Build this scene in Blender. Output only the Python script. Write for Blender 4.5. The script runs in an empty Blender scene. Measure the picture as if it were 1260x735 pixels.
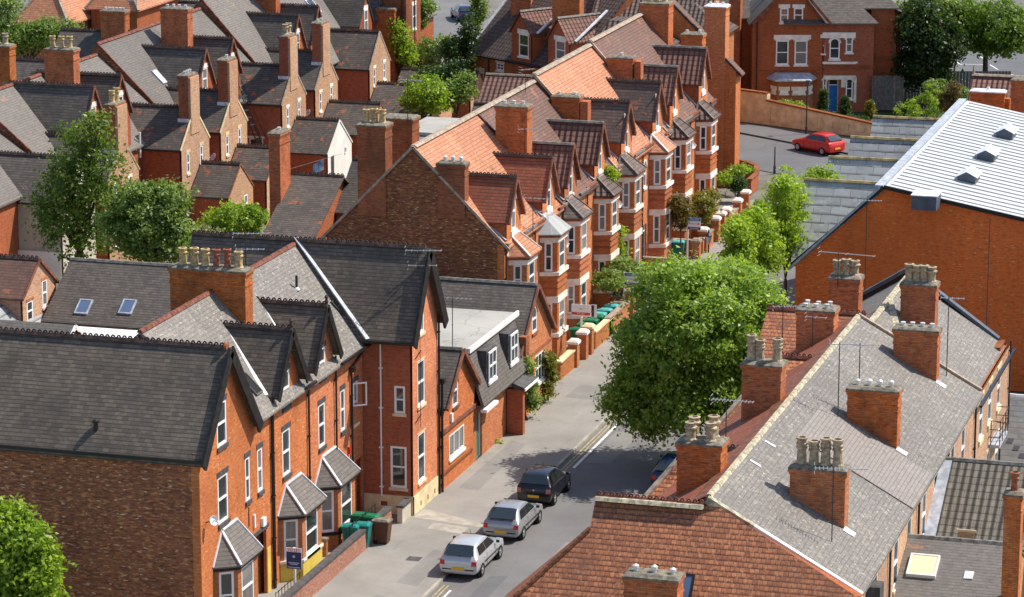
import bpy, bmesh, math, random
import numpy as np
from mathutils import Vector, Matrix
from mathutils.geometry import tessellate_polygon
random.seed(7); RNG = np.random.default_rng(11)
S = bpy.context.scene; COL = S.collection
Z = Vector((0, 0, 1))
# ---------------------------------------------------------------- camera geometry (used to measure points in metres)
F = 3920.; CX = 630.; CY = 367.5; VX = 1820.; VY = -534.; H = 41.
TILT = math.atan((CY-VY)/F); YAW = math.atan((VX-CX)/math.hypot(F, CY-VY))
fw = Vector((-math.sin(YAW)*math.cos(TILT), math.cos(YAW)*math.cos(TILT), -math.sin(TILT)))
rt = Vector((math.cos(YAW), math.sin(YAW), 0)); upv = rt.cross(fw)
CAM = Vector((0, 0, H))
def P(x, y, Z=None, X=None, Y=None):
    d = fw*F + rt*(x-CX) - upv*(y-CY)
    k = (Z-H)/d.z if Z is not None else (X/d.x if X is not None else Y/d.y)
    return CAM + d*k
def R3(x, y, p0, n):
    d = fw*F + rt*(x-CX) - upv*(y-CY); n = Vector(n)
    return CAM + d*((Vector(p0)-CAM).dot(n)/d.dot(n))
# ---------------------------------------------------------------- material helpers
MATS = {}
def newmat(name):
    m = bpy.data.materials.new(name); m.use_nodes = True; MATS[name] = m
    nt = m.node_tree; b = nt.nodes['Principled BSDF']
    b.inputs['Specular IOR Level'].default_value = .3
    return m, nt, b
def N(nt, t, **k):
    n = nt.nodes.new(t)
    for a, v in k.items():
        if a in n.inputs: n.inputs[a].default_value = v
        else: setattr(n, a, v)
    return n
def c4(c): return (c[0], c[1], c[2], 1)
def mixc(nt, fac, a, b, blend='MIX'):
    m = nt.nodes.new('ShaderNodeMix'); m.data_type = 'RGBA'; m.blend_type = blend
    for s, v in ((0, fac), (6, a), (7, b)):
        if hasattr(v, 'is_output') or hasattr(v, 'links'): nt.links.new(v, m.inputs[s])
        else: m.inputs[s].default_value = v if s == 0 else c4(v)
    return m.outputs[2]
def math_(nt, op, a, b=0., c=0.):
    m = nt.nodes.new('ShaderNodeMath'); m.operation = op
    for i, v in enumerate((a, b, c)):
        if hasattr(v, 'links'): nt.links.new(v, m.inputs[i])
        else: m.inputs[i].default_value = v
    return m.outputs[0]
def ramp(nt, f, lo, hi):
    r = nt.nodes.new('ShaderNodeMapRange'); r.interpolation_type = 'SMOOTHSTEP'
    nt.links.new(f, r.inputs[0]); r.inputs[1].default_value = lo; r.inputs[2].default_value = hi
    return r.outputs[0]
def noise(nt, vec, scale, detail=3., rough=.55):
    n = nt.nodes.new('ShaderNodeTexNoise'); n.inputs['Scale'].default_value = scale
    n.inputs['Detail'].default_value = detail; n.inputs['Roughness'].default_value = rough
    nt.links.new(vec, n.inputs['Vector']); return n.outputs['Fac']
def scalev(nt, vec, s, off=(0, 0, 0)):
    m = nt.nodes.new('ShaderNodeMapping'); nt.links.new(vec, m.inputs[0])
    m.inputs['Scale'].default_value = s; m.inputs['Location'].default_value = off
    return m.outputs[0]
def plain(name, col, rough=.6, metal=0., spec=.3, var=0., vs=3.):
    m, nt, b = newmat(name)
    b.inputs['Base Color'].default_value = c4(col); b.inputs['Roughness'].default_value = rough
    b.inputs['Metallic'].default_value = metal; b.inputs['Specular IOR Level'].default_value = spec
    if var:
        g = nt.nodes.new('ShaderNodeTexCoord')
        f = noise(nt, g.outputs['Object'], vs, 5.)
        o = mixc(nt, ramp(nt, f, .3, .72), [c*(1-var) for c in col], [min(1, c*(1+var)) for c in col])
        nt.links.new(o, b.inputs['Base Color'])
    return m
def brickmat(name, c1, c2, mortar, bw=.225, bh=.075, ms=.009, patch=None, dirt=(.05, .035, .03), dirtamt=.4, big=.3, pale=None, rough=.85, var3=None):
    """bricks laid in metres along the wall, with odd bricks, blotches and soot"""
    m, nt, b = newmat(name)
    tc = nt.nodes.new('ShaderNodeTexCoord'); uv = tc.outputs['UV']; geo = nt.nodes.new('ShaderNodeNewGeometry'); pos = geo.outputs['Position']
    br = nt.nodes.new('ShaderNodeTexBrick'); nt.links.new(uv, br.inputs['Vector'])
    br.inputs['Scale'].default_value = 1.; br.inputs['Brick Width'].default_value = bw; br.inputs['Row Height'].default_value = bh
    br.inputs['Mortar Size'].default_value = ms; br.inputs['Mortar Smooth'].default_value = .3
    br.inputs['Color1'].default_value = c4(c1); br.inputs['Color2'].default_value = c4(c2); br.inputs['Mortar'].default_value = c4(mortar)
    col = br.outputs['Color']
    # single odd bricks: stretched noise at the brick's own proportions
    sp = noise(nt, scalev(nt, uv, (1/bw, 1/bh, 1)), .75, 1.)
    if var3: col = mixc(nt, math_(nt, 'MULTIPLY', ramp(nt, sp, .56, .64), .75), col, var3)
    sp2 = noise(nt, scalev(nt, uv, (1/bw, 1/bh, 1), (31, 17, 0)), .8, 1.)
    col = mixc(nt, math_(nt, 'MULTIPLY', ramp(nt, sp2, .55, .68), .45), col, dirt)
    if pale: col = mixc(nt, ramp(nt, noise(nt, scalev(nt, uv, (1/bw, 1/bh, 1), (7, 71, 0)), .7, 1.), .66, .72), col, pale)
    n1 = noise(nt, pos, big, 5., .65)
    col = mixc(nt, math_(nt, 'MULTIPLY', ramp(nt, n1, .42, .72), dirtamt), col, dirt)
    n2 = noise(nt, scalev(nt, pos, (1.6, 1.6, .35)), 1., 4., .6)
    col = mixc(nt, math_(nt, 'MULTIPLY', ramp(nt, n2, .5, .8), dirtamt*.7), col, [c*.6 for c in dirt])
    if patch: col = mixc(nt, math_(nt, 'MULTIPLY', ramp(nt, noise(nt, pos, patch[1], 4.), patch[2], patch[2]+.1), patch[3]), col, patch[0])
    hs = nt.nodes.new('ShaderNodeHueSaturation'); nt.links.new(col, hs.inputs['Color']); oi = nt.nodes.new('ShaderNodeObjectInfo')
    nt.links.new(math_(nt, 'ADD', .496, math_(nt, 'MULTIPLY', oi.outputs['Random'], .006)), hs.inputs['Hue']); r2 = math_(nt, 'FRACT', math_(nt, 'MULTIPLY', oi.outputs['Random'], 7.13))
    nt.links.new(math_(nt, 'ADD', .92, math_(nt, 'MULTIPLY', r2, .09)), hs.inputs['Saturation']); nt.links.new(math_(nt, 'ADD', .86, math_(nt, 'MULTIPLY', math_(nt, 'FRACT', math_(nt, 'MULTIPLY', oi.outputs['Random'], 13.7)), .26)), hs.inputs['Value'])
    nt.links.new(hs.outputs[0], b.inputs['Base Color']); b.inputs['Roughness'].default_value = rough
    b.inputs['Specular IOR Level'].default_value = .15
    bp = nt.nodes.new('ShaderNodeBump'); bp.inputs['Strength'].default_value = .5; bp.inputs['Distance'].default_value = .012
    h = math_(nt, 'SUBTRACT', math_(nt, 'MULTIPLY', noise(nt, pos, 30., 2.), .4), br.outputs['Fac'])
    nt.links.new(h, bp.inputs['Height']); nt.links.new(bp.outputs[0], b.inputs['Normal'])
    return m
def roofmat(name, c1, c2, gap, w=.25, h=.21, ms=.014, patch=None, fleck=None, stain=(.03, .03, .03), stainamt=.35, rough=.7, step=.02, lichen=None, wave=0., streak=.25):
    """courses of slates or tiles: each course rises to its lower edge, so real light shades the steps"""
    m, nt, b = newmat(name)
    tc = nt.nodes.new('ShaderNodeTexCoord'); uv = tc.outputs['UV']; pos = nt.nodes.new('ShaderNodeNewGeometry').outputs['Position']
    wob = noise(nt, uv, .5, 2.); wv = nt.nodes.new('ShaderNodeCombineXYZ'); nt.links.new(math_(nt, 'MULTIPLY', wob, h*.35), wv.inputs[1])
    ad = nt.nodes.new('ShaderNodeVectorMath'); nt.links.new(uv, ad.inputs[0]); nt.links.new(wv.outputs[0], ad.inputs[1]); v = ad.outputs[0]
    br = nt.nodes.new('ShaderNodeTexBrick'); nt.links.new(v, br.inputs['Vector'])
    br.inputs['Scale'].default_value = 1.; br.inputs['Brick Width'].default_value = w; br.inputs['Row Height'].default_value = h
    br.inputs['Mortar Size'].default_value = ms*.22; br.inputs['Mortar Smooth'].default_value = .2
    br.inputs['Color1'].default_value = c4(c1); br.inputs['Color2'].default_value = c4(c2); br.inputs['Mortar'].default_value = c4(gap)
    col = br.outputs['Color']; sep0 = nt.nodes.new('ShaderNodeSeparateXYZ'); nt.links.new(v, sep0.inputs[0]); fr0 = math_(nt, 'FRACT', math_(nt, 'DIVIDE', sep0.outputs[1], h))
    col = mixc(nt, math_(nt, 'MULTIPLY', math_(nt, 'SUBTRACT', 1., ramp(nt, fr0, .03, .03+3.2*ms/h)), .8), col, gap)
    tile = scalev(nt, v, (1/w, 1/h, 1))
    col = mixc(nt, math_(nt, 'MULTIPLY', ramp(nt, noise(nt, tile, .8, 1.), .52, .66), .5), col, [c*.55 for c in c1])
    if patch:
        for k, (pc, sc, th) in enumerate(patch):
            col = mixc(nt, ramp(nt, math_(nt, 'ADD', math_(nt, 'MULTIPLY', noise(nt, scalev(nt, pos, (1, 1, 1), (k*13, 5*k, 0)), sc, 3.), .75), math_(nt, 'MULTIPLY', noise(nt, tile, .9, 1.), .25)), th, th+.05), col, pc)
    if fleck: col = mixc(nt, math_(nt, 'MULTIPLY', ramp(nt, noise(nt, scalev(nt, tile, (1, 1, 1), (50, 3, 0)), 1.1, 3., .7), fleck[1], fleck[1]+.07), fleck[2]), col, fleck[0])
    if lichen: col = mixc(nt, math_(nt, 'MULTIPLY', ramp(nt, noise(nt, pos, 2.2, 6., .75), lichen[1], lichen[1]+.12), lichen[2]), col, lichen[0])
    col = mixc(nt, math_(nt, 'MULTIPLY', ramp(nt, noise(nt, pos, .35, 5., .65), .4, .75), stainamt), col, stain)
    col = mixc(nt, math_(nt, 'MULTIPLY', ramp(nt, noise(nt, scalev(nt, uv, (2.2, .25, 1)), 1., 4.), .5, .8), streak), col, stain)
    hs = nt.nodes.new('ShaderNodeHueSaturation'); nt.links.new(col, hs.inputs['Color']); oi = nt.nodes.new('ShaderNodeObjectInfo')
    nt.links.new(math_(nt, 'ADD', .86, math_(nt, 'MULTIPLY', oi.outputs['Random'], .26)), hs.inputs['Value']); nt.links.new(hs.outputs[0], b.inputs['Base Color']); b.inputs['Roughness'].default_value = rough
    sep = nt.nodes.new('ShaderNodeSeparateXYZ'); nt.links.new(v, sep.inputs[0])
    saw = math_(nt, 'SUBTRACT', 1., math_(nt, 'FRACT', math_(nt, 'DIVIDE', sep.outputs[1], h)))
    hh = math_(nt, 'SUBTRACT', saw, math_(nt, 'MULTIPLY', br.outputs['Fac'], .5))
    hh = math_(nt, 'ADD', hh, math_(nt, 'MULTIPLY', noise(nt, tile, 1.3, 2.), .5))
    if wave: hh = math_(nt, 'ADD', hh, math_(nt, 'MULTIPLY', math_(nt, 'SINE', math_(nt, 'MULTIPLY', sep.outputs[0], 2*math.pi/wave)), 1.2))
    bp = nt.nodes.new('ShaderNodeBump'); bp.inputs['Strength'].default_value = .8; bp.inputs['Distance'].default_value = step
    nt.links.new(hh, bp.inputs['Height']); nt.links.new(bp.outputs[0], b.inputs['Normal'])
    return m
BR = (.47, .135, .036)
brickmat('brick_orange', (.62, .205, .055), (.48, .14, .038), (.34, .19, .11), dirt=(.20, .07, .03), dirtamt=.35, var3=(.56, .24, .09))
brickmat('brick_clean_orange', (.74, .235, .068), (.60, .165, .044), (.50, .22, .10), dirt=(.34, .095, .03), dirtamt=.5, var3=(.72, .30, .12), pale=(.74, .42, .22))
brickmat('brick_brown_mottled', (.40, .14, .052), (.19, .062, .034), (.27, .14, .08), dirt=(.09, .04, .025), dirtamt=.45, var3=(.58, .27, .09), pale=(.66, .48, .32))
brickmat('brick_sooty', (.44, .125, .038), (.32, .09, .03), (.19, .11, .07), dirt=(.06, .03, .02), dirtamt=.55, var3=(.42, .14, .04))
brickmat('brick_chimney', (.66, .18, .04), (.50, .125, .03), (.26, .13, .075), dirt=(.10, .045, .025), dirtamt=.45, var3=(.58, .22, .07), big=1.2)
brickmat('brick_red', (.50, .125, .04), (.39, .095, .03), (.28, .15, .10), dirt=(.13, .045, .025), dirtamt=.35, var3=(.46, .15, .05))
brickmat('brick_new_red', (.90, .19, .032), (.78, .155, .026), (.66, .24, .095), ms=.012, dirt=(.50, .12, .03), dirtamt=.5, big=.22, pale=(.85, .36, .15), var3=(.62, .12, .03))
brickmat('brick_buff_patched', (.64, .36, .20), (.50, .25, .125), (.58, .44, .30), dirt=(.22, .10, .06), dirtamt=.3, var3=(.60, .40, .24), pale=(.66, .56, .42))
brickmat('brick_pink_wall', (.50, .21, .12), (.42, .15, .08), (.42, .30, .22), dirt=(.24, .10, .06), dirtamt=.3, var3=(.56, .34, .24))
roofmat('slate_black', (.165, .130, .100), (.095, .078, .064), (.03, .025, .021), w=.25, h=.17, fleck=((.19, .18, .17), .66, .6), stain=(.034, .031, .029), stainamt=.5, lichen=((.20, .18, .15), .58, .4))
roofmat('slate_dark', (.145, .120, .100), (.092, .078, .068), (.03, .026, .022), w=.24, h=.175, fleck=((.16, .15, .145), .68, .5))
roofmat('slate_dark_patched', (.145, .118, .098), (.092, .076, .066), (.03, .026, .022), w=.24, h=.175, patch=[((.36, .11, .05), 1.6, .585)], fleck=((.16, .15, .145), .68, .4))
roofmat('slate_grey', (.225, .202, .178), (.185, .166, .147), (.105, .094, .084), w=.22, h=.17, ms=.01, fleck=((.58, .55, .50), .58, .6), stain=(.14, .125, .112), stainamt=.5, lichen=((.40, .36, .28), .54, .5), step=.006)
roofmat('slate_brownish_grey', (.185, .163, .145), (.15, .134, .12), (.075, .067, .06), w=.22, h=.17, ms=.01, fleck=((.30, .28, .25), .62, .5), stain=(.09, .08, .072), stainamt=.3, patch=[((.36, .16, .09), .9, .64)], step=.008)
roofmat('slate_new_blue', (.17, .18, .195), (.14, .15, .165), (.055, .06, .065), w=.5, h=.32, ms=.02, fleck=((.30, .31, .32), .6, .5), stain=(.10, .105, .11), step=.012)
roofmat('slate_pale_weathered', (.40, .405, .395), (.32, .325, .32), (.05, .05, .055), w=.9, h=.52, ms=.045, fleck=((.5, .5, .5), .55, .5), stain=(.27, .275, .27), stainamt=.5, step=.03, streak=.5)
roofmat('tile_terracotta', (.60, .225, .10), (.33, .115, .06), (.075, .03, .02), w=.17, h=.20, ms=.03, patch=[((.27, .10, .055), 1.1, .58)], fleck=((.62, .29, .14), .56, .7), stain=(.19, .085, .05), stainamt=.45, lichen=((.34, .25, .17), .60, .5), step=.035)
roofmat('tile_orange', (.57, .25, .135), (.43, .175, .095), (.20, .08, .045), w=.22, h=.2, ms=.014, stain=(.34, .14, .075), stainamt=.5, fleck=((.70, .38, .22), .58, .6), step=.02, lichen=((.40, .30, .20), .60, .4))
roofmat('tile_red_dormer', (.36, .115, .06), (.27, .085, .05), (.09, .035, .02), w=.2, h=.18, ms=.02, stain=(.13, .05, .03), stainamt=.4, fleck=((.45, .18, .09), .62, .5), step=.02)
roofmat('tile_brown_concrete', (.24, .115, .085), (.19, .09, .068), (.045, .022, .017), w=.34, h=.34, ms=.03, stain=(.07, .04, .03), stainamt=.35, fleck=((.24, .15, .11), .62, .4), step=.045, wave=.34)
roofmat('tile_brown_dark', (.155, .105, .085), (.12, .082, .068), (.028, .018, .015), w=.34, h=.36, ms=.035, stain=(.05, .035, .03), fleck=((.2, .17, .14), .66, .5), step=.045, wave=.34)
roofmat('tile_brown_plain', (.20, .105, .075), (.145, .08, .062), (.06, .035, .028), w=.2, h=.19, ms=.014, patch=[((.30, .12, .07), 1.2, .6)], stain=(.09, .055, .045), fleck=((.3, .2, .15), .64, .4), step=.014)
roofmat('tile_mixed_slate', (.17, .125, .105), (.115, .09, .08), (.04, .028, .024), w=.24, h=.2, patch=[((.40, .15, .08), 1.8, .575)], fleck=((.22, .17, .15), .66, .4))
roofmat('tile_pantile_grey', (.155, .135, .105), (.12, .104, .082), (.03, .026, .02), w=.3, h=.40, ms=.025, stain=(.08, .07, .055), lichen=((.26, .22, .16), .56, .5), step=.035, wave=.3)
roofmat('lead_bay', (.42, .43, .42), (.36, .37, .36), (.2, .2, .2), w=.6, h=5., ms=.02, stain=(.2, .21, .2), fleck=((.6, .6, .58), .6, .4), step=.01)
plain('stone_white', (.84, .79, .70), .75, var=.16, vs=2.)
plain('stone_cream', (.76, .60, .36), .8, var=.2, vs=1.5)
plain('render_cream', (.55, .50, .40), .85, var=.16, vs=.6)
plain('render_white', (.80, .77, .70), .85, var=.10, vs=.8)
plain('stone_dark', (.085, .08, .08), .7, var=.3, vs=4.)
plain('cement_cap', (.19, .165, .125), .9, var=.45, vs=5.)
plain('coping_brown', (.30, .24, .18), .9, var=.35, vs=3.)
plain('upvc', (.90, .90, .88), .35, spec=.5, var=.04)
plain('paint_black', (.014, .014, .015), .35, spec=.5)
plain('bargeboard_black', (.020, .018, .018), .5, var=.4, vs=4.)
plain('bargeboard_rust', (.22, .085, .05), .7, var=.4, vs=3.)
plain('lead', (.40, .43, .48), .5, var=.25, vs=3.)
plain('lead_white', (.72, .74, .77), .55, var=.2, vs=3.)
plain('ridge_red', (.19, .065, .04), .8, var=.5, vs=4.)
plain('ridge_dark', (.07, .045, .038), .8, var=.5, vs=4.)
plain('ridge_grey', (.22, .205, .18), .85, var=.4, vs=4.)
plain('ridge_cream', (.42, .37, .26), .9, var=.45, vs=5.)
plain('ridge_stone', (.37, .29, .22), .9, var=.3, vs=4.)
plain('pot_buff', (.50, .36, .17), .75, var=.45, vs=7.)
plain('pot_pale', (.40, .31, .20), .75, var=.4, vs=7.)
plain('pot_red', (.34, .115, .06), .75, var=.45, vs=7.)
plain('soot', (.012, .011, .010), .95)
plain('cowl', (.75, .75, .74), .4, metal=.3, var=.15)
plain('steel', (.55, .56, .57), .35, metal=.6)
plain('iron', (.035, .035, .038), .5, spec=.4)
plain('door_teal', (.02, .19, .14), .45); plain('door_blue', (.012, .14, .42), .4); plain('door_dark', (.03, .02, .018), .5)
plain('yellow_paint', (.70, .54, .10), .7, var=.1, vs=1.5)
plain('curtain', (.62, .60, .54), .9)
plain('bin_green', (.012, .15, .065), .5, var=.15); plain('bin_teal', (.015, .20, .175), .45, var=.15); plain('bin_brown', (.12, .05, .03), .55)
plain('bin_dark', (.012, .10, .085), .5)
plain('sign_white', (.82, .82, .82), .4); plain('sign_navy', (.02, .035, .13), .4); plain('sign_blue', (.02, .17, .45), .4); plain('sign_red', (.65, .07, .04), .4)
plain('sign_orange', (.75, .16, .05), .4); plain('sign_pale', (.45, .5, .62), .4)
plain('wood_white', (.78, .76, .72), .6); plain('fence_grey', (.14, .135, .125), .85, var=.3, vs=5.)
plain('tyre', (.018, .018, .018), .85); plain('alloy', (.42, .42, .43), .3, metal=.7)
plain('bark', (.085, .062, .045), .95, var=.4, vs=5.); plain('soil', (.10, .075, .05), .95, var=.4, vs=2.)
def glassmat(name, col, rough=.06):
    m, nt, b = newmat(name); b.inputs['Roughness'].default_value = rough; b.inputs['Specular IOR Level'].default_value = .9
    oi = nt.nodes.new('ShaderNodeObjectInfo')
    # rooms differ: some dark, some with net curtains drawn
    tc = nt.nodes.new('ShaderNodeTexCoord'); f = noise(nt, scalev(nt, tc.outputs['UV'], (9, .7, 1)), 1.5, 2.)
    cur = mixc(nt, f, (.10, .10, .095), (.30, .29, .27))
    o = mixc(nt, ramp(nt, oi.outputs['Random'], .52, .6), col, cur); nt.links.new(o, b.inputs['Base Color'])
    return m
glassmat('window_glass', (.035, .045, .045)); plain('sky_glass', (.10, .15, .24), .05, spec=1.); plain('pane_dark', (.02, .024, .026), .05, spec=.8)
def carpaint(name, c, metal=.0, rough=.28):
    m, nt, b = newmat(name); b.inputs['Base Color'].default_value = c4(c); b.inputs['Metallic'].default_value = metal
    b.inputs['Roughness'].default_value = rough; b.inputs['Coat Weight'].default_value = .8; b.inputs['Coat Roughness'].default_value = .05
carpaint('paint_silver', (.40, .41, .43), .45); carpaint('paint_silver_white', (.56, .58, .60), .35); carpaint('paint_car_black', (.010, .009, .014))
carpaint('paint_red', (.62, .018, .010)); carpaint('paint_blue', (.012, .028, .09)); plain('car_glass', (.018, .026, .030), .04, spec=1.)
plain('tail_red', (.55, .015, .01), .15, spec=.8); plain('plate_yellow', (.80, .50, .03), .5); plain('black_plastic', (.025, .025, .027), .55)
plain('lamp_glass', (.55, .56, .58), .1, spec=.8)
def asphalt(name, c, var, crack=.12):
    m, nt, b = newmat(name); pos = nt.nodes.new('ShaderNodeNewGeometry').outputs['Position']
    f = noise(nt, pos, .22, 6., .7); col = mixc(nt, ramp(nt, f, .3, .7), [x*(1-var) for x in c], [x*(1+var) for x in c])
    g = noise(nt, pos, 14., 3., .8); col = mixc(nt, math_(nt, 'MULTIPLY', ramp(nt, g, .45, .75), .22), col, [x*1.6 for x in c])
    s = noise(nt, scalev(nt, pos, (1, .22, 1)), .8, 5., .7); col = mixc(nt, math_(nt, 'MULTIPLY', ramp(nt, s, .55, .72), .5), col, [x*.70 for x in c]); s2 = noise(nt, scalev(nt, pos, (1.3, .15, 1), (9, 4, 0)), .9, 6., .75); col = mixc(nt, math_(nt, 'MULTIPLY', ramp(nt, s2, .56, .74), .35), col, [x*1.35 for x in c])
    # cracks between patched areas
    vo = nt.nodes.new('ShaderNodeTexVoronoi'); vo.feature = 'DISTANCE_TO_EDGE'; vo.inputs['Scale'].default_value = .28
    ad = nt.nodes.new('ShaderNodeVectorMath'); nt.links.new(pos, ad.inputs[0]); nn = nt.nodes.new('ShaderNodeTexNoise'); nn.inputs['Scale'].default_value = 1.5; nt.links.new(pos, nn.inputs['Vector'])
    sc = nt.nodes.new('ShaderNodeVectorMath'); sc.operation = 'SCALE'; sc.inputs['Scale'].default_value = .8; nt.links.new(nn.outputs['Color'], sc.inputs[0]); nt.links.new(sc.outputs[0], ad.inputs[1])
    nt.links.new(ad.outputs[0], vo.inputs['Vector'])
    k = math_(nt, 'SUBTRACT', 1., ramp(nt, vo.outputs['Distance'], .0, .014)); col = mixc(nt, math_(nt, 'MULTIPLY', k, crack), col, [x*.4 for x in c])
    nt.links.new(col, b.inputs['Base Color']); b.inputs['Roughness'].default_value = .9
    bp = nt.nodes.new('ShaderNodeBump'); bp.inputs['Strength'].default_value = .35; bp.inputs['Distance'].default_value = .02
    nt.links.new(noise(nt, pos, 40., 2.), bp.inputs['Height']); nt.links.new(bp.outputs[0], b.inputs['Normal'])
asphalt('asphalt', (.165, .16, .158), .14); asphalt('pavement_tarmac', (.262, .247, .222), .14, .12); asphalt('asphalt_far', (.13, .13, .135), .1)
plain('lawn', (.05, .075, .025), .95, var=.4, vs=1.)
asphalt('yard_ground', (.16, .15, .125), .3); asphalt('felt_roof', (.36, .345, .31), .16, .5); asphalt('felt_grey', (.15, .15, .152), .2, .3)
plain('line_yellow', (.42, .33, .14), .8, var=.3, vs=3.); plain('line_white', (.68, .67, .62), .8, var=.2, vs=3.); plain('kerb_stone', (.36, .33, .28), .85, var=.2, vs=2.)
def leafmat(name, a, b_, c=None, gloss=.35):
    m, nt, b = newmat(name); b.inputs['Roughness'].default_value = .42; b.inputs['Specular IOR Level'].default_value = gloss
    at = nt.nodes.new('ShaderNodeAttribute'); at.attribute_name = 'tint'
    pos = nt.nodes.new('ShaderNodeTexCoord').outputs['Object']
    f = math_(nt, 'ADD', math_(nt, 'MULTIPLY', at.outputs['Fac'], .6), math_(nt, 'MULTIPLY', noise(nt, pos, .7, 3.), .5))
    col = mixc(nt, ramp(nt, f, .2, .9), a, b_)
    if c: col = mixc(nt, ramp(nt, at.outputs['Fac'], .93, .95), col, c)
    nt.links.new(col, b.inputs['Base Color'])
    tr = nt.nodes.new('ShaderNodeBsdfTranslucent'); nt.links.new(mixc(nt, 1., col, (1.25, 1.3, .55), 'MULTIPLY'), tr.inputs[0])
    mx = nt.nodes.new('ShaderNodeMixShader'); mx.inputs[0].default_value = .48
    nt.links.new(b.outputs[0], mx.inputs[1]); nt.links.new(tr.outputs[0], mx.inputs[2]); nt.links.new(mx.outputs[0], nt.nodes['Material Output'].inputs[0])
leafmat('leaf_plane', (.14, .24, .03), (.42, .55, .11)); leafmat('leaf_dark', (.07, .125, .018), (.22, .30, .055)); leafmat('leaf_mid', (.10, .175, .035), (.32, .42, .12), (.42, .46, .32))
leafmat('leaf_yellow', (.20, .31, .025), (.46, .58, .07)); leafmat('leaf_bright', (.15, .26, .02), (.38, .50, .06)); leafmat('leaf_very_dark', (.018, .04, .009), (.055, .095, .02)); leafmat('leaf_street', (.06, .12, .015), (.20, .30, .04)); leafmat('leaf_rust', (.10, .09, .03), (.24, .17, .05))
leafmat('leaf_cream', (.12, .15, .04), (.42, .42, .24)); leafmat('leaf_conifer', (.03, .07, .02), (.09, .15, .04)); leafmat('leaf_gold', (.14, .15, .025), (.28, .26, .05))
plain('metal_sheet', (.60, .60, .585), .5, metal=.15, var=.10, vs=.6); plain('metal_dark', (.40, .41, .41), .45, metal=.3); plain('slate_blue_paint', (.085, .10, .125), .55, var=.2)
plain('ridge_lichen', (.40, .30, .13), .9, var=.5, vs=2.); plain('blind_cream', (.72, .66, .44), .3)
roofmat('tile_pinkish', (.255, .222, .200), (.215, .187, .168), (.11, .097, .086), w=.2, h=.16, ms=.012, stain=(.2, .17, .155), fleck=((.4, .36, .32), .6, .4), step=.008)
roofmat('slate_grey_smooth', (.15, .148, .145), (.125, .123, .12), (.05, .05, .05), w=.5, h=.5, ms=.02, stain=(.10, .10, .10), fleck=((.34, .33, .32), .64, .5), step=.012)
plain('cloth_blue', (.35, .5, .75), .8, var=.6, vs=2.); plain('teal_pale', (.10, .42, .40), .4, var=.15); plain('tail_dark', (.42, .12, .12), .15, spec=.8)
asphalt('tar_patch', (.215, .205, .19), .15, .1)
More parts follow.
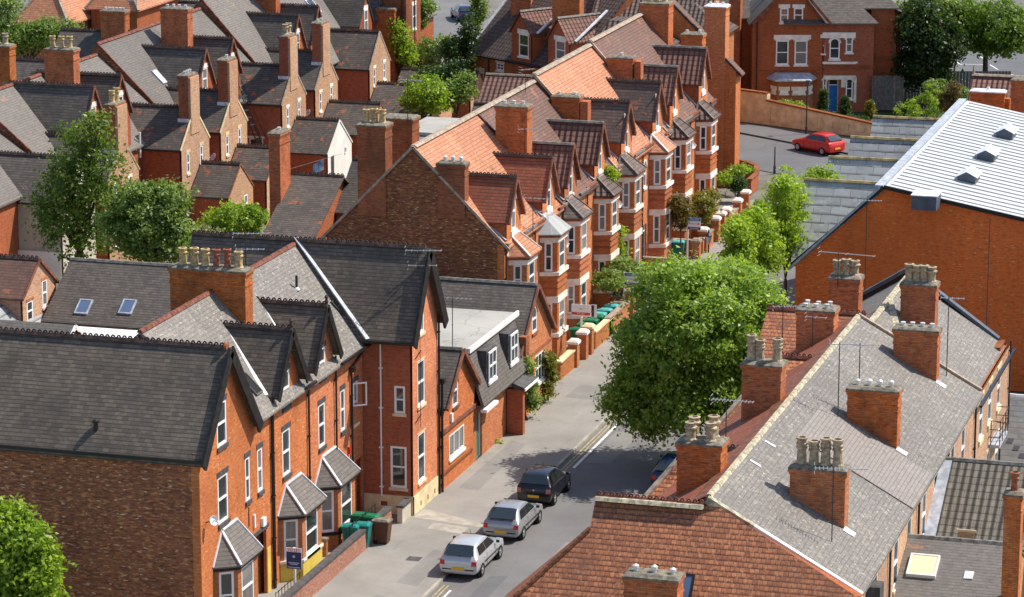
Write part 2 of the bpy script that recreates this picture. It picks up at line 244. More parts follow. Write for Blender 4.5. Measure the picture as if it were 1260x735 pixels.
# ---------------------------------------------------------------- objects and meshes
def V(*a): return Vector(a)
def thing(name, label, cat, loc=(0, 0, 0), group=None):
    o = bpy.data.objects.new(name, None); COL.objects.link(o); o.location = loc; o.empty_display_size = .3
    o['label'] = label; o['category'] = cat
    if group: o['group'] = group
    return o
def root_loc(p):
    while p.parent: p = p.parent
    return p.location.copy()
class Fr:
    """a wall plane: u runs along it, z up, n outwards"""
    def __init__(s, o, ud):
        s.o = Vector(o); s.u = Vector(ud).normalized(); s.n = s.u.cross(Z)
    def pt(s, u, z, n=0.): return s.o + s.u*u + Z*z + s.n*n
def FX(x): return Fr((x, 0, 0), (0, 1, 0))
def FNX(x): return Fr((x, 0, 0), (0, -1, 0))
def FMY(y): return Fr((0, y, 0), (1, 0, 0))
def FPY(y): return Fr((0, y, 0), (-1, 0, 0))
class MB:
    def __init__(s): s.v = []; s.f = []; s.m = []
    def poly(s, pts, mi=0):
        k = len(s.v); s.v += [Vector(p) for p in pts]; s.f.append(tuple(range(k, k+len(pts)))); s.m.append(mi)
    def hexa(s, a, b, mi=0):
        """two matching quads a (bottom) and b (top), counter-clockwise seen from above"""
        k = len(s.v); n = len(a); s.v += [Vector(p) for p in a] + [Vector(p) for p in b]
        s.f.append(tuple(range(k+n-1, k-1, -1))); s.m.append(mi); s.f.append(tuple(range(k+n, k+2*n))); s.m.append(mi)
        for i in range(n):
            j = (i+1) % n; s.f.append((k+i, k+j, k+n+j, k+n+i)); s.m.append(mi)
    def box(s, x0, x1, y0, y1, z0, z1, mi=0):
        x0, x1 = min(x0, x1), max(x0, x1); y0, y1 = min(y0, y1), max(y0, y1)
        q = [(x0, y0), (x1, y0), (x1, y1), (x0, y1)]
        s.hexa([(x, y, z0) for x, y in q], [(x, y, z1) for x, y in q], mi)
    def fbox(s, fr, u0, u1, z0, z1, n0, n1, mi=0):
        a = [fr.pt(u0, z0, n1), fr.pt(u1, z0, n1), fr.pt(u1, z0, n0), fr.pt(u0, z0, n0)]
        s.hexa(a, [p + Z*(z1-z0) for p in a], mi)
    def slab(s, pts, t=.12, mi=0):
        a = Vector(pts[1])-Vector(pts[0]); n = a.cross(Vector(pts[2])-Vector(pts[0]))
        if n.z < 0: pts = pts[::-1]
        s.hexa([Vector(p)-Z*t for p in pts], pts, mi)
    def beam(s, p0, p1, w, h, mi=0, up=Z):
        p0, p1 = Vector(p0), Vector(p1); d = (p1-p0).normalized(); sd = d.cross(up)
        sd = V(1, 0, 0) if sd.length < 1e-4 else sd.normalized(); u = sd.cross(d)
        q = [(-w/2, -h/2), (w/2, -h/2), (w/2, h/2), (-w/2, h/2)]
        s.hexa([p0+sd*a+u*b for a, b in q], [p1+sd*a+u*b for a, b in q], mi)
    def cyl(s, p0, p1, r0, r1=None, n=10, mi=0):
        r1 = r0 if r1 is None else r1; p0, p1 = Vector(p0), Vector(p1); d = (p1-p0).normalized()
        a = d.orthogonal().normalized(); b = d.cross(a)
        c = [(math.cos(2*math.pi*i/n), math.sin(2*math.pi*i/n)) for i in range(n)]
        s.hexa([p0+(a*x+b*y)*r0 for x, y in c], [p1+(a*x+b*y)*r1 for x, y in c], mi)
    def lathe(s, base, prof, n=12, mi=0, axis=Z):
        base = Vector(base); axis = Vector(axis); a = axis.orthogonal().normalized(); b = axis.cross(a); k = len(s.v)
        for r, h in prof:
            for i in range(n):
                t = 2*math.pi*i/n; s.v.append(base+axis*h+(a*math.cos(t)+b*math.sin(t))*r)
        for j in range(len(prof)-1):
            for i in range(n):
                i2 = (i+1) % n; s.f.append((k+j*n+i, k+j*n+i2, k+(j+1)*n+i2, k+(j+1)*n+i)); s.m.append(mi)
        s.f.append(tuple(k+n-1-i for i in range(n))); s.m.append(mi)
        s.f.append(tuple(k+(len(prof)-1)*n+i for i in range(n))); s.m.append(mi)
    def wall(s, fr, outline, holes=(), depth=.13, mi=0):
        loops = [[Vector((u, z, 0)) for u, z in outline]] + [[Vector((u, z, 0)) for u, z in h] for h in holes]
        flat = [p for l in loops for p in l]; k = len(s.v); s.v += [fr.pt(p.x, p.y) for p in flat]
        for t in tessellate_polygon(loops):
            a, b, c = (flat[i] for i in t)
            if (b-a).cross(c-a).z < 0: t = (t[0], t[2], t[1])
            if abs((b-a).cross(c-a).z) > 1e-7: s.f.append(tuple(k+i for i in t)); s.m.append(mi)
        for h in holes:
            n = len(h); ar = sum(h[i][0]*h[(i+1) % n][1]-h[(i+1) % n][0]*h[i][1] for i in range(n))
            if ar < 0: h = h[::-1]
            for i in range(n):
                p, q = h[i], h[(i+1) % n]
                s.poly([fr.pt(p[0], p[1]), fr.pt(q[0], q[1]), fr.pt(q[0], q[1], -depth), fr.pt(p[0], p[1], -depth)][::1], mi)
    def build(s, name, mats, parent=None, smooth=False, label=None):
        if isinstance(mats, str): mats = [mats]
        me = bpy.data.meshes.new(name); o = root_loc(parent) if parent else Vector((0, 0, 0))
        if not parent and s.v:
            xs = [p.x for p in s.v]; ys = [p.y for p in s.v]; o = Vector(((min(xs)+max(xs))/2, (min(ys)+max(ys))/2, min(p.z for p in s.v)))
        me.from_pydata([tuple(p-o) for p in s.v], [], s.f)
        for m in mats: me.materials.append(MATS[m])
        me.polygons.foreach_set('material_index', s.m)
        uvl = me.uv_layers.new(name='UVMap').data
        for p in me.polygons:
            n = p.normal
            if abs(n.z) > .995: t = V(1, 0, 0); b = V(0, 1, 0)
            else: t = Z.cross(n).normalized(); b = n.cross(t)
            for li in p.loop_indices:
                c = me.vertices[me.loops[li].vertex_index].co + o; uvl[li].uv = (c.dot(t), c.dot(b))
        if smooth: me.polygons.foreach_set('use_smooth', [True]*len(me.polygons))
        ob = bpy.data.objects.new(name, me); COL.objects.link(ob)
        if parent: ob.parent = parent
        else: ob.location = o
        if label: ob['label'] = label
        return ob
def solo(mb, name, mats, label, cat, group=None, smooth=False):
    o = mb.build(name, mats, None, smooth); o['label'] = label; o['category'] = cat
    if group: o['group'] = group
    return o
def struct(mb, name, mats):
    o = mb.build(name, mats); o['kind'] = 'structure'; return o
def text(par, s_, size, loc, ux, uz, mat, name='lettering'):
    cu = bpy.data.curves.new('t', 'FONT'); cu.body = s_; cu.size = size; cu.align_x = 'CENTER'; cu.align_y = 'CENTER'; cu.extrude = .004
    t = bpy.data.objects.new('t', cu); COL.objects.link(t); dg = bpy.context.evaluated_depsgraph_get()
    me = bpy.data.meshes.new_from_object(t.evaluated_get(dg)); bpy.data.objects.remove(t); me.name = name
    ux = Vector(ux).normalized(); uz = Vector(uz).normalized(); M = Matrix((ux, uz, ux.cross(uz))).transposed().to_4x4(); M.translation = Vector(loc)-root_loc(par)
    me.transform(M); me.materials.clear(); me.materials.append(MATS[mat]); o = bpy.data.objects.new(name, me); COL.objects.link(o); o.parent = par; return o
# ---------------------------------------------------------------- windows and doors
def rect(u0, u1, z0, z1): return [(u0, z0), (u1, z0), (u1, z1), (u0, z1)]
def archpts(u0, u1, z0, z1, k=6, pt=1.):
    c = (u0+u1)/2; r = (u1-u0)/2; zs = z1-r*pt
    return [(u0, z0), (u1, z0)] + [(c+r*math.cos(math.pi*i/k), zs+r*pt*math.sin(math.pi*i/k)) for i in range(0, k+1)]
def window(par, fr, u0, u1, z0, z1, sill='stone_white', lintel='stone_white', arch=False, fw_=.095, mid=True, cols=1, glass='window_glass', dep=.045, frame='upvc', lh=.2, sh=.12, ears=.1, open_=False):
    """sash window in a hole of the wall: frame (part) > pane, sill, lintel; returns the hole"""
    m = MB(); a, b = -dep-.03, -dep+.04
    zt = z1-((u1-u0)/2 if arch else 0)
    m.fbox(fr, u0, u0+fw_, z0, zt, a, b); m.fbox(fr, u1-fw_, u1, z0, zt, a, b)
    m.fbox(fr, u0+fw_, u1-fw_, z0, z0+fw_*1.2, a, b)
    if not arch: m.fbox(fr, u0+fw_, u1-fw_, z1-fw_, z1, a, b)
    else:
        pts = archpts(u0, u1, z0, z1, 8)[2:]; ins = [(u0+(u1-u0)*.5+(u-(u0+u1)/2)*.78, zt+(z-zt)*.78) for u, z in pts]
        for i in range(len(pts)-1):
            q = [pts[i], pts[i+1], ins[i+1], ins[i]]
            m.hexa([fr.pt(u, z, a) for u, z in q], [fr.pt(u, z, b) for u, z in q])
    zm = (z0+z1)/2 + .02
    if mid: m.fbox(fr, u0+fw_, u1-fw_, zm-.035, zm+.035, a, b+.012)
    for i in range(1, cols):
        u = u0+(u1-u0)*i/cols; m.fbox(fr, u-.035, u+.035, z0+fw_, z1-fw_-(.0 if not arch else .1), a, b-.004)
    w = m.build('window', frame, par)
    g = MB(); hp = archpts(u0, u1, z0, z1, 8) if arch else rect(u0, u1, z0, z1)
    g.poly([fr.pt(u, z, -dep) for u, z in hp]); g.build('pane', glass, w)
    if sill:
        s_ = MB(); s_.fbox(fr, u0-ears*.7, u1+ears*.7, z0-sh, z0+.004, -dep, .07); s_.build('sill', sill, w)
    if lintel:
        l = MB()
        if arch:
            o1 = archpts(u0, u1, z0, z1, 8)[2:]; c = (u0+u1)/2; k = ((u1-u0)/2+.11)/((u1-u0)/2)
            o2 = [(c+(u-c)*k, zt+(z-zt)*k) for u, z in o1]
            for i in range(len(o1)-1):
                q = [o1[i], o1[i+1], o2[i+1], o2[i]]
                m2 = [fr.pt(u, z, .003) for u, z in q]; l.hexa(m2, [fr.pt(u, z, .03) for u, z in q])
        else: l.fbox(fr, u0-ears, u1+ears, z1, z1+lh, -.02, .025)
        l.build('lintel', lintel, w)
    if open_:
        z0 = (z0+z1)/2-.1; p = MB(); ang = math.radians(50); ud = fr.u*math.cos(ang)+fr.n*math.sin(ang)
        f2 = Fr(fr.pt(u0, 0, 0), ud); L = u1-u0
        for q in ((0, .06, z0, z1), (L-.06, L, z0, z1), (.06, L-.06, z0, z0+.06), (.06, L-.06, z1-.06, z1)): p.fbox(f2, q[0], q[1], q[2], q[3], 0, .04)
        p.build('open_casement', frame, w)
    return archpts(u0, u1, z0, z1, 6) if arch else rect(u0, u1, z0, z1)
def door(par, fr, u0, u1, z0, z1, mat='door_dark', light=True):
    m = MB(); m.fbox(fr, u0+.05, u1-.05, z0, z1-.4 if light else z1-.05, -.2, -.15)
    d = m.build('door', mat, par)
    f = MB(); f.fbox(fr, u0, u0+.05, z0, z1, -.19, -.09); f.fbox(fr, u1-.05, u1, z0, z1, -.19, -.09); f.fbox(fr, u0+.05, u1-.05, z1-.05, z1, -.19, -.09)
    if light: f.fbox(fr, u0+.05, u1-.05, z1-.45, z1-.4, -.19, -.09)
    f.build('door_frame', 'upvc', d)
    g = MB()
    if light: g.fbox(fr, u0+.05, u1-.05, z1-.4, z1-.05, -.17, -.15); g.build('fanlight', 'pane_dark', d)
    h = MB(); h.fbox(fr, u1-.17, u1-.13, z0+.95, z0+1.07, -.15, -.11); h.build('handle', 'steel', d)
    return rect(u0, u1, z0, z1)
# ---------------------------------------------------------------- roofs, ridges, chimneys
def ridge(mb, p0, p1, crest=True, mi=0, w=.13, pitch=.24):
    p0, p1 = Vector(p0), Vector(p1); d = (p1-p0); L = d.length; d = d/L; s_ = d.cross(Z).normalized()
    n = max(1, int(L/.45)); 
    for i in range(n):
        a = p0+d*(L*i/n+.006); b = p0+d*(L*(i+1)/n-.006); j = random.uniform(-.006, .006)
        pr = [(-w, -.07), (w, -.07), (w*.45, .045+j), (-w*.45, .045+j)]
        mb.hexa([a+s_*x+Z*z for x, z in pr], [b+s_*x+Z*z for x, z in pr], mi)
    if crest:
        k = max(1, int(L/pitch))
        for i in range(k):
            c = p0+d*(L*(i+.5)/k)+Z*.045; r = pitch*.40
            o = [(math.cos(math.pi*t/5)*r, math.sin(math.pi*t/5)*r*1.15) for t in range(6)]
            inn = [(x*.45, z*.45) for x, z in o]
            for t in range(5):
                q = [o[t], o[t+1], inn[t+1], inn[t]]
                mb.hexa([c+d*x+Z*z-s_*.02 for x, z in q], [c+d*x+Z*z+s_*.02 for x, z in q], mi)
def roofX(mb, yc, hw, ze, zr, x0, x1, ov=.18, t=.10, mi=0, sides='NF'):
    """gabled roof with its ridge along X; N = slope toward the camera, F = far slope"""
    k = (zr-ze)/hw
    if 'N' in sides: mb.slab([(x0, yc-hw-ov, ze-k*ov), (x1, yc-hw-ov, ze-k*ov), (x1, yc, zr), (x0, yc, zr)], t, mi)
    if 'F' in sides: mb.slab([(x0, yc, zr), (x1, yc, zr), (x1, yc+hw+ov, ze-k*ov), (x0, yc+hw+ov, ze-k*ov)], t, mi)
def roofY(mb, xc, hw, ze, zr, y0, y1, ov=.2, t=.10, mi=0, hwL=None, sides='RL'):
    """gabled roof with its ridge along Y; R = slope toward +X"""
    k = (zr-ze)/hw; hl = hwL or hw; kl = (zr-ze)/hl
    if 'R' in sides: mb.slab([(xc, y0, zr), (xc+hw+ov, y0, ze-k*ov), (xc+hw+ov, y1, ze-k*ov), (xc, y1, zr)], t, mi)
    if 'L' in sides: mb.slab([(xc-hl-ov, y0, ze-kl*ov), (xc, y0, zr), (xc, y1, zr), (xc-hl-ov, y1, ze-kl*ov)], t, mi)
def vergeX(mb, x, yc, hw, ze, zr, w=.06, h=.24, ov=.18, mi=0, dz=-.04):
    """pair of bargeboards on a gable that faces X"""
    k = (zr-ze)/hw
    for s_ in (-1, 1): mb.beam((x, yc+s_*(hw+ov), ze-k*ov+dz-h*.2), (x, yc+s_*.01, zr+dz-h*.2), w, h, mi)
POT = {'buff': [(.13, 0), (.15, .04), (.12, .10), (.105, .45), (.14, .47), (.14, .52), (.11, .54), (.11, .60), (.14, .62), (.14, .68), (.09, .69), (.08, .55)],
       'tall': [(.14, 0), (.16, .05), (.13, .12), (.11, .5), (.145, .53), (.145, .58), (.12, .6), (.145, .66), (.145, .7), (.12, .72), (.12, .80), (.15, .82), (.15, .88), (.10, .89), (.09, .7)],
       'crown': [(.15, 0), (.16, .06), (.12, .12), (.12, .42), (.17, .48), (.17, .53), (.12, .56), (.14, .66), (.16, .70), (.09, .72), (.08, .6)],
       'red': [(.16, 0), (.13, .1), (.11, .5), (.15, .53), (.15, .57), (.12, .6), (.16, .72), (.17, .78), (.12, .80), (.10, .7)],
       'cowl': [(.07, 0), (.07, .14), (.10, .15), (.10, .24), (.03, .29)], 'stub': [(.08, 0), (.08, .16), (.1, .17), (.1, .2), (.06, .21)]}
def chimney(par, x0, x1, y0, y1, z0, z1, pots='', mat='brick_chimney', along='x', kind='buff', pm='pot_buff', cap='cement_cap', band=True, rows=1, label=None):
    """stack (part) > cap, chimney_pot"""
    m = MB(); m.box(x0, x1, y0, y1, z0, z1-.2)
    for k, e in enumerate((.035, .07)): m.box(x0-e, x1+e, y0-e, y1+e, z1-.2+k*.09, z1-.2+(k+1)*.09-(0 if k else .0))
    if band and z1-z0 > 1.2: m.box(x0-.03, x1+.03, y0-.03, y1+.03, z1-.62, z1-.54)
    c = m.build('chimney', mat, par, label=label)
    e = .06; t = MB(); a = [(x0-e, y0-e), (x1+e, y0-e), (x1+e, y1+e), (x0-e, y1+e)]; cx, cy = (x0+x1)/2, (y0+y1)/2
    t.hexa([(x, y, z1-.02) for x, y in a], [(x, y, z1+.045) for x, y in a])
    t.hexa([(x, y, z1+.045) for x, y in a], [(cx+(x-cx)*.82, cy+(y-cy)*.7, z1+.13) for x, y in a]); t.build('chimney_cap', cap, c)
    n = len(pots)
    for r in range(rows):
        for i, k in enumerate(pots):
            if k == ' ': continue
            f = (i+.5)/n; s_ = {'b': 'buff', 't': 'tall', 'c': 'crown', 'w': 'cowl', 's': 'stub', 'r': 'red'}[k]
            mt = {'w': 'cowl', 's': 'cowl', 'r': 'pot_red', 't': 'pot_pale', 'c': 'pot_pale', 'b': pm}[k]
            if along == 'x': px, py = x0+(x1-x0)*(.06+.88*f), cy + ((r-.5)*(y1-y0)*.5 if rows > 1 else 0)
            else: px, py = cx + ((r-.5)*(x1-x0)*.5 if rows > 1 else 0), y0+(y1-y0)*(.06+.88*f)
            q = MB(); sc = random.uniform(.9, 1.1); q.lathe((px+random.uniform(-.02, .02), py, z1+.08), [(rr*1.42, hh*sc*1.08) if k in 'tcb' else (rr*1.1, hh*sc) for rr, hh in POT[s_]], 12)
            q.build('chimney_pot', mt, c, smooth=False)
    return c
def aerial(par, x, y, z0, z1, ang=0., L=1.3, els=9, mast='iron', boom2=False):
    m = MB(); m.cyl((x, y, z0), (x, y, z1), .022, n=6, mi=0); d = V(math.cos(ang), math.sin(ang), 0); s_ = V(-d.y, d.x, 0)
    for zz, l, e in ((z1-.08, L, els),) + (((z1-.75, L*.8, els//2+2),) if boom2 else ()):
        c = V(x, y, zz); m.beam(c-d*l*.35, c+d*l*.65, .03, .03, 1)
        for i in range(e):
            p = c-d*l*.33+d*(l*.96*i/max(1, e-1)); w = .24-.08*i/e; m.beam(p-s_*w, p+s_*w, .014, .014, 1)
        for a in (-.16, .16): m.beam(c-d*l*.35-s_*.2+Z*a, c-d*l*.35+s_*.2+Z*a, .015, .015, 1)
    return m.build('tv_aerial', [mast, 'steel'], par)
def dish(par, fr, u, z, r=.28):
    m = MB(); c = fr.pt(u, z, .32); ax = (fr.n*.75-fr.u*.55+Z*.35).normalized()
    m.lathe(c, [(.02, -.05), (r*.6, -.02), (r, .05), (r*.97, .06), (r*.55, 0.)], 14, 0, ax); m.beam(fr.pt(u, z-.1, 0), c-ax*.04, .04, .04, 1)
    m.beam(c, c+ax*.34-Z*.08, .02, .02, 1); m.cyl(c+ax*.3-Z*.1, c+ax*.38-Z*.08, .035, n=6, mi=0)
    return m.build('satellite_dish', ['sign_white', 'iron'], par)
def pipe(par, fr, u, z0, z1, mat='paint_black', r=.045, hopper=False, n=.08):
    m = MB(); m.cyl(fr.pt(u, z0, n), fr.pt(u, z1, n), r, n=8)
    for k in np.arange(z0+.4, z1, 1.8): m.fbox(fr, u-.09, u+.09, float(k), float(k)+.05, 0, n+.05)
    if hopper: m.fbox(fr, u-.14, u+.14, z1, z1+.22, 0, .24)
    return m.build('drainpipe', mat, par)
def gutter(par, fr, u0, u1, z, n=.16, mat='paint_black'):
    m = MB(); m.fbox(fr, u0, u1, z-.05, z+.05, n-.06, n+.06); return m.build('gutter', mat, par)
def skylight(par, c, ud, sd, w, h, glass='sky_glass', mat='iron', t=.07):
    """roof window lying on a slope: ud across, sd up the slope"""
    ud = Vector(ud).normalized(); sd = Vector(sd).normalized(); n = ud.cross(sd).normalized()
    if n.z < 0: n = -n
    c = Vector(c); m = MB(); f = .07
    def bx(mb, a0, a1, b0, b1, t0, t1):
        q = [c+ud*a0+sd*b0, c+ud*a1+sd*b0, c+ud*a1+sd*b1, c+ud*a0+sd*b1]; mb.hexa([p+n*t0 for p in q], [p+n*t1 for p in q])
    bx(m, -w/2, -w/2+f, -h/2, h/2, -.05, t); bx(m, w/2-f, w/2, -h/2, h/2, -.05, t); bx(m, -w/2+f, w/2-f, -h/2, -h/2+f, -.05, t); bx(m, -w/2+f, w/2-f, h/2-f, h/2, -.05, t)
    o = m.build('roof_window', mat, par); g = MB(); bx(g, -w/2+f, w/2-f, -h/2+f, h/2-f, -.02, t-.02); g.build('pane', glass, o); return o
def body(par, mat, axis, c, hw, ze, zr, a0, a1, z0=0., holes=None, cL=None, name='wall', skip='', label=None):
    """closed gabled block. axis X: ridge along X, ends at x=a0 (-X) and a1 (+X), sides N (y=c-hw) and F. axis Y: ends N (y=a0), F; sides R (+X), L"""
    h = holes or {}; m = MB(); hl = cL or hw
    if axis == 'X':
        g = [(c-hw, z0), (c+hw, z0), (c+hw, ze), (c, zr), (c-hw, ze)]
        m.wall(FX(a1), g, h.get('R', ())); m.wall(FNX(a0), [(-u, z) for u, z in g][::-1], h.get('L', ()))
        m.wall(FMY(c-hw), rect(a0, a1, z0, ze), h.get('N', ())); m.wall(FPY(c+hw), rect(-a1, -a0, z0, ze), h.get('F', ()))
    else:
        g = [(c-hl, z0), (c+hw, z0), (c+hw, ze), (c, zr), (c-hl, ze)]
        if 'N' not in skip: m.wall(FMY(a0), g, h.get('N', ()))
        if 'F' not in skip: m.wall(FPY(a1), [(-u, z) for u, z in g][::-1], h.get('F', ()))
        m.wall(FX(c+hw), rect(a0, a1, z0, ze), h.get('R', ())); m.wall(FNX(c-hl), rect(-a1, -a0, z0, ze), h.get('L', ()))
    return m.build(name, mat, par, label=label)
# ================================================================ bays
def bay(par, X0, X1, ya, yb, c, z0, zt, floors, mat, bands=(), rz=1.1, ov=.2, rmat='slate_brownish_grey', hip='lead_white', cf=None, base=None, roofy=None, sidew=.55, frontw=None, soff='bargeboard_black', lint='stone_white', sillm='stone_white', arch=False, far=True):
    """bay window (part) > roof, bands, base; its windows are parts of the house"""
    c2 = c if cf is None else cf
    A, B, C_, D = V(X0, ya, 0), V(X1, ya+c, 0), V(X1, yb-c2, 0), V(X0, yb, 0)
    frs = [(Fr(A, B-A), (B-A).length), (Fr(B, C_-B), (C_-B).length), (Fr(C_, D-C_), (D-C_).length)]
    m = MB()
    for i, (fr, L) in enumerate(frs):
        hs = []
        w = sidew if i != 1 else (frontw or L*.62)
        for (a, b) in floors:
            if i == 2 and not far: continue
            u0, u1 = L/2-w/2, L/2+w/2
            hs.append(window(par, fr, u0, u1, a, b, sill=None if bands else sillm, lintel=None, arch=False, glass='window_glass', dep=.05, fw_=.09))
        m.wall(fr, rect(0, L, z0, zt), hs, .1)
    o = m.build('bay_wall', mat, par)
    def ring(mb, za, zb, e, mi=0):
        pl = [V(X0+.02, ya-e, 0), V(X1+e, ya+c-e*.6, 0), V(X1+e, yb-c2+e*.6, 0), V(X0+.02, yb+e, 0)]
        inn = [V(X0+.02, ya+.02, 0), V(X1-.03, ya+c+.02, 0), V(X1-.03, yb-c2-.02, 0), V(X0+.02, yb-.02, 0)]
        for i in range(3):
            q = [pl[i], pl[i+1], inn[i+1], inn[i]]; mb.hexa([p+Z*za for p in q], [p+Z*zb for p in q], mi)
    if bands:
        for za, zb, e in bands:
            b = MB(); ring(b, za, zb, e); b.build('stone_band' if zb-za > .1 else 'brick_moulding', 'stone_white' if zb-za > .1 else 'brick_red', o)
    elif sillm:
        b = MB()
        for a, bb in floors: ring(b, a-.12, a-.01, .07)
        b.build('sill_band', sillm, o)
    if base:
        b = MB(); ring(b, z0, floors[0][0]-.14, .02); b.build('painted_base', base, o)
    s_ = MB(); ring(s_, zt-.16, zt+.015, ov*.75); s_.build('soffit', soff, o)
    r = MB(); ZE = zt+.02; zw = zt+rz; w0 = ya+c+.25 if roofy is None else roofy[0]; w1 = yb-c2-.25 if roofy is None else roofy[1]
    P4 = [V(X0, ya-ov, ZE), V(X1+ov, ya+c-ov*.7, ZE), V(X1+ov, yb-c2+ov*.7, ZE), V(X0, yb+ov, ZE)]; T0, T1 = V(X0, w0, zw), V(X0, w1, zw)
    for q in ([P4[0], P4[1], T0], [P4[1], P4[2], T1, T0], [P4[2], P4[3], T1]):
        r.hexa([p-Z*.06 for p in q], q)
    ro = r.build('bay_roof', rmat, o)
    if hip:
        h = MB()
        for p, q in ((P4[1], T0), (P4[2], T1), (P4[0], T0)): h.beam(p+Z*.03, q+Z*.03, .1, .06)
        h.beam(T0+V(.03, 0, .03), T1+V(.03, 0, .03), .1, .08)
        h.build('lead_hips', hip, o)
    return o
# ================================================================ near terrace on the left (three gabled houses, then the big cross wing)
XF = -44.8
MZ, MK = 11.7, (11.7-8.05)/3.7
def main_roof(par, y0, y1, mat='slate_grey'):
    m = MB(); roofY(m, -48.5, 3.7, 8.05, MZ, y0, y1, ov=.33) if y0 > 113 else (roofY(m, -48.5, 3.7, 8.05, MZ, y0, y1, ov=.33, sides='L'), m.slab([(-48.5, y0, MZ), (-44.47, 114.95, 8.05-.33*MK), (-44.47, y1, 8.05-.33*MK), (-48.5, y1, MZ)], .1)); o = m.build('roof', mat, par)
    r = MB(); ridge(r, (-48.5, y0, MZ+.03), (-48.5, y1, MZ+.03), False); r.build('ridge_tiles', 'ridge_red', o); return o
def gablet(par, c, hw, ze, zr, x1, x0=-48.6):
    m = MB(); roofX(m, c, hw, ze, zr, x0, x1, ov=.22); o = m.build('gable_roof', 'slate_black', par)
    r = MB(); ridge(r, (x0+.6, c, zr+.03), (x1-.02, c, zr+.03), True); r.lathe((x1-.06, c, zr+.05), [(.05, 0), (.09, .1), (.05, .2), (.09, .3), (.02, .4)], 8); r.build('ridge_tiles', 'ridge_dark', o)
    v = MB(); vergeX(v, x1, c, hw, ze, zr, .07, .34, .24); v.build('bargeboard', 'bargeboard_black', o)
    l = MB(); k = (zr-ze)/hw; xa = lambda z: -48.5+(MZ-z)/MK
    l.beam((xa(zr)-.1, c-.02, zr+.02), (xa(ze-k*.2)+.0, c-hw-.26, ze-k*.2+.04), .16, .05); l.build('lead_valley', 'lead_white', o)
    return o
# --- house A
hA = thing('terraced_house', 'nearest left house with a long brown side wall and wide black slate cross roof', 'house', (-50, 112, 0), group='gabled houses of the near left terrace')
f = FX(XF); dk = dict(sill='stone_dark', lintel='stone_dark', ears=.08, lh=.22, sh=.16)
H_ = [window(hA, f, 111.1, 112.1, 7.6, 9.35, **dk), window(hA, f, 111.05, 112.1, 4.5, 6.4, **dk), window(hA, f, 114.0, 114.5, 4.6, 6.4, **dk), window(hA, f, 115.35, 115.9, 4.6, 6.4, **dk)]
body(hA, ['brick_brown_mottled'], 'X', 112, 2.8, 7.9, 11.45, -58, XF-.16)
m = MB(); g = [(109.18, 0), (114.8, 0), (114.8, 7.9), (112, 11.45), (109.18, 7.9)]
m.wall(FX(XF), [(109.18, 0), (116.9, 0), (116.9, 7.93), (114.85, 7.93), (112, 11.4), (109.18, 7.9)], H_ + [rect(114.2, 116.2, 0, 2.9)])
m.box(XF-.25, XF, 109.18, 109.2, 0, 7.9); m.box(-45.12, XF-.003, 109.17, 109.185, 0, 7.85); m.build('front_wall', 'brick_clean_orange', hA)
m = MB(); m.box(-58, XF-.3, 115, 116.9, 0, 7.9); m.build('side_wall', 'brick_sooty', hA)
m = MB(); roofX(m, 112, 2.8, 7.9, 11.45, -58, -44.5, ov=.25, t=.14); rA = m.build('cross_roof', 'slate_black', hA)
m = MB(); ridge(m, (-58, 112, 11.48), (-44.75, 112, 11.48), True); m.build('ridge_tiles', 'ridge_dark', rA)
m = MB(); m.lathe((-44.76, 112, 11.5), [(.17, 0), (.2, .05), (.16, .12)], 12, 0, V(1, 0, 0)); m.build('ridge_end_tile', 'pot_red', rA)
m = MB(); vergeX(m, -44.5, 112, 2.8, 7.9, 11.45, .10, .50, .27); m.build('bargeboard', 'bargeboard_black', rA)
m = MB(); m.beam((-58, 108.98, 7.62), (-44.5, 108.98, 7.62), .14, .12); m.build('gutter', 'paint_black', rA)
p = R3(118, 528, (-50, 112, 11.45), (0, -3.55/2.8, 1)); m = MB(); m.cyl(p-Z*.1, p+Z*.28, .09, n=10); m.lathe(p+Z*.26, [(.14, 0), (.14, .08), (.03, .14)], 10); m.build('roof_vent', 'paint_black', rA)
main_roof(hA, 112.4, 116.9)
bay(hA, XF, -44.05, 110.55, 113.75, .55, 0, 2.95, [(.75, 2.7)], 'brick_orange', rz=1.25, sidew=.6, sillm='stone_white', rmat='slate_brownish_grey')
m = MB(); f2 = FX(XF-.9); m.fbox(f2, 114.2, 116.2, 0, 2.9, -.1, 0); m.build('porch_wall', 'brick_orange', hA); door(hA, FX(XF-.75), 114.8, 115.7, .1, 2.2, 'door_dark')
m = MB(); m.fbox(f, 114.0, 116.4, 2.9, 3.06, -.1, .06); m.build('porch_lintel', 'stone_dark', hA)
m = MB(); m.fbox(f, 114.06, 114.19, 0, 2.0, -.05, .02); m.fbox(f, 116.25, 116.6, 0, 2.0, -.05, .02); m.build('painted_base', 'yellow_paint', hA)
dish(hA, f, 109.75, 5.1, .2); pipe(hA, f, 116.85, 0, 7.7, 'paint_black')
m = MB(); m.fbox(f, 114.75, 114.87, 3.3, 3.85, 0, .08); m.build('alarm_box', 'upvc', hA); m = MB(); m.fbox(f, 115.6, 115.95, 3.1, 3.45, 0, .12); m.build('wall_lantern', 'upvc', hA); m = MB(); m.fbox(f, 114.25, 114.3, 3.5, 4.3, 0, .03); m.build('air_vent', 'paint_black', hA)
n_ = V(MK, 0, 1).normalized(); sd = V(-1, 0, MK)
skylight(hA, R3(308, 473, (-48.5, 0, MZ+.02), (MK, 0, 1)), (0, 1, 0), sd, .7, 1.1, 'pane_dark', 'stone_dark')
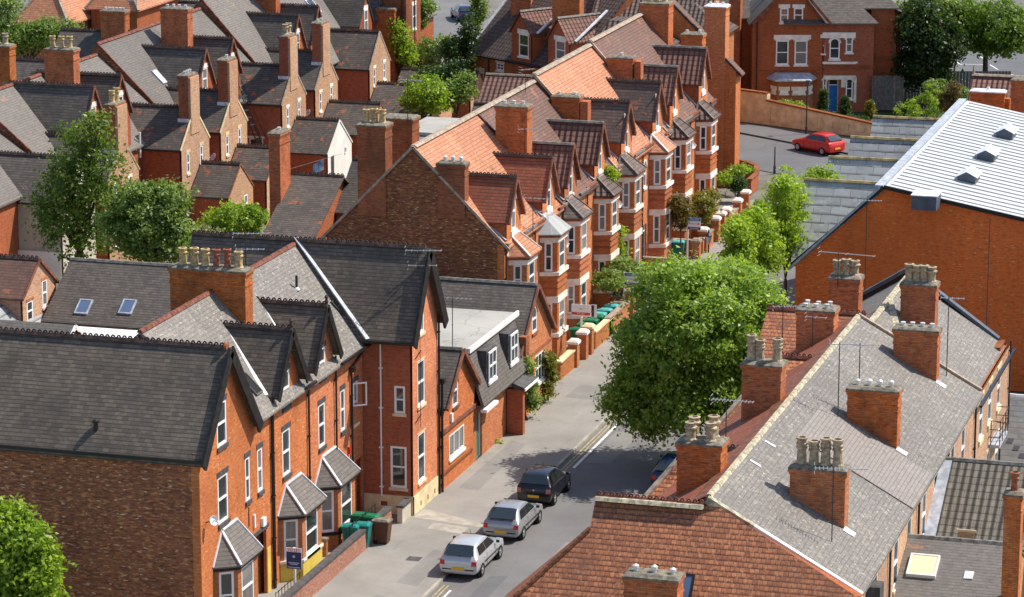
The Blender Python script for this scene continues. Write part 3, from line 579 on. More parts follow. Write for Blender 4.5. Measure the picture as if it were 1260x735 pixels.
# --- house B
hB = thing('terraced_house', 'left terraced house with yellow painted bay base behind the blue letting board', 'house', (-48, 119, 0), group='gabled houses of the near left terrace')
H_ = [window(hB, f, 118.3, 119.15, 7.35, 8.85, **dk), window(hB, f, 118.2, 119.1, 4.45, 6.4, **dk)]
m = MB(); m.wall(f, [(116.9, 0), (121.3, 0), (121.3, 7.93), (120.2, 7.93), (120.2, 8.45), (118.7, 10.62), (117.2, 8.45), (117.2, 7.93), (116.9, 7.93)], H_)
m.box(-52.2, XF-.3, 116.91, 121.3, 0, 7.9); m.build('front_wall', 'brick_clean_orange', hB)
main_roof(hB, 116.9, 121.3); gablet(hB, 118.7, 1.5, 8.5, 10.65, -44.45)
bay(hB, XF, -44.0, 117.7, 121.1, .55, 0, 2.95, [(1.0, 2.75)], 'brick_orange', rz=1.1, sidew=.6, base='yellow_paint')
pipe(hB, f, 116.98, 0, 8.2, 'paint_black'); pipe(hB, f, 121.2, 3.2, 8.1); gutter(hB, f, 120.1, 121.3, 7.8, .38)
chimney(hB, -50.35, -47.0, 120.0, 120.85, 9.4, 12.55, 'bbbrrb', pm='pot_buff', along='x', cap='cement_cap')
aerial(hB, -47.3, 120.9, 12.4, 14.1, .3, 1.5, 8, boom2=True)
zf = lambda x: 11.7-(x+48.5)*MK+.02; m = MB(); m.slab([(-47.05, 119.8, zf(-47.05)), (-46.6, 119.8, zf(-46.6)), (-46.6, 120.3, zf(-46.6)), (-47.05, 120.3, zf(-47.05))], .03); m.build('lead_flashing', 'lead_white', hB)
# --- house C
hC = thing('terraced_house', 'left terraced house with an open casement beside the tall projecting wing', 'house', (-48, 125, 0), group='gabled houses of the near left terrace')
H_ = [window(hC, f, 122.7, 123.5, 7.5, 8.8, **dk), window(hC, f, 122.55, 123.35, 4.5, 6.4, **dk), window(hC, f, 125.35, 125.9, 4.5, 6.35, **dk), window(hC, f, 126.95, 127.6, 4.4, 6.3, open_=True, sill='stone_cream', lintel='stone_dark'), rect(126.4, 128.2, 0, 2.7)]
m = MB(); m.wall(f, [(121.3, 0), (128.25, 0), (128.25, 7.93), (124.4, 7.93), (124.4, 8.5), (122.95, 10.62), (121.5, 8.5), (121.5, 7.93), (121.3, 7.93)], H_)
m.box(-52.2, XF-.3, 121.31, 128.2, 0, 7.9); m.build('front_wall', 'brick_clean_orange', hC)
door(hC, FX(XF-.3), 127.2, 128.1, .1, 2.7, 'upvc')
main_roof(hC, 121.3, 130.2); gablet(hC, 122.95, 1.45, 8.55, 10.7, -44.45)
bay(hC, XF, -44.0, 122.1, 125.4, .55, 0, 2.95, [(.9, 2.75)], 'brick_orange', rz=1.1, sidew=.6, sillm='paint_black')
gutter(hC, f, 124.5, 128.2, 7.78, .4); pipe(hC, f, 124.6, 3., 8.1); pipe(hC, f, 126.6, 0, 6.9, hopper=True, r=.055)
m = MB(); m.beam((-44.72, 126.6, 7.05), (-44.45, 127.6, 7.75), .09, .09); m.build('downpipe_bend', 'paint_black', hC)
skylight(hC, R3(425, 386, (-48.5, 0, MZ+.02), (MK, 0, 1)), (0, 1, 0), sd, .8, 1.6, 'pane_dark', 'iron')
p = R3(365, 356, (-48.5, 0, MZ), (MK, 0, 1)); m = MB(); m.cyl(p-Z*.2, p+Z*.6, .06, n=8); m.build('soil_vent_pipe', 'iron', hC); m = MB(); m.lathe(p, [(.16, -.03), (.12, .05), (.07, .1)], 8); m.build('lead_collar', 'lead_white', hC)
skylight(hC, R3(208, 372, (-48.5, 0, MZ), (MK, 0, 1)), (0, 1, 0), sd, .01, .01) if False else None
m = MB(); m.fbox(f, 126.2, 126.35, 3.3, 3.6, 0, .1); m.build('alarm_box', 'tail_red', hC)
# --- house D: big cross wing
hD = thing('terraced_house', 'tall cross-wing house with a very steep black roof and white downpipe, projecting to the pavement', 'house', (-47, 130, 0))
fd = FX(-42.5); cr = dict(sill='stone_cream', lintel='stone_cream', lh=.03)
fn = FMY(128.31)
HD = [window(hD, fd, 129.05, 129.95, 8.1, 10.0, **cr), window(hD, fd, 129.0, 130.0, 4.85, 6.9, **cr), window(hD, fd, 129.0, 130.0, 1.35, 3.6, **cr)]
HN = [window(hD, fn, -43.35, -42.85, 4.7, 5.95, sill='stone_cream', lintel=None), window(hD, fn, -43.55, -42.8, 1.3, 3.2, sill='stone_cream', lintel=None)]
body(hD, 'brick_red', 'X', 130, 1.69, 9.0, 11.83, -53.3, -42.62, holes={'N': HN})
m = MB(); m.wall(fd, [(128.3, 0), (131.9, 0), (131.9, 8.6), (130, 11.8), (128.3, 9.0)], HD); m.build('front_wall', 'brick_clean_orange', hD)
m = MB(); m.fbox(fd, 128.27, 131.9, 0, .95, 0, .04); m.fbox(fn, -44.8, -42.46, 0, .95, 0, .04); pl = m.build('plinth', 'stone_cream', hD)
m = MB()
for u in (-44.0, -43.2): m.fbox(fn, u, u+.3, .45 if u < -43.5 else .2, .65 if u < -43.5 else .4, .04, .05)
for u in (129.2, 130.2, 131.2): m.fbox(fd, u, u+.12, .3, .5, .04, .05)
m.build('air_bricks', 'brick_sooty', pl)
m = MB(); roofX(m, 130, 1.7, 9.0, 11.85, -53.4, -42.2, ov=.55, t=.14); rD = m.build('cross_roof', 'slate_black', hD)
m = MB(); ridge(m, (-53.4, 130, 11.88), (-42.4, 130, 11.88), True, pitch=.22); m.build('ridge_tiles', 'ridge_dark', rD)
m = MB(); vergeX(m, -42.2, 130, 1.7, 9.0, 11.85, .10, .55, .57); m.build('bargeboard', 'bargeboard_black', rD)
m = MB(); m.beam((-44.35, 127.72, 8.12), (-48.5, 130.05, 11.95), .22, .07); m.build('lead_valley', 'lead', rD)
m = MB(); m.beam((-44.5, 127.72, 8.0), (-42.3, 127.72, 8.0), .12, .12); m.build('gutter', 'paint_black', rD)
pipe(hD, fn, -43.95, .9, 8.0, 'upvc', .04); pipe(hD, fd, 131.85, 0, 8.4, r=.05)
aerial(hD, -42.6, 129.5, 8.6, 11.9, .25, 1.6, 7, boom2=True)
m = MB(); 
for z in (4.2, 7.1): m.beam((-42.5, 128.6, z), (-42.4, 129.2, z+.3), .03, .03)
m.cyl((-42.42, 129.15, 3.9), (-42.42, 129.15, 8.9), .015, n=5); m.build('aerial_cable', 'paint_black', hD)
# ================================================================ low cottages between the wing and the long terrace
XB = -42.45; fb = FX(XB)
c1 = thing('cottage', 'low brick cottage with an arched gable window over a wide white window', 'house', (-44, 134.6, 0))
rr = dict(sill='stone_dark', lintel='stone_dark')
H1 = [window(c1, fb, 133.95, 134.75, 3.55, 5.0, arch=True, sill='bargeboard_rust', lintel='brick_sooty', glass='pane_dark'), window(c1, fb, 133.4, 135.7, 1.25, 2.4, cols=3, mid=False, sill='upvc', lintel=None)]
m = MB(); m.wall(fb, [(132, 0), (137.4, 0), (137.4, 4.0), (135.0, 6.0), (132.6, 4.0), (132, 3.5)], H1); m.build('front_wall', 'brick_clean_orange', c1)
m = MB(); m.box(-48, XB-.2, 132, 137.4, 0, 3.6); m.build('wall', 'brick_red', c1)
m = MB(); roofX(m, 135.0, 2.4, 4.0, 6.1, -48, -42.2, ov=.1); r = m.build('roof', 'slate_dark', c1)
m = MB(); ridge(m, (-48, 135.0, 6.13), (-42.3, 135.0, 6.13), False); m.build('ridge_tiles', 'ridge_grey', r)
m = MB(); vergeX(m, -42.22, 135.0, 2.4, 4.0, 6.1, .08, .2, .12, dz=0); m.build('bargeboard', 'bargeboard_rust', r)
m = MB(); m.fbox(fb, 132.1, 137.4, 2.75, 2.95, 0, .1); m.build('string_course', 'bargeboard_rust', c1)
m = MB(); m.fbox(fb, 132.1, 136.9, .78, .9, 0, .06); m.build('plinth_course', 'brick_sooty', c1); m = MB(); m.fbox(fb, 133.55, 133.75, 2.98, 3.4, 0, .1); m.build('meter_box', 'upvc', c1)
pipe(c1, fb, 132.12, 0, 5.2, r=.06, hopper=True)
c2 = thing('cottage', 'cottage with a flat felt roof, slate-hung mansard front and teal door', 'house', (-44, 141, 0))
m = MB(); m.wall(fb, rect(137.4, 144.6, 0, 3.0), [door(c2, fb, 137.6, 138.5, .1, 2.3, 'door_teal', False), door(c2, fb, 143.3, 144.2, .1, 2.2, 'door_dark')]); m.box(-48, XB-.3, 137.41, 144.6, 0, 3.0); m.build('wall', 'brick_clean_orange', c2)
m = MB(); q = [(-48, 137.35), (-42.75, 137.35), (-42.75, 145.2), (-48, 145.2)]; m.hexa([(x, y, 5.35) for x, y in q], [(x, y, 5.5) for x, y in q]); m.hexa([(-48.6, 131.8, 5.3), (-43.2, 133.2, 5.3), (-42.75, 137.36, 5.3), (-48.6, 137.36, 5.3)], [(-48.6, 131.8, 5.48), (-43.2, 133.2, 5.48), (-42.75, 137.36, 5.48), (-48.6, 137.36, 5.48)]) if False else None
rf = m.build('flat_roof', 'felt_roof', c2)
m = MB(); m.box(-48, -42.85, 137.38, 145.15, 3.0, 5.3); m.build('core_wall', 'slate_dark', c2)
m = MB(); a = [(-42.84, 5.35), (-42.05, 2.75)]
mz = MB(); mz.hexa([(-42.15, 137.38, 2.8), (-42.0, 137.38, 2.8), (-42.0, 144.9, 2.8), (-42.15, 144.9, 2.8)], [(-42.95, 137.38, 5.34), (-42.8, 137.38, 5.34), (-42.8, 144.9, 5.34), (-42.95, 144.9, 5.34)]); mz.box(-42.9, -42.05, 137.38, 144.9, 2.7, 2.8)
mo = mz.build('mansard_front', 'slate_brownish_grey', c2)
m = MB(); m.beam((-42.68, 137.2, 5.45), (-42.68, 145.3, 5.45), .12, .24); m.build('fascia', 'upvc', c2)
for ya in (138.7, 142.3):
    fm = FX(-42.22); d_ = MB(); d_.fbox(fm, ya-.12, ya+1.35, 3.5, 5.15, -.6, -.02); dd = d_.build('dormer_box', 'stone_dark', c2)
    window(c2, Fr((-42.18, 0, 0), (0, 1, 0)), ya, ya+1.2, 3.6, 5.05, cols=2, mid=True, sill='upvc', lintel=None, dep=.0)
m = MB(); mz = [(-42.0, 142.4), (-41.5, 142.4), (-41.5, 144.6), (-42.0, 144.6)]
m.hexa([(x, y, 2.35) for x, y in mz], [(-42.3, 142.4, 2.75), (-41.5, 142.4, 2.45), (-41.5, 144.7, 2.45), (-42.3, 144.7, 2.75)]); m.build('porch_roof', 'stone_dark', c2)
m = MB(); m.box(-42.4, -41.6, 142.45, 142.8, 0, 2.35); m.build('porch_pier', 'brick_red', c2)
m = MB(); m.fbox(FX(-41.5), 142.4, 144.7, 2.3, 2.42, 0, .05); m.build('porch_fascia', 'upvc', c2); m = MB(); m.fbox(FX(-42.2), 137.5, 139.4, 2.45, 2.6, 0, .3); m.build('door_canopy', 'upvc', c2)
p = P(568, 430, X=-43.2); aerial(c2, -43.6, 137.6, 5.4, 7.9, .1, 1.4, 7)
c3 = thing('cottage', 'brick cottage with an arched window in its gable and climbers beside the door', 'house', (-44, 147.5, 0))
H1 = [window(c3, fb, 147.0, 147.85, 4.0, 5.35, arch=True, sill='brick_sooty', lintel='brick_sooty'), window(c3, fb, 147.6, 149.3, 1.25, 2.75, cols=3, sill='upvc', lintel=None, mid=True)]
m = MB(); m.wall(fb, [(144.6, 0), (150.6, 0), (150.6, 3.6), (147.4, 6.35), (144.6, 3.95)], H1); m.build('front_wall', 'brick_clean_orange', c3)
m = MB(); m.box(-49, XB-.2, 144.9, 150.5, 0, 3.9); m.build('wall', 'brick_red', c3)
m = MB(); roofX(m, 147.4, 3.0, 3.7, 6.45, -50, -42.2, ov=.15); r = m.build('roof', 'slate_dark', c3)
m = MB(); ridge(m, (-50, 147.4, 6.48), (-42.3, 147.4, 6.48), False); m.build('ridge_tiles', 'ridge_grey', r)
m = MB(); vergeX(m, -42.22, 147.4, 3.0, 3.7, 6.45, .08, .18, .15, dz=0); m.build('bargeboard', 'bargeboard_rust', r)
m = MB(); m.fbox(fb, 144.7, 145.3, 2.9, 4.4, 0, .35); m.fbox(fb, 144.6, 150.5, 2.95, 3.1, 0, .06); m.build('corbelled_eave', 'brick_sooty', c3)
# ================================================================ long terrace of eight bay-fronted houses
XT = -45.0; ft = FX(XT)
bnd = [150.7, 156.0, 161.4, 166.4, 172.7, 178.9, 184.9, 191.0, 197.8]
dy = [152.4, 159.0, 163.3, 169.5, 175.4, 182.8, 187.1, 194.8]; dz = [10.8, 10.65, 10.6, 10.75, 11.0, 11.0, 11.3, 11.35]
by = [151.7, 157.45, 161.9, 168.4, 173.7, 181.1, 186.3, 193.1]
mainm = ['tile_orange', 'tile_orange', 'tile_brown_plain', 'tile_brown_plain', 'tile_orange', 'tile_orange', 'tile_brown_plain', 'tile_brown_plain']
dorm = ['tile_red_dormer', 'tile_red_dormer', 'tile_brown_concrete', 'tile_brown_concrete', 'tile_mixed_slate', 'tile_mixed_slate', 'tile_brown_concrete', 'tile_brown_concrete']
bayr = ['tile_orange', 'lead_bay', 'tile_mixed_slate', 'tile_brown_dark', 'tile_mixed_slate', 'tile_orange', 'tile_brown_dark', 'tile_brown_dark']
rzs = [12.4, 12.4, 12.4, 12.4, 12.75, 12.75, 12.95, 12.95]
lab = ['first bay-fronted house, joined to the mottled brown end wall, with orange tiled bay roof', 'bay-fronted house with a domed grey lead bay roof near the end wall',
       'bay-fronted house with brown concrete-tiled dormer and patched bay roof behind the two-part board', 'bay-fronted house with a green shrub sprouting beside its bay roof',
       'bay-fronted house with a slate and orange patched dormer and plain white-headed dormer window', 'bay-fronted house with bright orange bay roof in the middle of the terrace',
       'bay-fronted house second from the far end of the long terrace', 'last bay-fronted house of the terrace beside the tall blank brick gable']
for i in range(8):
    y0, y1 = bnd[i], bnd[i+1]; zr = rzs[i]; ze = 7.65; h = thing('terraced_house', lab[i], 'house', (-48, (y0+y1)/2, 0), group='bay fronted houses of the long terrace')
    e = .25 if i > 3 else 0.; c = dy[i]; za = dz[i]; hw = 1.25
    arch = i not in (4, 5)
    bayc = by[i]+.95
    du = y1-1.0 if i % 2 == 0 else y0+1.0
    du = (y1-.9) if bayc < (y0+y1)/2 else (y0+.9)
    hs = [window(h, ft, c-.36, c+.36, za-2.75, za-.85, arch=arch, mid=True, lintel='stone_white', sill='stone_white', sh=.28, ears=.22, lh=.22),
          window(h, ft, du-.3, du+.3, 4.9+e, 6.5+e, arch=True, sill='stone_white', lintel='stone_white'), door(h, ft, du-.5, du+.5, .5, 2.9, 'door_dark')]
    m = MB(); m.wall(ft, [(y0, 0), (y1, 0), (y1, ze+.05), (c+hw, ze+.05), (c+hw, za-1.95), (c, za), (c-hw, za-1.95), (c-hw, ze+.05), (y0, ze+.05)], hs)
    m.build('front_wall', 'brick_clean_orange', h)
    body(h, 'brick_brown_mottled' if i == 0 else 'brick_sooty', 'Y', -49.8, 4.62, ze, zr-.1, y0+(0 if i else .0), y1-.01, cL=4.7)
    m = MB(); roofY(m, -49.8, 4.8, ze, zr, y0-(.06 if i in (0, 4) else 0), y1, ov=.2, hwL=4.7); ro = m.build('roof', mainm[i], h)
    if i == 0:
        v = MB(); k = (zr-ze)/4.8; v.beam((-49.8, y0-.07, zr+.0), (-44.7, y0-.07, ze-k*.3), .08, .13); v.beam((-49.8, y0-.07, zr), (-54.8, y0-.07, ze-.3), .08, .13); v.build('verge', 'ridge_stone', ro)
    if i in (1, 3, 6): dish(h, ft, y1-.4, 5.6+e, .24)
    if i in (4, 2, 6):
        v = MB(); k = (zr-ze)/4.8; v.beam((-49.8, y0, zr+.03), (-44.75, y0, ze-k*.25+.03), .16, .14); v.build('verge', 'ridge_stone' if i != 2 else 'ridge_dark', ro)
    m = MB(); ridge(m, (-49.8, y0, zr+.04), (-49.8, y1, zr+.04), False, w=.22); m.build('ridge_tiles', 'ridge_stone', ro)
    # dormer
    kk = (zr-ze)/4.8; xb = -49.8+(zr-za)/kk-.5
    m = MB(); roofX(m, c, hw, za-1.92, za, xb, XT+.22, ov=.14, t=.09); dr = m.build('dormer_roof', dorm[i], h)
    m = MB(); ridge(m, (xb+.4, c, za+.03), (XT+.2, c, za+.03), i in (0, 1, 4, 5), pitch=.2); m.build('ridge_tiles', 'ridge_dark' if i in (0, 1, 4, 5) else 'ridge_grey', dr)
    m = MB(); vergeX(m, XT+.2, c, hw, za-1.92, za, .07, .16, .14, dz=0); m.build('bargeboard', 'bargeboard_rust', dr)
    for q_ in (c-hw, c+hw-.12): m = MB(); m.box(xb, XT-.05, q_, q_+.12, ze-.5, za-1.95); m.build('dormer_cheek', 'brick_red', h)
    m = MB(); xk = -49.8+(zr-(za-1.95))/kk; m.beam((xk-.2, c-hw-.06, za-1.9), (XT+.0, c-hw-.06, ze+.12), .2, .06); m.build('lead_flashing', 'lead', h)
    # bay
    e2 = e
    bay(h, XT, -44.1, by[i]-.25, by[i]+2.15, .3, 0, 6.85+e, [(1.55, 3.15+e*.5), (4.85+e, 6.4+e)], 'brick_orange', rz=.95,
        bands=[(6.4+e, 6.72+e, .04), (4.62+e, 4.82+e, .1), (3.15+e*.5, 3.5+e*.5, .04), (1.3, 1.52, .1), (3.9+e, 3.97+e, .04), (4.25+e, 4.32+e, .05)], ov=.22, rmat=bayr[i],
        hip={'tile_orange': 'stone_white', 'lead_bay': None}.get(bayr[i], 'ridge_grey'), sidew=.42, frontw=1.05, soff='brick_sooty')
    for ga, gb in ((y0, c-hw-.1), (c+hw+.1, y1)):
        if gb-ga > .2: g = MB(); g.fbox(ft, ga, gb, ze-.1, ze+.02, .12, .24); g.build('gutter', 'bargeboard_rust' if i % 2 else 'ridge_grey', h)
    pipe(h, ft, y0+.08, 0, ze, 'iron' if i % 2 else 'paint_black')
    if i == 0: T0 = h
    if i == 0:
        chimney(h, -52.75, -51.25, 150.6, 151.7, 8.7, 13.35, 'bbb', mat='brick_sooty'); chimney(h, -48.5, -47.05, 150.62, 151.3, 8.8, 11.6, 'www', mat='brick_sooty')
        aerial(h, -44.7, 154.9, 6.0, 9.3, .1, 1.3, 6, boom2=True)
        m = MB(); m.fbox(FMY(150.7), -45.35, -45.0, 0, 7.6, 0, .02); m.build('brick_quoin', 'brick_clean_orange', h)
    if i == 1: chimney(h, -48.55, -46.8, 161.0, 162.0, 8.9, 12.85, 'sss'); aerial(h, -46.1, 158.2, 10.4, 12.3, .5, 1., 6)
    if i == 0: chimney(h, -53.1, -51.4, 155.4, 156.6, 8., 12.9, '', mat='brick_sooty', cap='cement_cap'); aerial(h, -51.6, 155.3, 12.8, 15.1, 0, 1.2, 5)
    if i == 3: chimney(h, -48.6, -47.0, 172.2, 173.1, 9., 11.6, 's s'); aerial(h, -49.4, 169.6, 12.2, 13.6, .8, .9, 5); c_ = MB(); c_.box(-46.95, -46.5, 172.3, 173., 9, 11.4); c_.build('chimney', 'brick_chimney', h)
    if i == 5: chimney(h, -48.55, -47.0, 184.4, 185.3, 9., 12.05, ' s '); c_ = MB(); c_.box(-46.9, -46.5, 184.5, 185.2, 9, 11.9); c_.build('chimney', 'brick_chimney', h)
    if i == 7: chimney(h, -49.9, -48.0, 197.6, 198.9, 9., 13.6, 'bbb'); chimney(h, -47.3, -45.9, 198.2, 199.2, 8., 11.6, 's s')
# tall blank gable at the far end
tg = thing('terraced_house', 'house with a tall blank brick gable and broad chimney facing the long terrace', 'house', (-50, 212, 0))
body(tg, 'brick_clean_orange', 'Y', -51.0, 5.3, 7.9, 13.0, 207.5, 209)
m = MB(); roofY(m, -51, 5.3, 7.9, 13.05, 207.6, 209, ov=.3); r = m.build('roof', 'tile_brown_plain', tg)
m = MB(); m.beam((-51, 207.55, 13.15), (-45.3, 207.55, 7.62), .22, .12); m.build('verge', 'ridge_dark', r)
chimney(tg, -47.9, -46.45, 207.38, 208.6, 0., 12.2, 'sss', mat='brick_clean_orange', cap='lead_white')
m = MB(); m.box(-55, -49.2, 204, 207.4, 0, 9.6); m.build('rear_wing', 'brick_red', tg); m = MB(); m.hexa([(-55, 203.9, 9.6), (-49, 203.9, 9.6), (-49, 207.5, 9.6), (-55, 207.5, 9.6)], [(-54, 205.5, 11.3), (-52, 205.5, 11.3), (-52, 207.5, 11.3), (-54, 207.5, 11.3)]); m.build('rear_wing_roof', 'tile_brown_dark', tg)
m = MB(); m.box(-45.65, -45.3, 209.5, 210.6, 0, 12); 
# ================================================================ terraces behind (left): main ridge along the street, dormers and rear wings toward +X
RX, RE, XW = -82.4, 6.3, -77.2; fr_ = FX(XW)
segs = [(158.7, 167.5, 9.9), (167.6, 176.3, 10.7), (176.3, 185.4, 10.7), (185.5, 194.3, 11.35), (194.3, 203.0, 11.35), (203.1, 211.9, 12.0), (211.9, 220.4, 12.0)]
dorms = [None, (172.9, 10.8), (176.95, 10.85), (190.7, 10.5), (195.5, 10.5), (208.0, 10.4), (212.1, 10.5)]
wings = [164.4, 170.9, 182.2, 188.8, 199.9, 206.4, 217.9]; wdx = [0]*7
wl = ['rear terraced house with a cream rendered back wing behind the tall dark tree', 'rear terraced house with a buff-potted chimney at its gable, partly behind the dark tree',
      'rear terraced house whose gable chimney has short white cowls, left one of the nearest pair', 'rear terraced house with a black fire escape and chimney behind the lower orange-patched outhouse',
      'rear terraced house with a frilly-potted chimney over its patched gable and deep red side wall', 'rear terraced house with a short buff chimney at the gable and black railing above',
      'rear terraced house at the far end with a broad orange-speckled slate wing and no chimney']
for i, (y0, y1, zr) in enumerate(segs):
    h = thing('terraced_house', wl[i], 'house', (-80, (y0+y1)/2, 0), group='terraced houses behind the back yards')
    hs = []
    d = dorms[i]
    if d: hs.append(window(h, fr_, d[0]-.42, d[0]+.42, d[1]-2.7, d[1]-1.25, sill='stone_white', lintel='stone_white', ears=.12, lh=.3))
    m = MB()
    ol = [(y0, 0), (y1, 0), (y1, RE), (y0, RE)]
    if d:
        c, za = d; hw = 1.45
        ol = [(y0, 0), (y1, 0), (y1, RE)] + ([(c+hw, RE)] if c+hw < y1 else []) + [(c+hw, za-2.3), (c, za), (c-hw, za-2.3), (c-hw, RE), (y0, RE)]
    if d and d[0]+1.45 > y1: ol = [(y0, 0), (y1, 0), (y1, RE), (d[0]+1.4, RE)] + ol[-5:]
    m.wall(fr_, ol, hs, .12); m.build('back_wall', 'brick_red', h)
    body(h, 'brick_brown_mottled', 'Y', RX, RX*0+4.95, RE, zr-.06, y0, y1-.02, cL=5.2)
    m = MB(); roofY(m, RX, 5.2, RE, zr, y0-.05, y1, ov=.25); ro = m.build('roof', 'slate_brownish_grey', h)
    m = MB(); ridge(m, (RX, y0, zr+.04), (RX, y1, zr+.04), False, w=.16); m.build('ridge_tiles', 'ridge_red', ro)
    if i in (1, 3, 5):
        m = MB(); k = (zr-RE)/5.2; m.beam((RX, y0-.04, zr+.02), (RX+5.5, y0-.04, RE-k*.3+.02), .12, .12); m.build('verge', 'ridge_red', ro)
        n_ = V((zr-RE)/5.2, 0, 1)
    if d:
        xb = RX+(zr-za)/((zr-RE)/5.2)-.5
        m = MB(); roofX(m, c, hw, za-2.3, za, xb, XW+.15, ov=.12, t=.09); dr = m.build('dormer_roof', 'slate_dark', h)
        m = MB(); ridge(m, (xb+.4, c, za+.03), (XW+.12, c, za+.03), True, pitch=.2); m.build('ridge_tiles', 'ridge_dark', dr)
        m = MB(); vergeX(m, XW+.14, c, hw, za-2.3, za, .06, .13, .12, dz=0); m.build('bargeboard', 'bargeboard_rust', dr)
        for q_ in (c-hw, c+hw-.1): m = MB(); m.box(xb, XW-.03, q_, q_+.1, RE-.4, za-2.32); m.build('dormer_cheek', 'brick_red', h)
    # rear wing
    c = wings[i]; hw = 2.3; ze, zr2, xg = 5.95, 8.15, -74.5
    if i == 6: ze, zr2 = 5.65, 8.0
    fg = FX(xg); cream = i == 0
    yl = dict(sill='stone_cream' if i in (2, 3) else 'stone_white', lintel='stone_cream' if i in (2, 3) else 'stone_white', ears=.1, lh=.2, glass='pane_dark')
    hw_ = [window(h, fg, c-1.45, c-1.0, 4.2, 5.5, **yl), window(h, fg, c+.75, c+1.2, 4.35, 5.6, **yl), window(h, fg, c-1.6, c-1.2, 1.9, 2.6, mid=False, **yl)]
    wn = []
    if i == 4: wn = [window(h, FMY(c-hw), -76.9, -75.9, 2.5, 3.5, mid=False, lh=.15)]
    body(h, 'render_cream' if cream else 'brick_red', 'X', c, hw, ze, zr2, XW-1.5, xg-.14, holes={'N': wn}, name='wing_wall')
    m = MB(); m.wall(fg, [(c-hw, 0), (c+hw, 0), (c+hw, ze), (c, zr2), (c-hw, ze)], hw_); m.build('wing_gable', 'render_cream' if cream else 'brick_buff_patched', h)
    m = MB(); roofX(m, c, hw, ze, zr2, XW-3, xg-.01, ov=.12); wr = m.build('wing_roof', 'slate_dark_patched' if i in (2, 4, 6, 3) else 'slate_dark', h)
    m = MB(); ridge(m, (XW-2.5, c, zr2+.03), (xg-.05, c, zr2+.03), True, pitch=.2); m.build('ridge_tiles', 'ridge_dark', wr)
    m = MB(); vergeX(m, xg+.0, c, hw, ze, zr2, .06, .12, .12, dz=.03); m.build('verge', 'stone_cream' if i in (2, 3) else 'ridge_stone', wr)
    m = MB(); m.beam((XW-.3, c-hw-.17, ze-.12), (xg, c-hw-.17, ze-.12), .09, .08); m.build('gutter', 'iron', wr)
    pn = {1: 'bb', 2: 'sss', 3: 's', 4: 'cc', 5: 'ss'}.get(i)
    if pn is not None:
        ch = chimney(h, -75.25, -74.62, c-.75, c+.75, ze+.4, 10.2, pn, along='y', mat='brick_sooty' if i in (2,) else 'brick_red', cap='cement_cap')
        m = MB(); m.box(-74.62, -74.45, c-.72, c+.72, ze+.6, 10.1); m.build('chimney_face', 'brick_buff_patched', ch)
        m = MB(); m.box(-75.3, -74.6, c-.85, c-.7, ze+.9+.25, ze+1.3+.3); m.build('lead_flashing', 'lead_white', ch)
    if i in (3, 5):
        dish(h, FMY(c-hw), -74.9, 4.3, .25)
        pipe(h, fr_, c-hw-.5, 0, RE, 'upvc')
    if i == 2: pipe(h, fr_, c-hw-.3, 5.3, 6.9, 'upvc', .07)
    if i == 3: skylight(h, R3(196, 95, (RX, 0, zr+.02), ((zr-RE)/5.2, 0, 1)), (0, 1, 0), (-1, 0, (zr-RE)/5.2), .75, 1.15, 'sign_white', 'lead')
    if i == 5: 
        skylight(h, R3(385, 8, (RX, 0, zr+.02), ((zr-RE)/5.2, 0, 1)), (0, 1, 0), (-1, 0, (zr-RE)/5.2), 1.2, 1.3, 'pane_dark', 'lead_white')
        m = MB(); 
        for k in range(5): m.cyl((-76.6+k*.45, c-2.2, 8.1), (-76.6+k*.45, c-2.2, 9.2), .02, n=5)
        for z in (8.65, 9.2): m.cyl((-76.6, c-2.2, z), (-74.8, c-2.2, z), .02, n=5)
        m.build('railing', 'iron', h)
    if i == 3:
        m = MB(); x0, x1, ya, yb = -76.9, -75.6, 193.9, 195.0
        for k in range(9):
            a = V(x0+.15*k, 195.6+.12*k, 6.6-.5*k); m.beam(a, a+V(.0, .7, 0), .35, .04)
        for q in ((0, 0), (0, .7)): m.beam(V(x0, 195.6+q[1], 7.6), V(x0+1.3, 196.6+q[1], 3.6), .04, .04); m.beam(V(x0, 195.6+q[1], 6.6), V(x0+1.3, 196.6+q[1], 2.6), .04, .08)
        m.box(x0-.6, x0+.5, 194.6, 196.2, 6.6, 6.65)
        for k in range(6):
            m.cyl((x0-.6+k*.22, 194.6, 6.6), (x0-.6+k*.22, 194.6, 8.2), .018, n=5)
        for z in (7.1, 7.6, 8.1): m.cyl((x0-.6, 194.6, z), (x0+.5, 194.6, z), .018, n=5)
        m.build('fire_escape', 'iron', h)
    cp = {1: (174.9, 12.55, 'bbb', -81.2), 3: (193.3, 11.7+.9, 'ssss', -81.3), 5: (211.0, 13.2, 'bb', -81.8)}.get(i)
    if cp: chimney(h, cp[3], cp[3]+1.9, cp[0], cp[0]+.9, 8.3, cp[1], cp[2], along='x', cap='cement_cap')
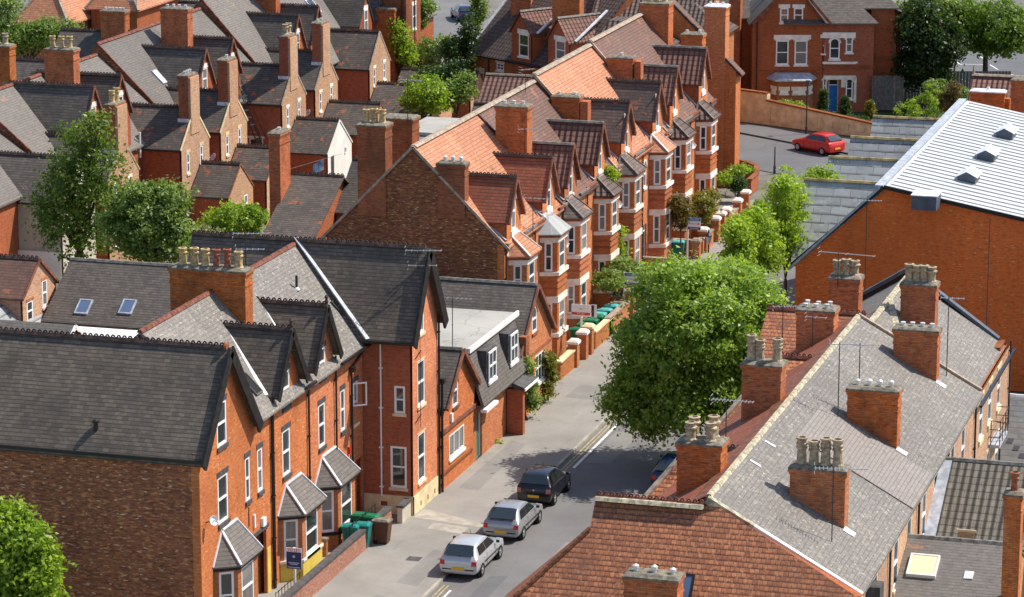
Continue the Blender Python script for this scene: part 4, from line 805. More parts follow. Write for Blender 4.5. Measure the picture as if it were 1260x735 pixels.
# low outhouses in the yards
def outhouse(label, y, hw, ze, zr, x0, x1, gab='brick_buff_patched', win=True, side='brick_red', rmat='slate_dark_patched', grp=True):
    o = thing('outhouse', label, 'outhouse', ((x0+x1)/2, y, 0), group='low back outhouses' if grp else None)
    fg = FX(x1); hs = [window(o, fg, y-1.35, y-.75, 1.1, 2.3, sill='stone_white', lintel=None, cols=1), window(o, fg, y+.55, y+1.15, 1.3, 2.5, sill='stone_white', lintel=None)] if win else []
    body(o, side, 'X', y, hw, ze, zr, x0, x1-.13)
    m = MB(); m.wall(fg, [(y-hw, 0), (y+hw, 0), (y+hw, ze), (y, zr), (y-hw, ze)], hs); m.build('gable_wall', gab, o)
    m = MB(); roofX(m, y, hw, ze, zr, x0, x1+.02, ov=.1); r = m.build('roof', rmat, o)
    m = MB(); ridge(m, (x0, y, zr+.03), (x1, y, zr+.03), True, pitch=.2); m.build('ridge_tiles', 'ridge_dark', r)
    m = MB(); vergeX(m, x1+.02, y, hw, ze, zr, .05, .1, .1, dz=.0); m.build('bargeboard', 'render_white' if gab == 'render_white' else 'bargeboard_rust', r); return o
outhouse('low outhouse with orange-speckled slates and a pink brick gable above the bright green bush', 182.9, 2.1, 2.9, 4.6, -74.4, -71.8)
outhouse('low speckled outhouse between two others, its gable half behind the square chimney', 189.0, 2.1, 2.9, 4.6, -74.4, -71.6, win=True)
o = outhouse('low outhouse with a bright white rendered gable and black downpipe', 200.0, 2.4, 2.75, 4.6, -74.4, -71.3, gab='render_white', win=False)
window(o, FX(-71.29), 200.9, 201.3, 2.1, 2.6, sill=None, lintel=None, mid=False, dep=.01); m = MB(); m.fbox(FX(-71.3), 198.2, 198.75, 0, 2.4, 0, .03); m.build('door', 'pane_dark', o)
outhouse('low outhouse with a speckled slate roof behind the white gabled one', 206.6, 2.3, 2.9, 4.7, -74.4, -70.6, win=False)
outhouse('long low outhouse with an orange-speckled roof beside the shrubs', 216.9, 2.5, 2.6, 4.4, -74.4, -69.5, win=False)
outhouse('small far outhouse with a plain dark roof below the ivy-covered wall', 222.6, 2.1, 3.0, 4.6, -74.4, -68.4, win=False)
# cream rendered yard building at far left
o = thing('outhouse', 'cream and white rendered back building with one dark window at the left edge', 'outhouse', (-80, 168, 0))
p = P(15, 300, Y=161.95); fq = FMY(161.9)
m = MB(); m.wall(fq, rect(-84, -74.6, 0, 3.1), [window(o, fq, p.x+.4, p.x+1.7, .9, 2.1, mid=False, sill=None, lintel=None, glass='pane_dark', frame='wood_white')]); m.build('wall', 'render_white', o)
m = MB(); m.box(-84, -74.6, 162.0, 163, 0, 3.05); m.build('core', 'render_cream', o)
# ================================================================ rear wings and roofs behind the long terrace
def wing(par, yc, hw, ze, zr, x0, x1, rmat, wmat='brick_red', ch=None, crest=True, nm='rear_wing'):
    body(par, wmat, 'X', yc, hw, ze, zr, x0, x1, name=nm)
    m = MB(); roofX(m, yc, hw, ze, zr, x0-.05, x1+.3, ov=.12); r = m.build('rear_wing_roof', rmat, par)
    m = MB(); ridge(m, (x0, yc, zr+.03), (x1+.3, yc, zr+.03), crest, pitch=.22); m.build('ridge_tiles', 'ridge_dark' if crest else 'ridge_grey', r)
wing(T0, 163.9, 5.2, 5.3, 8.0, -61.2, -58.5, 'slate_dark_patched'); wing(T0, 166.2, 3.0, 6.2, 8.6, -58.45, -54, 'slate_dark')
chimney(T0, -61.75, -61.1, 161.6, 163.2, 3., 10.6, 's', along='y', mat='brick_chimney', cap='cement_cap')
m = MB(); m.box(-60.5, -56.2, 171.5, 175, 6.3, 6.5); m.build('flat_lead_roof', 'lead', T0); m = MB(); m.box(-60.3, -56.4, 171.7, 174.8, 0, 6.3); m.build('rendered_wing', 'render_white', T0)
rw = thing('house_extension', 'flat white-roofed extension with a white fascia behind the big sooty chimney', 'extension', (-56, 178, 0))
m = MB(); p = P(495, 165, Y=176); m.box(p.x, p.x+4.4, 176, 181, 0, p.z-.1); m.build('wall', 'brick_red', rw)
m = MB(); m.box(p.x-.15, p.x+4.5, 175.85, 181.2, p.z+.0, p.z+.18); m.build('flat_roof', 'felt_roof', rw); m = MB(); m.box(p.x+.3, p.x+3.9, 175.95, 176.02, p.z-.9, p.z-.1); m.build('fascia', 'upvc', rw)
for k, (px, py, yy, w_, hh, rm, lb) in enumerate([(447, 200, 168, 6.5, 1.6, 'slate_new_blue', 'dark slate lean-to wing showing between the big sooty chimney and the end gable'), (640, 124, 186, 6.0, 2.2, 'tile_brown_dark', 'brown tiled rear wing glimpsed above the orange roof'),
        (598, 92, 205, 6.5, 1.5, 'tile_brown_concrete', 'long low rear wing with brown ribbed tiles and a pinkish ridge'), (583, 128, 196, 6, 2.6, 'slate_dark', 'small dark slate roof below the ribbed brown one')]):
    o = thing('house_extension', lb, 'extension', (-56, yy, 0)); p = P(px, py, Y=yy)
    hq = 3. if k != 2 else 1.9; body(o, 'brick_red', 'X', yy, hq, p.z-hh, p.z, p.x+.05, p.x+w_); m = MB(); roofX(m, yy, hq, p.z-hh, p.z+.05, p.x, p.x+w_, ov=.2); r = m.build('roof', rm, o)
    m = MB(); ridge(m, (p.x, yy, p.z+.08), (p.x+w_, yy, p.z+.08), False); m.build('ridge_tiles', 'ridge_stone' if k == 2 else 'ridge_dark', r)
# ================================================================ left middle roofs
o = thing('outhouse', 'dark slate roofed outbuilding with two small blue roof windows behind the six-pot chimney', 'outhouse', (-60, 145, 0))
zr, ze, hw, yc = 6.3, 3.95, 3.6, 147.0
p0 = P(87, 321, Y=yc); body(o, 'brick_red', 'X', yc, hw, ze, zr, p0.x+.1, -56); m = MB(); roofX(m, yc, hw, ze, zr, p0.x, -55, ov=.15); r = m.build('roof', 'slate_new_blue' if False else 'slate_dark', o)
m = MB(); ridge(m, (p0.x, yc, zr+.03), (-55, yc, zr+.03), False); m.build('ridge_tiles', 'ridge_grey', r)
for px in (103, 157): skylight(o, R3(px, 378, (0, yc, zr+.02), (0, -(zr-ze)/hw, 1)), (1, 0, 0), (0, hw, zr-ze), .72, 1.0, 'sky_glass', 'lead')
o = thing('outhouse', 'small yellow-brick gabled outhouse with white windows above the green hedge on the left', 'outhouse', (-69, 152, 0))
pa = P(47, 319, X=-67.5); y = pa.y; zr = pa.z; fg = FX(-67.5)
hs = [window(o, fg, y+.35, y+.95, zr-2.6, zr-1.2, sill='stone_white', lintel='brick_orange', ears=.1, lh=.15), window(o, fg, y-1.5, y-.8, zr-3.0, zr-1.9, sill='stone_white', lintel='brick_orange', ears=.1, lh=.15)]
body(o, 'brick_buff_patched', 'X', y, 2.0, zr-1.5, zr, -74, -67.63); m = MB(); m.wall(fg, [(y-2, 0), (y+2, 0), (y+2, zr-1.5), (y, zr), (y-2, zr-1.5)], hs); m.build('gable_wall', 'brick_buff_patched', o)
m = MB(); roofX(m, y, 2., zr-1.5, zr, -74, -67.4, ov=.15); r = m.build('roof', 'tile_brown_plain', o); m = MB(); ridge(m, (-74, y, zr+.03), (-67.45, y, zr+.03), True); m.build('ridge_tiles', 'ridge_dark', r)
m = MB(); vergeX(m, -67.4, y, 2., zr-1.5, zr, .06, .13, .15, dz=0); m.build('bargeboard', 'bargeboard_rust', r)
o = thing('outhouse', 'outhouse with a pale slate roof slope running off the left edge', 'outhouse', (-70, 128, 0))
pe = P(0, 338, Z=6.2); pb = P(62, 392, Z=3.4); yv = (pe.y+pb.y)/2
pe = P(0, 338, Y=yv); pb = P(62, 392, Y=yv); kk = (pe.z-pb.z)/(pb.x-pe.x)
m = MB(); m.slab([(pe.x-1, yv-14, pe.z+kk), (pb.x, yv-14, pb.z), (pb.x, yv, pb.z), (pe.x-1, yv, pe.z+kk)], .12); m.build('roof', 'slate_pale_weathered', o)
m = MB(); m.box(pe.x-1, pb.x-.2, yv-14, yv-.05, 0, pb.z-.2); m.build('wall', 'brick_red', o)
o = thing('house_extension', 'flat white conservatory roof behind the nearest ridge on the left', 'extension', (-62, 138, 0))
p = P(95, 402, Z=4.2); m = MB(); m.box(p.x, p.x+4.6, p.y-3, p.y, 4.1, 4.22); m.build('flat_roof', 'upvc', o); m = MB(); m.box(p.x+.1, p.x+4.5, p.y-2.9, p.y-.1, 0, 4.1); m.build('wall', 'render_white', o)
o = thing('house_extension', 'low slate roof with white bargeboard peeping over the nearest ridge on the left', 'extension', (-62, 120, 0))
m = MB(); p = P(92, 400, Y=121); roofX(m, 121, 2.5, p.z-1.6, p.z, p.x-12, p.x, ov=.2); m.build('roof', 'slate_brownish_grey', o); body(o, 'brick_red', 'X', 121, 2.45, p.z-1.6, p.z-.1, p.x-12, p.x-.1)
m = MB(); vergeX(m, p.x+.03, 121, 2.5, p.z-1.6, p.z, .05, .2, .2); m.build('bargeboard', 'upvc', o)
o = thing('chimney_stack', 'orange brick chimney with pale pots at the left edge behind the roofs', 'chimney', (-90, 180, 0))
p = P(2, 75, Y=182); chimney(o, p.x-1.6, p.x+.55, 182, 182.9, 6, p.z+.9, 'ccc')
# far upper-left houses
def hip_house(label, px, py, y, w, d, ze, zr, rm, wm, win=None, rmb=None):
    p = P(px, py, Y=y); ze = p.z; zr = ze+3.2; o = thing('house', label, 'house', (p.x+w/2, y+d/2, 0)); x0, x1, y0, y1 = p.x, p.x+w, y, y+d; s_ = min(w, d)/2; e = .4
    hs = []
    if win: hs = [window(o, FMY(y0), p.x+a, p.x+b, c, d_, cols=3, lintel=None, sill='stone_white') for a, b, c, d_ in win]
    m = MB(); m.wall(FMY(y0), rect(x0, x1, 0, ze), hs); m.wall(FX(x1), rect(y0, y1, 0, ze)); m.wall(FPY(y1), rect(-x1, -x0, 0, ze)); m.wall(FNX(x0), rect(-y1, -y0, 0, ze)); m.build('wall', wm, o)
    A, B, C_, D = V(x0-e, y0-e, ze), V(x1+e, y0-e, ze), V(x1+e, y1+e, ze), V(x0-e, y1+e, ze)
    T, U = (V(x0+s_, (y0+y1)/2, zr), V(x1-s_, (y0+y1)/2, zr)) if w >= d else (V((x0+x1)/2, y0+s_, zr), V((x0+x1)/2, y1-s_, zr))
    m = MB()
    for q in (([A, B, U, T], [B, C_, U], [C_, D, T, U], [D, A, T]) if w >= d else ([A, B, T], [B, C_, U, T], [C_, D, U], [D, A, T, U])): m.hexa([a-Z*.1 for a in q], q)
    r = m.build('roof', rm, o); m = MB(); ridge(m, T, U, False, w=.2)
    for a, b in ((A, T), (B, U if w >= d else T), (C_, U), (D, T if w >= d else U)): m.beam(a+Z*.03, b+Z*.03, .22, .1)
    m.build('hip_tiles', 'ridge_stone', r); return o
hip_house('suburban house with a clean orange hipped roof in the top left corner', 22, 27, 236, 4.3, 8, 0, 0, 'tile_orange', 'brick_red', [(2.6, 4.0, 2.6, 4.2)])
hip_house('second suburban house with an orange hipped roof and white bay window at the top left', 112, 10, 240, 4.0, 9, 0, 0, 'tile_orange', 'brick_red', [(1.6, 3.4, 2.6, 4.2)])
for px, py, y, w, lb in [(75, 36, 214, 20, 'long dark slate roof crossing behind the rear terraces at the top left'), (0, 72, 196, 16, 'dark ridge of a low slate roof at the left edge beside the orange chimney'), (176, 0, 250, 22, 'big dark slate roof at the top edge left of centre')]:
    o = thing('terraced_house', lb, 'house', (-90, y, 0)); p = P(px, py, Y=y)
    zr = p.z; body(o, 'brick_red', 'X', y, 4.0, zr-3.6, zr-.05, p.x, p.x+w); m = MB(); roofX(m, y, 4.0, zr-3.6, zr, p.x, p.x+w, ov=.2); r = m.build('roof', 'slate_dark', o)
    m = MB(); ridge(m, (p.x, y, zr+.03), (p.x+w, y, zr+.03), True); m.build('ridge_tiles', 'ridge_dark', r)
    if px == 75: q = P(124, 14, Y=y-.5); chimney(o, q.x, q.x+1.9, y-.6, y+.3, zr-1.5, q.z, 'ssssss'); aerial(o, q.x+2.6, y, zr, zr+2.4, .2, 1.6, 6)
# tall gabled building with ivy at top centre
o = thing('terraced_house', 'tall red brick house end with ivy on its corner beside the shady side road', 'house', (-76, 228, 0))
p = P(471, 90, Y=226); x1 = P(500, 60, Y=226).x
m = MB(); m.box(p.x, x1, 226, 229.5, 0, 12); m.build('wall', 'brick_sooty', o)
m = MB(); roofY(m, (p.x+x1)/2, (x1-p.x)/2, 12, 13.5, 226, 229.5); m.build('roof', 'slate_dark', o)
m = MB(); fk = FMY(226)
for z in (3.4, 6.8): window(o, Fr((x1+.01, 0, 0), (0, 1, 0)), 227.4, 228.3, z, z+1.9, dep=.0, sill='stone_white')
for u in (p.x+1.6, p.x+2.6): m.cyl(fk.pt(u, 0, .1), fk.pt(u, 11, .1), .05, n=6)
m.build('drainpipe', 'paint_black', o); q = P(473, 60, Y=225.5); chimney(o, q.x-.5, q.x+.9, 225.2, 225.98, 0, q.z+3, '')
o = thing('terraced_house', 'dormered slate roof house at the top edge beside the ivy chimney', 'house', (-80, 224, 0))
m = MB(); roofY(m, -83, 5.6, 6.5, 12.2, 220.5, 240, ov=.2); m.build('roof', 'slate_brownish_grey', o); body(o, 'brick_red', 'Y', -83, 5.5, 6.5, 12.1, 220.6, 240)
for yy, za, xx in ((222.6, 10.2, -77.2), (226.6, 10.2, -77.2)):
    m = MB(); roofX(m, yy, 1.5, za-2.2, za, -82, xx+.1, ov=.12); m.build('dormer_roof', 'slate_dark', o)
    body(o, 'brick_red', 'X', yy, 1.45, za-2.25, za-.05, -82, xx, z0=5, name='dormer_wall'); window(o, FX(xx+.01), yy-.4, yy+.4, za-3., za-1.3, dep=.0, lh=.3)
# ================================================================ big brown-roofed house at upper centre (turned to the cross street)
o = thing('villa', 'large house with a sweeping brown tiled roof and two gabled dormers at the top centre', 'house', (-65, 228, 0))
fo = P(578, 135, Z=.5); ud = V(.82, -.57, 0).normalized(); fm = Fr((fo.x, fo.y, 0), ud); ZE = 5.6
def UO(px, py):
    q = R3(px, py, fm.o, fm.n); return (q-fm.o).dot(ud), q.z
ZE = UO(579, 60)[1]-.1
def wpx(par, fr, UOf, px0, py0, px1, py1, **k):
    (a, za), (b, zb) = UOf(px0, py0), UOf(px1, py1); return window(par, fr, min(a, b), max(a, b), min(za, zb), max(za, zb), **k)
hs = [wpx(o, fm, UO, 611, 77, 620, 88, cols=2, lh=.25), wpx(o, fm, UO, 586, 88, 595, 108, lh=.35)]
m = MB(); m.wall(fm, rect(0, 12, 0, ZE), hs); m.wall(Fr(fm.pt(0, 0, 0), -fm.n*-1 if False else -fm.n), rect(-14, 0, 0, ZE)) if False else None
q = [fm.pt(0, 0, -.3), fm.pt(12, 0, -.3), fm.pt(12, 0, -14), fm.pt(0, 0, -14)]; m.hexa(q, [p+Z*(ZE-.05) for p in q]); m.build('wall', 'brick_orange', o)
k = .95
m = MB(); m.slab([fm.pt(-.1, ZE-.25*k, .25), fm.pt(12.3, ZE-.25*k, .25), fm.pt(12.3, ZE+7*k, -7), fm.pt(-.1, ZE+7*k, -7)], .12)
m.slab([fm.pt(-.1, ZE+7*k, -7), fm.pt(12.3, ZE+7*k, -7), fm.pt(12.3, ZE, -14), fm.pt(-.1, ZE, -14)], .12); r = m.build('roof', 'tile_brown_dark', o)
for u_ in (0, 12): m = MB(); m.poly([fm.pt(u_, ZE-.1, -14), fm.pt(u_, ZE-.1, 0), fm.pt(u_, ZE+6.95*k, -7)][::1 if u_ == 0 else -1]); m.build('gable_wall', 'brick_sooty', o)
m = MB(); m.beam(fm.pt(-.12, ZE-.2, .25), fm.pt(-.12, ZE+7*k+.05, -7), .2, .14); m.build('verge', 'lead_white', r)
m = MB(); m.beam(fm.pt(0, ZE-.28, .3), fm.pt(12, ZE-.28, .3), .1, .1); m.build('gutter', 'paint_black', r); pipe(o, fm, UO(602, 80)[0], 0, ZE-.3, 'paint_black')
for (pxl, pxr, pyl, apx, apy, wx0, wy0, wx1, wy1) in [(631, 655, 60, 645, 14, 640, 41, 652, 71), (676, 702, 60, 689, 22, 685, 49, 697, 75)]:
    u0, u1 = UO(pxl, 70)[0], UO(pxr, 70)[0]; uc = (u0+u1)/2; za = UO(apx, apy)[1]; hw = (u1-u0)/2; zg = za-hw*1.25
    f2 = Fr(fm.pt(0, 0, .12), ud); hole = wpx(o, f2, UO, wx0, wy0, wx1, wy1, lh=.35, ears=.15)
    m = MB(); m.wall(f2, [(u0, 0), (u1, 0), (u1, zg), (uc, za), (u0, zg)], [hole])
    for a in (u0, u1-.12): q = [fm.pt(a, 0, -.01), fm.pt(a+.12, 0, -.01), fm.pt(a+.12, 0, -6), fm.pt(a, 0, -6)]; m.hexa([p+Z*(ZE-.5) for p in q], [p+Z*zg for p in q])
    m.build('dormer_wall', 'brick_red', o)
    L = (za-ZE)/k+.4; e = .15
    m = MB(); m.slab([fm.pt(u0-e, zg-e*1.25, .3), fm.pt(uc, za, .3), fm.pt(uc, za, -L), fm.pt(u0-e, zg-e*1.25, -L)], .1); m.slab([fm.pt(uc, za, .3), fm.pt(u1+e, zg-e*1.25, .3), fm.pt(u1+e, zg-e*1.25, -L), fm.pt(uc, za, -L)], .1); dr = m.build('dormer_roof', 'tile_brown_concrete', o)
    m = MB(); ridge(m, fm.pt(uc, za+.03, .28), fm.pt(uc, za+.03, -L+.4), False); m.build('ridge_tiles', 'ridge_grey', dr)
    m = MB(); m.beam(fm.pt(u1+e+.05, zg-.1, -.3), fm.pt(u1+e-.5, za+.3, -L*.9), .18, .1); m.build('lead_valley', 'lead_white', dr)
a = UO(590, 40)[0]; c_ = fm.pt(a+1.0, 0, -3.5); chimney(o, c_.x-.9, c_.x+.7, c_.y-.5, c_.y+.5, 5, 15.5, 'ss')
c_ = P(697, 20, Y=226); chimney(o, c_.x-1.1, c_.x+1.0, 226, 227.2, 5, 15, 'bb')
o = thing('villa', 'house with brown ribbed tiled roof and small hipped turret at the top of the street', 'house', (-52, 226, 0))
p = P(830, 30, Y=222); x0, x1, y0, y1, ze = p.x-.5, p.x+3.5, 222, 226, p.z-.6
m = MB(); m.box(x0, x1, y0, y1, 0, ze); m.build('turret_wall', 'brick_orange', o); m = MB(); T = V((x0+x1)/2-.6, (y0+y1)/2, ze+2.0); e = .3; q = [V(x0-e, y0-e, ze), V(x1+e, y0-e, ze), V(x1+e, y1+e, ze), V(x0-e, y1+e, ze)]
for i in range(4): m.hexa([a-Z*.08 for a in (q[i], q[(i+1) % 4], T)], [q[i], q[(i+1) % 4], T])
m.build('turret_roof', 'tile_brown_dark', o)
m = MB(); body(o, 'brick_orange', 'X', 229, 4.0, 7, 10.5, x0-7, x0+2); m = MB(); roofX(m, 229, 4, 7, 10.6, x0-7, x0+2, ov=.3); m.build('roof', 'tile_brown_dark', o)
# ================================================================ red brick villa with a blue door across the junction
FHk = .30; ud = V(1, FHk, 0).normalized(); po = P(1035, 138, Z=.3); fh = Fr((po.x, po.y, 0), ud)
def UF(px, py, off=0.):
    q = R3(px, py, fh.o+fh.n*off, fh.n); return (q-fh.o).dot(ud), q.z
o = thing('villa', 'red brick villa with stone window surrounds, slate roofs and a bright blue front door', 'house', (po.x, po.y+4, .3))
st = dict(sill='stone_white', lintel='stone_white', lh=.28, ears=.12)
u_l, u_m, u_r = UF(925, 100)[0], UF(1012, 60)[0], UF(1075, 60)[0]; u_rr = UF(1101, 60)[0]
zE = UF(1040, 26)[1]; zA = UF(964, -25)[1]; zEl = UF(935, 25)[1]
W = lambda a, b, c, d, **k: wpx(o, fh, UF, a, b, c, d, **{**st, **k})
hs = [W(960, 10, 970, 28), W(977, 10, 988, 28), W(955, 50, 970, 80), W(978, 50, 993, 80)]
hr = [W(1021, 47, 1033, 73, arch=True, glass='window_glass'), W(1041, 45, 1049, 65, arch=True), W(1011.5, 47, 1015, 66), door(o, fh, *UF(1022, 0)[:1], UF(1034, 0)[0], UF(1030, 137)[1], UF(1030, 98)[1], 'door_blue'), W(1041, 97, 1049, 122, arch=True), W(1012.5, 97, 1017, 115, arch=True)]
m = MB(); uc = (u_l+u_m)/2+.3
f1 = fh
m.wall(f1, [(u_l, 0), (u_m, 0), (u_m, zEl), (uc, zA), (u_l, zEl)], hs); m.build('front_wall', 'brick_red', o)
m = MB(); m.wall(Fr(fh.pt(0, 0, -.0), ud), rect(u_m, u_r, 0, zE), hr); m.build('entrance_wall', 'brick_red', o)
m = MB()
q = [fh.pt(u_l, 0, -.25), fh.pt(u_r, 0, -.25), fh.pt(u_r, 0, -11), fh.pt(u_l, 0, -11)]; m.hexa(q, [p+Z*(zE-.1) for p in q])
f3 = Fr(fh.pt(0, 0, .35), ud); q = [fh.pt(u_r-.1, 0, -1.2), fh.pt(u_rr+.1, 0, -1.2), fh.pt(u_rr+.1, 0, -11), fh.pt(u_r-.1, 0, -11)]; m.hexa(q, [p+Z*(zE+.85) for p in q])
q = [fh.pt(u_l-6, 0, -2.5), fh.pt(u_l, 0, -2.5), fh.pt(u_l, 0, -11), fh.pt(u_l-6, 0, -11)]; m.hexa(q, [p+Z*(zE-.1) for p in q]); m.build('wall', 'brick_red', o)
m = MB(); rs = fh.pt(u_rr+.1, 0, -2.0); q = [fh.pt(u_rr+.1, 0, -2.2), fh.pt(u_rr+.9, 0, -2.4), fh.pt(u_rr+.9, 0, -4.4), fh.pt(u_rr+.1, 0, -4.6)]; m.hexa(q, [p+Z*(zE+.2) for p in q]); ob = m.build('side_bay', 'brick_red', o)
for z in (zE-3.2, zE-6.6):
    fz = Fr(fh.pt(u_rr+.12, 0, -2.21), fh.pt(1, 0, -.25)-fh.pt(0, 0, 0)); window(o, fz, .12, .72, z, z+2.1, dep=-.0, lh=.35, ears=.1)
m = MB()
def sl(*pts): m.hexa([p-Z*.1 for p in pts], list(pts))
k = (zA-zEl)/(uc-u_l); L = 8
sl(fh.pt(u_l-.3, zEl-.3*k, .35), fh.pt(uc, zA, .35), fh.pt(uc, zA, -L), fh.pt(u_l-.3, zEl-.3*k, -L)); sl(fh.pt(uc, zA, .35), fh.pt(u_m+.3, zEl-.3*k, .35), fh.pt(u_m+.3, zEl-.3*k, -L), fh.pt(uc, zA, -L))
sl(fh.pt(u_m-3, zE-.15, .3), fh.pt(u_r+.3, zE-.15, .3), fh.pt(u_r-4.2, zE+4.2, -4.5), fh.pt(u_m-3, zE+4.2, -4.5)); sl(fh.pt(u_r+.3, zE-.15, .3), fh.pt(u_r+.3, zE-.15, -9), fh.pt(u_r-4.2, zE+4.2, -4.5))
sl(fh.pt(u_r-6, zE+.85, -.9), fh.pt(u_rr+.4, zE+.85, -.9), fh.pt(u_rr-4, zE+4.8, -6), fh.pt(u_r-6, zE+4.8, -6)); sl(fh.pt(u_rr+.4, zE+.85, -.9), fh.pt(u_rr+.4, zE+.85, -11), fh.pt(u_rr-4, zE+4.8, -6))
sl(fh.pt(u_l-6.3, zE-.1, -2.2), fh.pt(u_l, zE-.1, -2.2), fh.pt(u_l, zE+4.0, -6.5), fh.pt(u_l-6.3, zE+4.0, -6.5)); sl(fh.pt(u_rr+.0, zE+.75, -2.0), fh.pt(u_rr+1.1, zE+.2, -2.2), fh.pt(u_rr+1.1, zE+.2, -4.6), fh.pt(u_rr, zE+.75, -4.8))
r = m.build('roof', 'slate_dark', o)
m = MB()
for s_ in (-1, 1): m.beam(fh.pt(uc+s_*((u_m-u_l)/2+.3), zEl-.3*k+.05, .4), fh.pt(uc, zA+.05, .4), .1, .2)
m.build('verge', 'bargeboard_rust', r)
m = MB()
for za, zb, a, b in ((UF(960, 88)[1], None, u_l, u_m), (UF(1040, 82)[1], None, u_m, u_r+.1)): m.fbox(fh, a, b, za-.12, za+.06, 0, .1)
z2 = UF(1040, 82)[1]; m.fbox(Fr(fh.pt(0, 0, -1.2), ud), u_r, u_rr+.1, z2+.4, z2+.6, 0, .1); m.build('string_course', 'brick_sooty', o)
for (p0_, p1_, dzz, n0_, n1_) in (((952, 47), (998, 43), -.1, .03, .07), ((1012, 47), (1053, 40), 0, .03, .07), ((1012, 79), (1053, 76), 0, .03, .09), ((1013, 98), (1053, 93), 0, .03, .07), ((1050, 126), (1054, 95), 0, .03, .07), ((1035, 98), (1040.5, 94), -.6, .025, .06)):
    (a, za), (b, zb) = UF(*p0_), UF(*p1_); m = MB(); m.fbox(fh, a, b, za+dzz, zb, n0_, n1_); m.build('stone_surround', 'stone_white', o)
# ground floor bay with curved lead roof
a, b = UF(947, 120)[0], UF(1000, 120)[0]; zt, zs, zb_ = UF(970, 97)[1], UF(970, 100)[1], 1.
pl = [(a, 0), (a+.5, 1.1), (b-.5, 1.1), (b, 0)]
m = MB(); hsb = []
for i in range(3):
    A_, B_ = fh.pt(pl[i][0], 0, pl[i][1]), fh.pt(pl[i+1][0], 0, pl[i+1][1]); fr = Fr(A_, B_-A_); L = (B_-A_).length
    if i == 1: hh = [window(o, fr, L*.08, L*.36, 1.9, zt-.75, sill='stone_white', lintel='stone_white', lh=.3), window(o, fr, L*.50, L*.92, 1.9, zt-.75, sill='stone_white', lintel='stone_white', lh=.3)]
    else: hh = [window(o, fr, L*.2, L*.8, 1.9, zt-.75, lintel='stone_white', lh=.3)]
    m.wall(fr, rect(0, L, .2, zt), hh)
bo = m.build('bay_wall', 'brick_red', o); m = MB(); q = [fh.pt(a-.3, zt, 0), fh.pt(a+.3, zt, 1.5), fh.pt(b-.3, zt, 1.5), fh.pt(b+.3, zt, 0)]; t = [fh.pt(a+.3, zt+.5, 0), fh.pt(a+.7, zt+.42, .6), fh.pt(b-.7, zt+.42, .6), fh.pt(b-.3, zt+.5, 0)]
m.hexa(q, [p+Z*.08 for p in q]); m.hexa([p+Z*.08 for p in q], t); m.build('bay_roof', 'lead', bo)
m = MB(); (a1, z1) = UF(1022, 120); m.fbox(fh, UF(1055, 0)[0], UF(1057, 0)[0], UF(1055, 78)[1], UF(1055, 76)[1], 0, .1); m.build('alarm_box', 'upvc', o)
c_ = fh.pt(u_l-1.2, 0, -2.2); chimney(o, c_.x-.4, c_.x+.5, c_.y-.4, c_.y+.4, 1, 11.5, 'b'); pipe(o, fh, u_l+.35, 0, zEl, 'paint_black')
# retaining wall with recessed panels, cross street
A = P(905, 149, Z=0); B = P(1078, 171.5, Z=0); fwl = Fr((A.x, A.y, 0), B-A); Lw = (B-A).length; N0 = -6.
t1 = lambda u: 2.05 - 1.0*u/Lw
o = thing('boundary_wall', 'long buff rendered retaining wall with recessed panels below the villa garden', 'wall', A)
m = MB(); us = np.linspace(0, Lw, 10)
hol = [[(u0+.35, .35), (u1-.35, .35), (u1-.35, t1(u1)-.45), (u0+.35, t1(u0)-.45)] for u0, u1 in zip(us[2:-1], us[3:])]
m.wall(fwl, [(N0, 0), (Lw, 0), (Lw, t1(Lw)), (us[2], t1(us[2])), (us[2], 2.35), (N0, 2.45)], hol, .06); m.build('wall', 'stone_cream', o)
m = MB(); m.hexa([fwl.pt(N0, .0, -.07), fwl.pt(Lw, .0, -.07), fwl.pt(Lw, .0, -.5), fwl.pt(N0, .0, -.5)], [fwl.pt(N0, 1.0, -.07), fwl.pt(Lw, 1.0, -.07), fwl.pt(Lw, 1.0, -.5), fwl.pt(N0, 1.0, -.5)])
m.hexa([fwl.pt(N0, 1., -.07), fwl.pt(us[2], 1., -.07), fwl.pt(us[2], 1., -.5), fwl.pt(N0, 1., -.5)], [fwl.pt(N0, 2.4, -.07), fwl.pt(us[2], 2.3, -.07), fwl.pt(us[2], 2.3, -.5), fwl.pt(N0, 2.4, -.5)]); m.hexa([fwl.pt(us[2], 1., -.07), fwl.pt(Lw, 1., -.07), fwl.pt(Lw, 1., -.5), fwl.pt(us[2], 1., -.5)], [fwl.pt(us[2], t1(us[2])-.03, -.07), fwl.pt(Lw, t1(Lw)-.03, -.07), fwl.pt(Lw, t1(Lw)-.03, -.5), fwl.pt(us[2], t1(us[2])-.03, -.5)])
m.build('core', 'stone_cream', o)
m = MB(); m.beam(fwl.pt(us[2], t1(us[2])+.05, -.15), fwl.pt(Lw, t1(Lw)+.05, -.15), .45, .12); m.beam(fwl.pt(N0, 2.48, -.15), fwl.pt(us[2], 2.4, -.15), .45, .12); m.build('coping', 'brick_sooty', o)
gz = MB(); g = [fwl.pt(N0, 0, -.45), fwl.pt(Lw+1, 0, -.45), fwl.pt(Lw+6, 0, -18), fwl.pt(N0, 0, -18)]; gz.hexa([p-Z*.3 for p in g], [p+Z*.31 for p in g]); struct(gz, 'raised_garden_ground', 'lawn')
o = thing('timber_fence', 'grey weathered timber fence at the right of the villa', 'fence', fh.pt(u_r, 0, .5)); m = MB()
n_ = 14
fA, fB = fh.pt(UF(1072, 110)[0], 0, .3), fh.pt(UF(1111, 110)[0], 0, .3); ff = Fr(fA, fB-fA); LL = (fB-fA).length
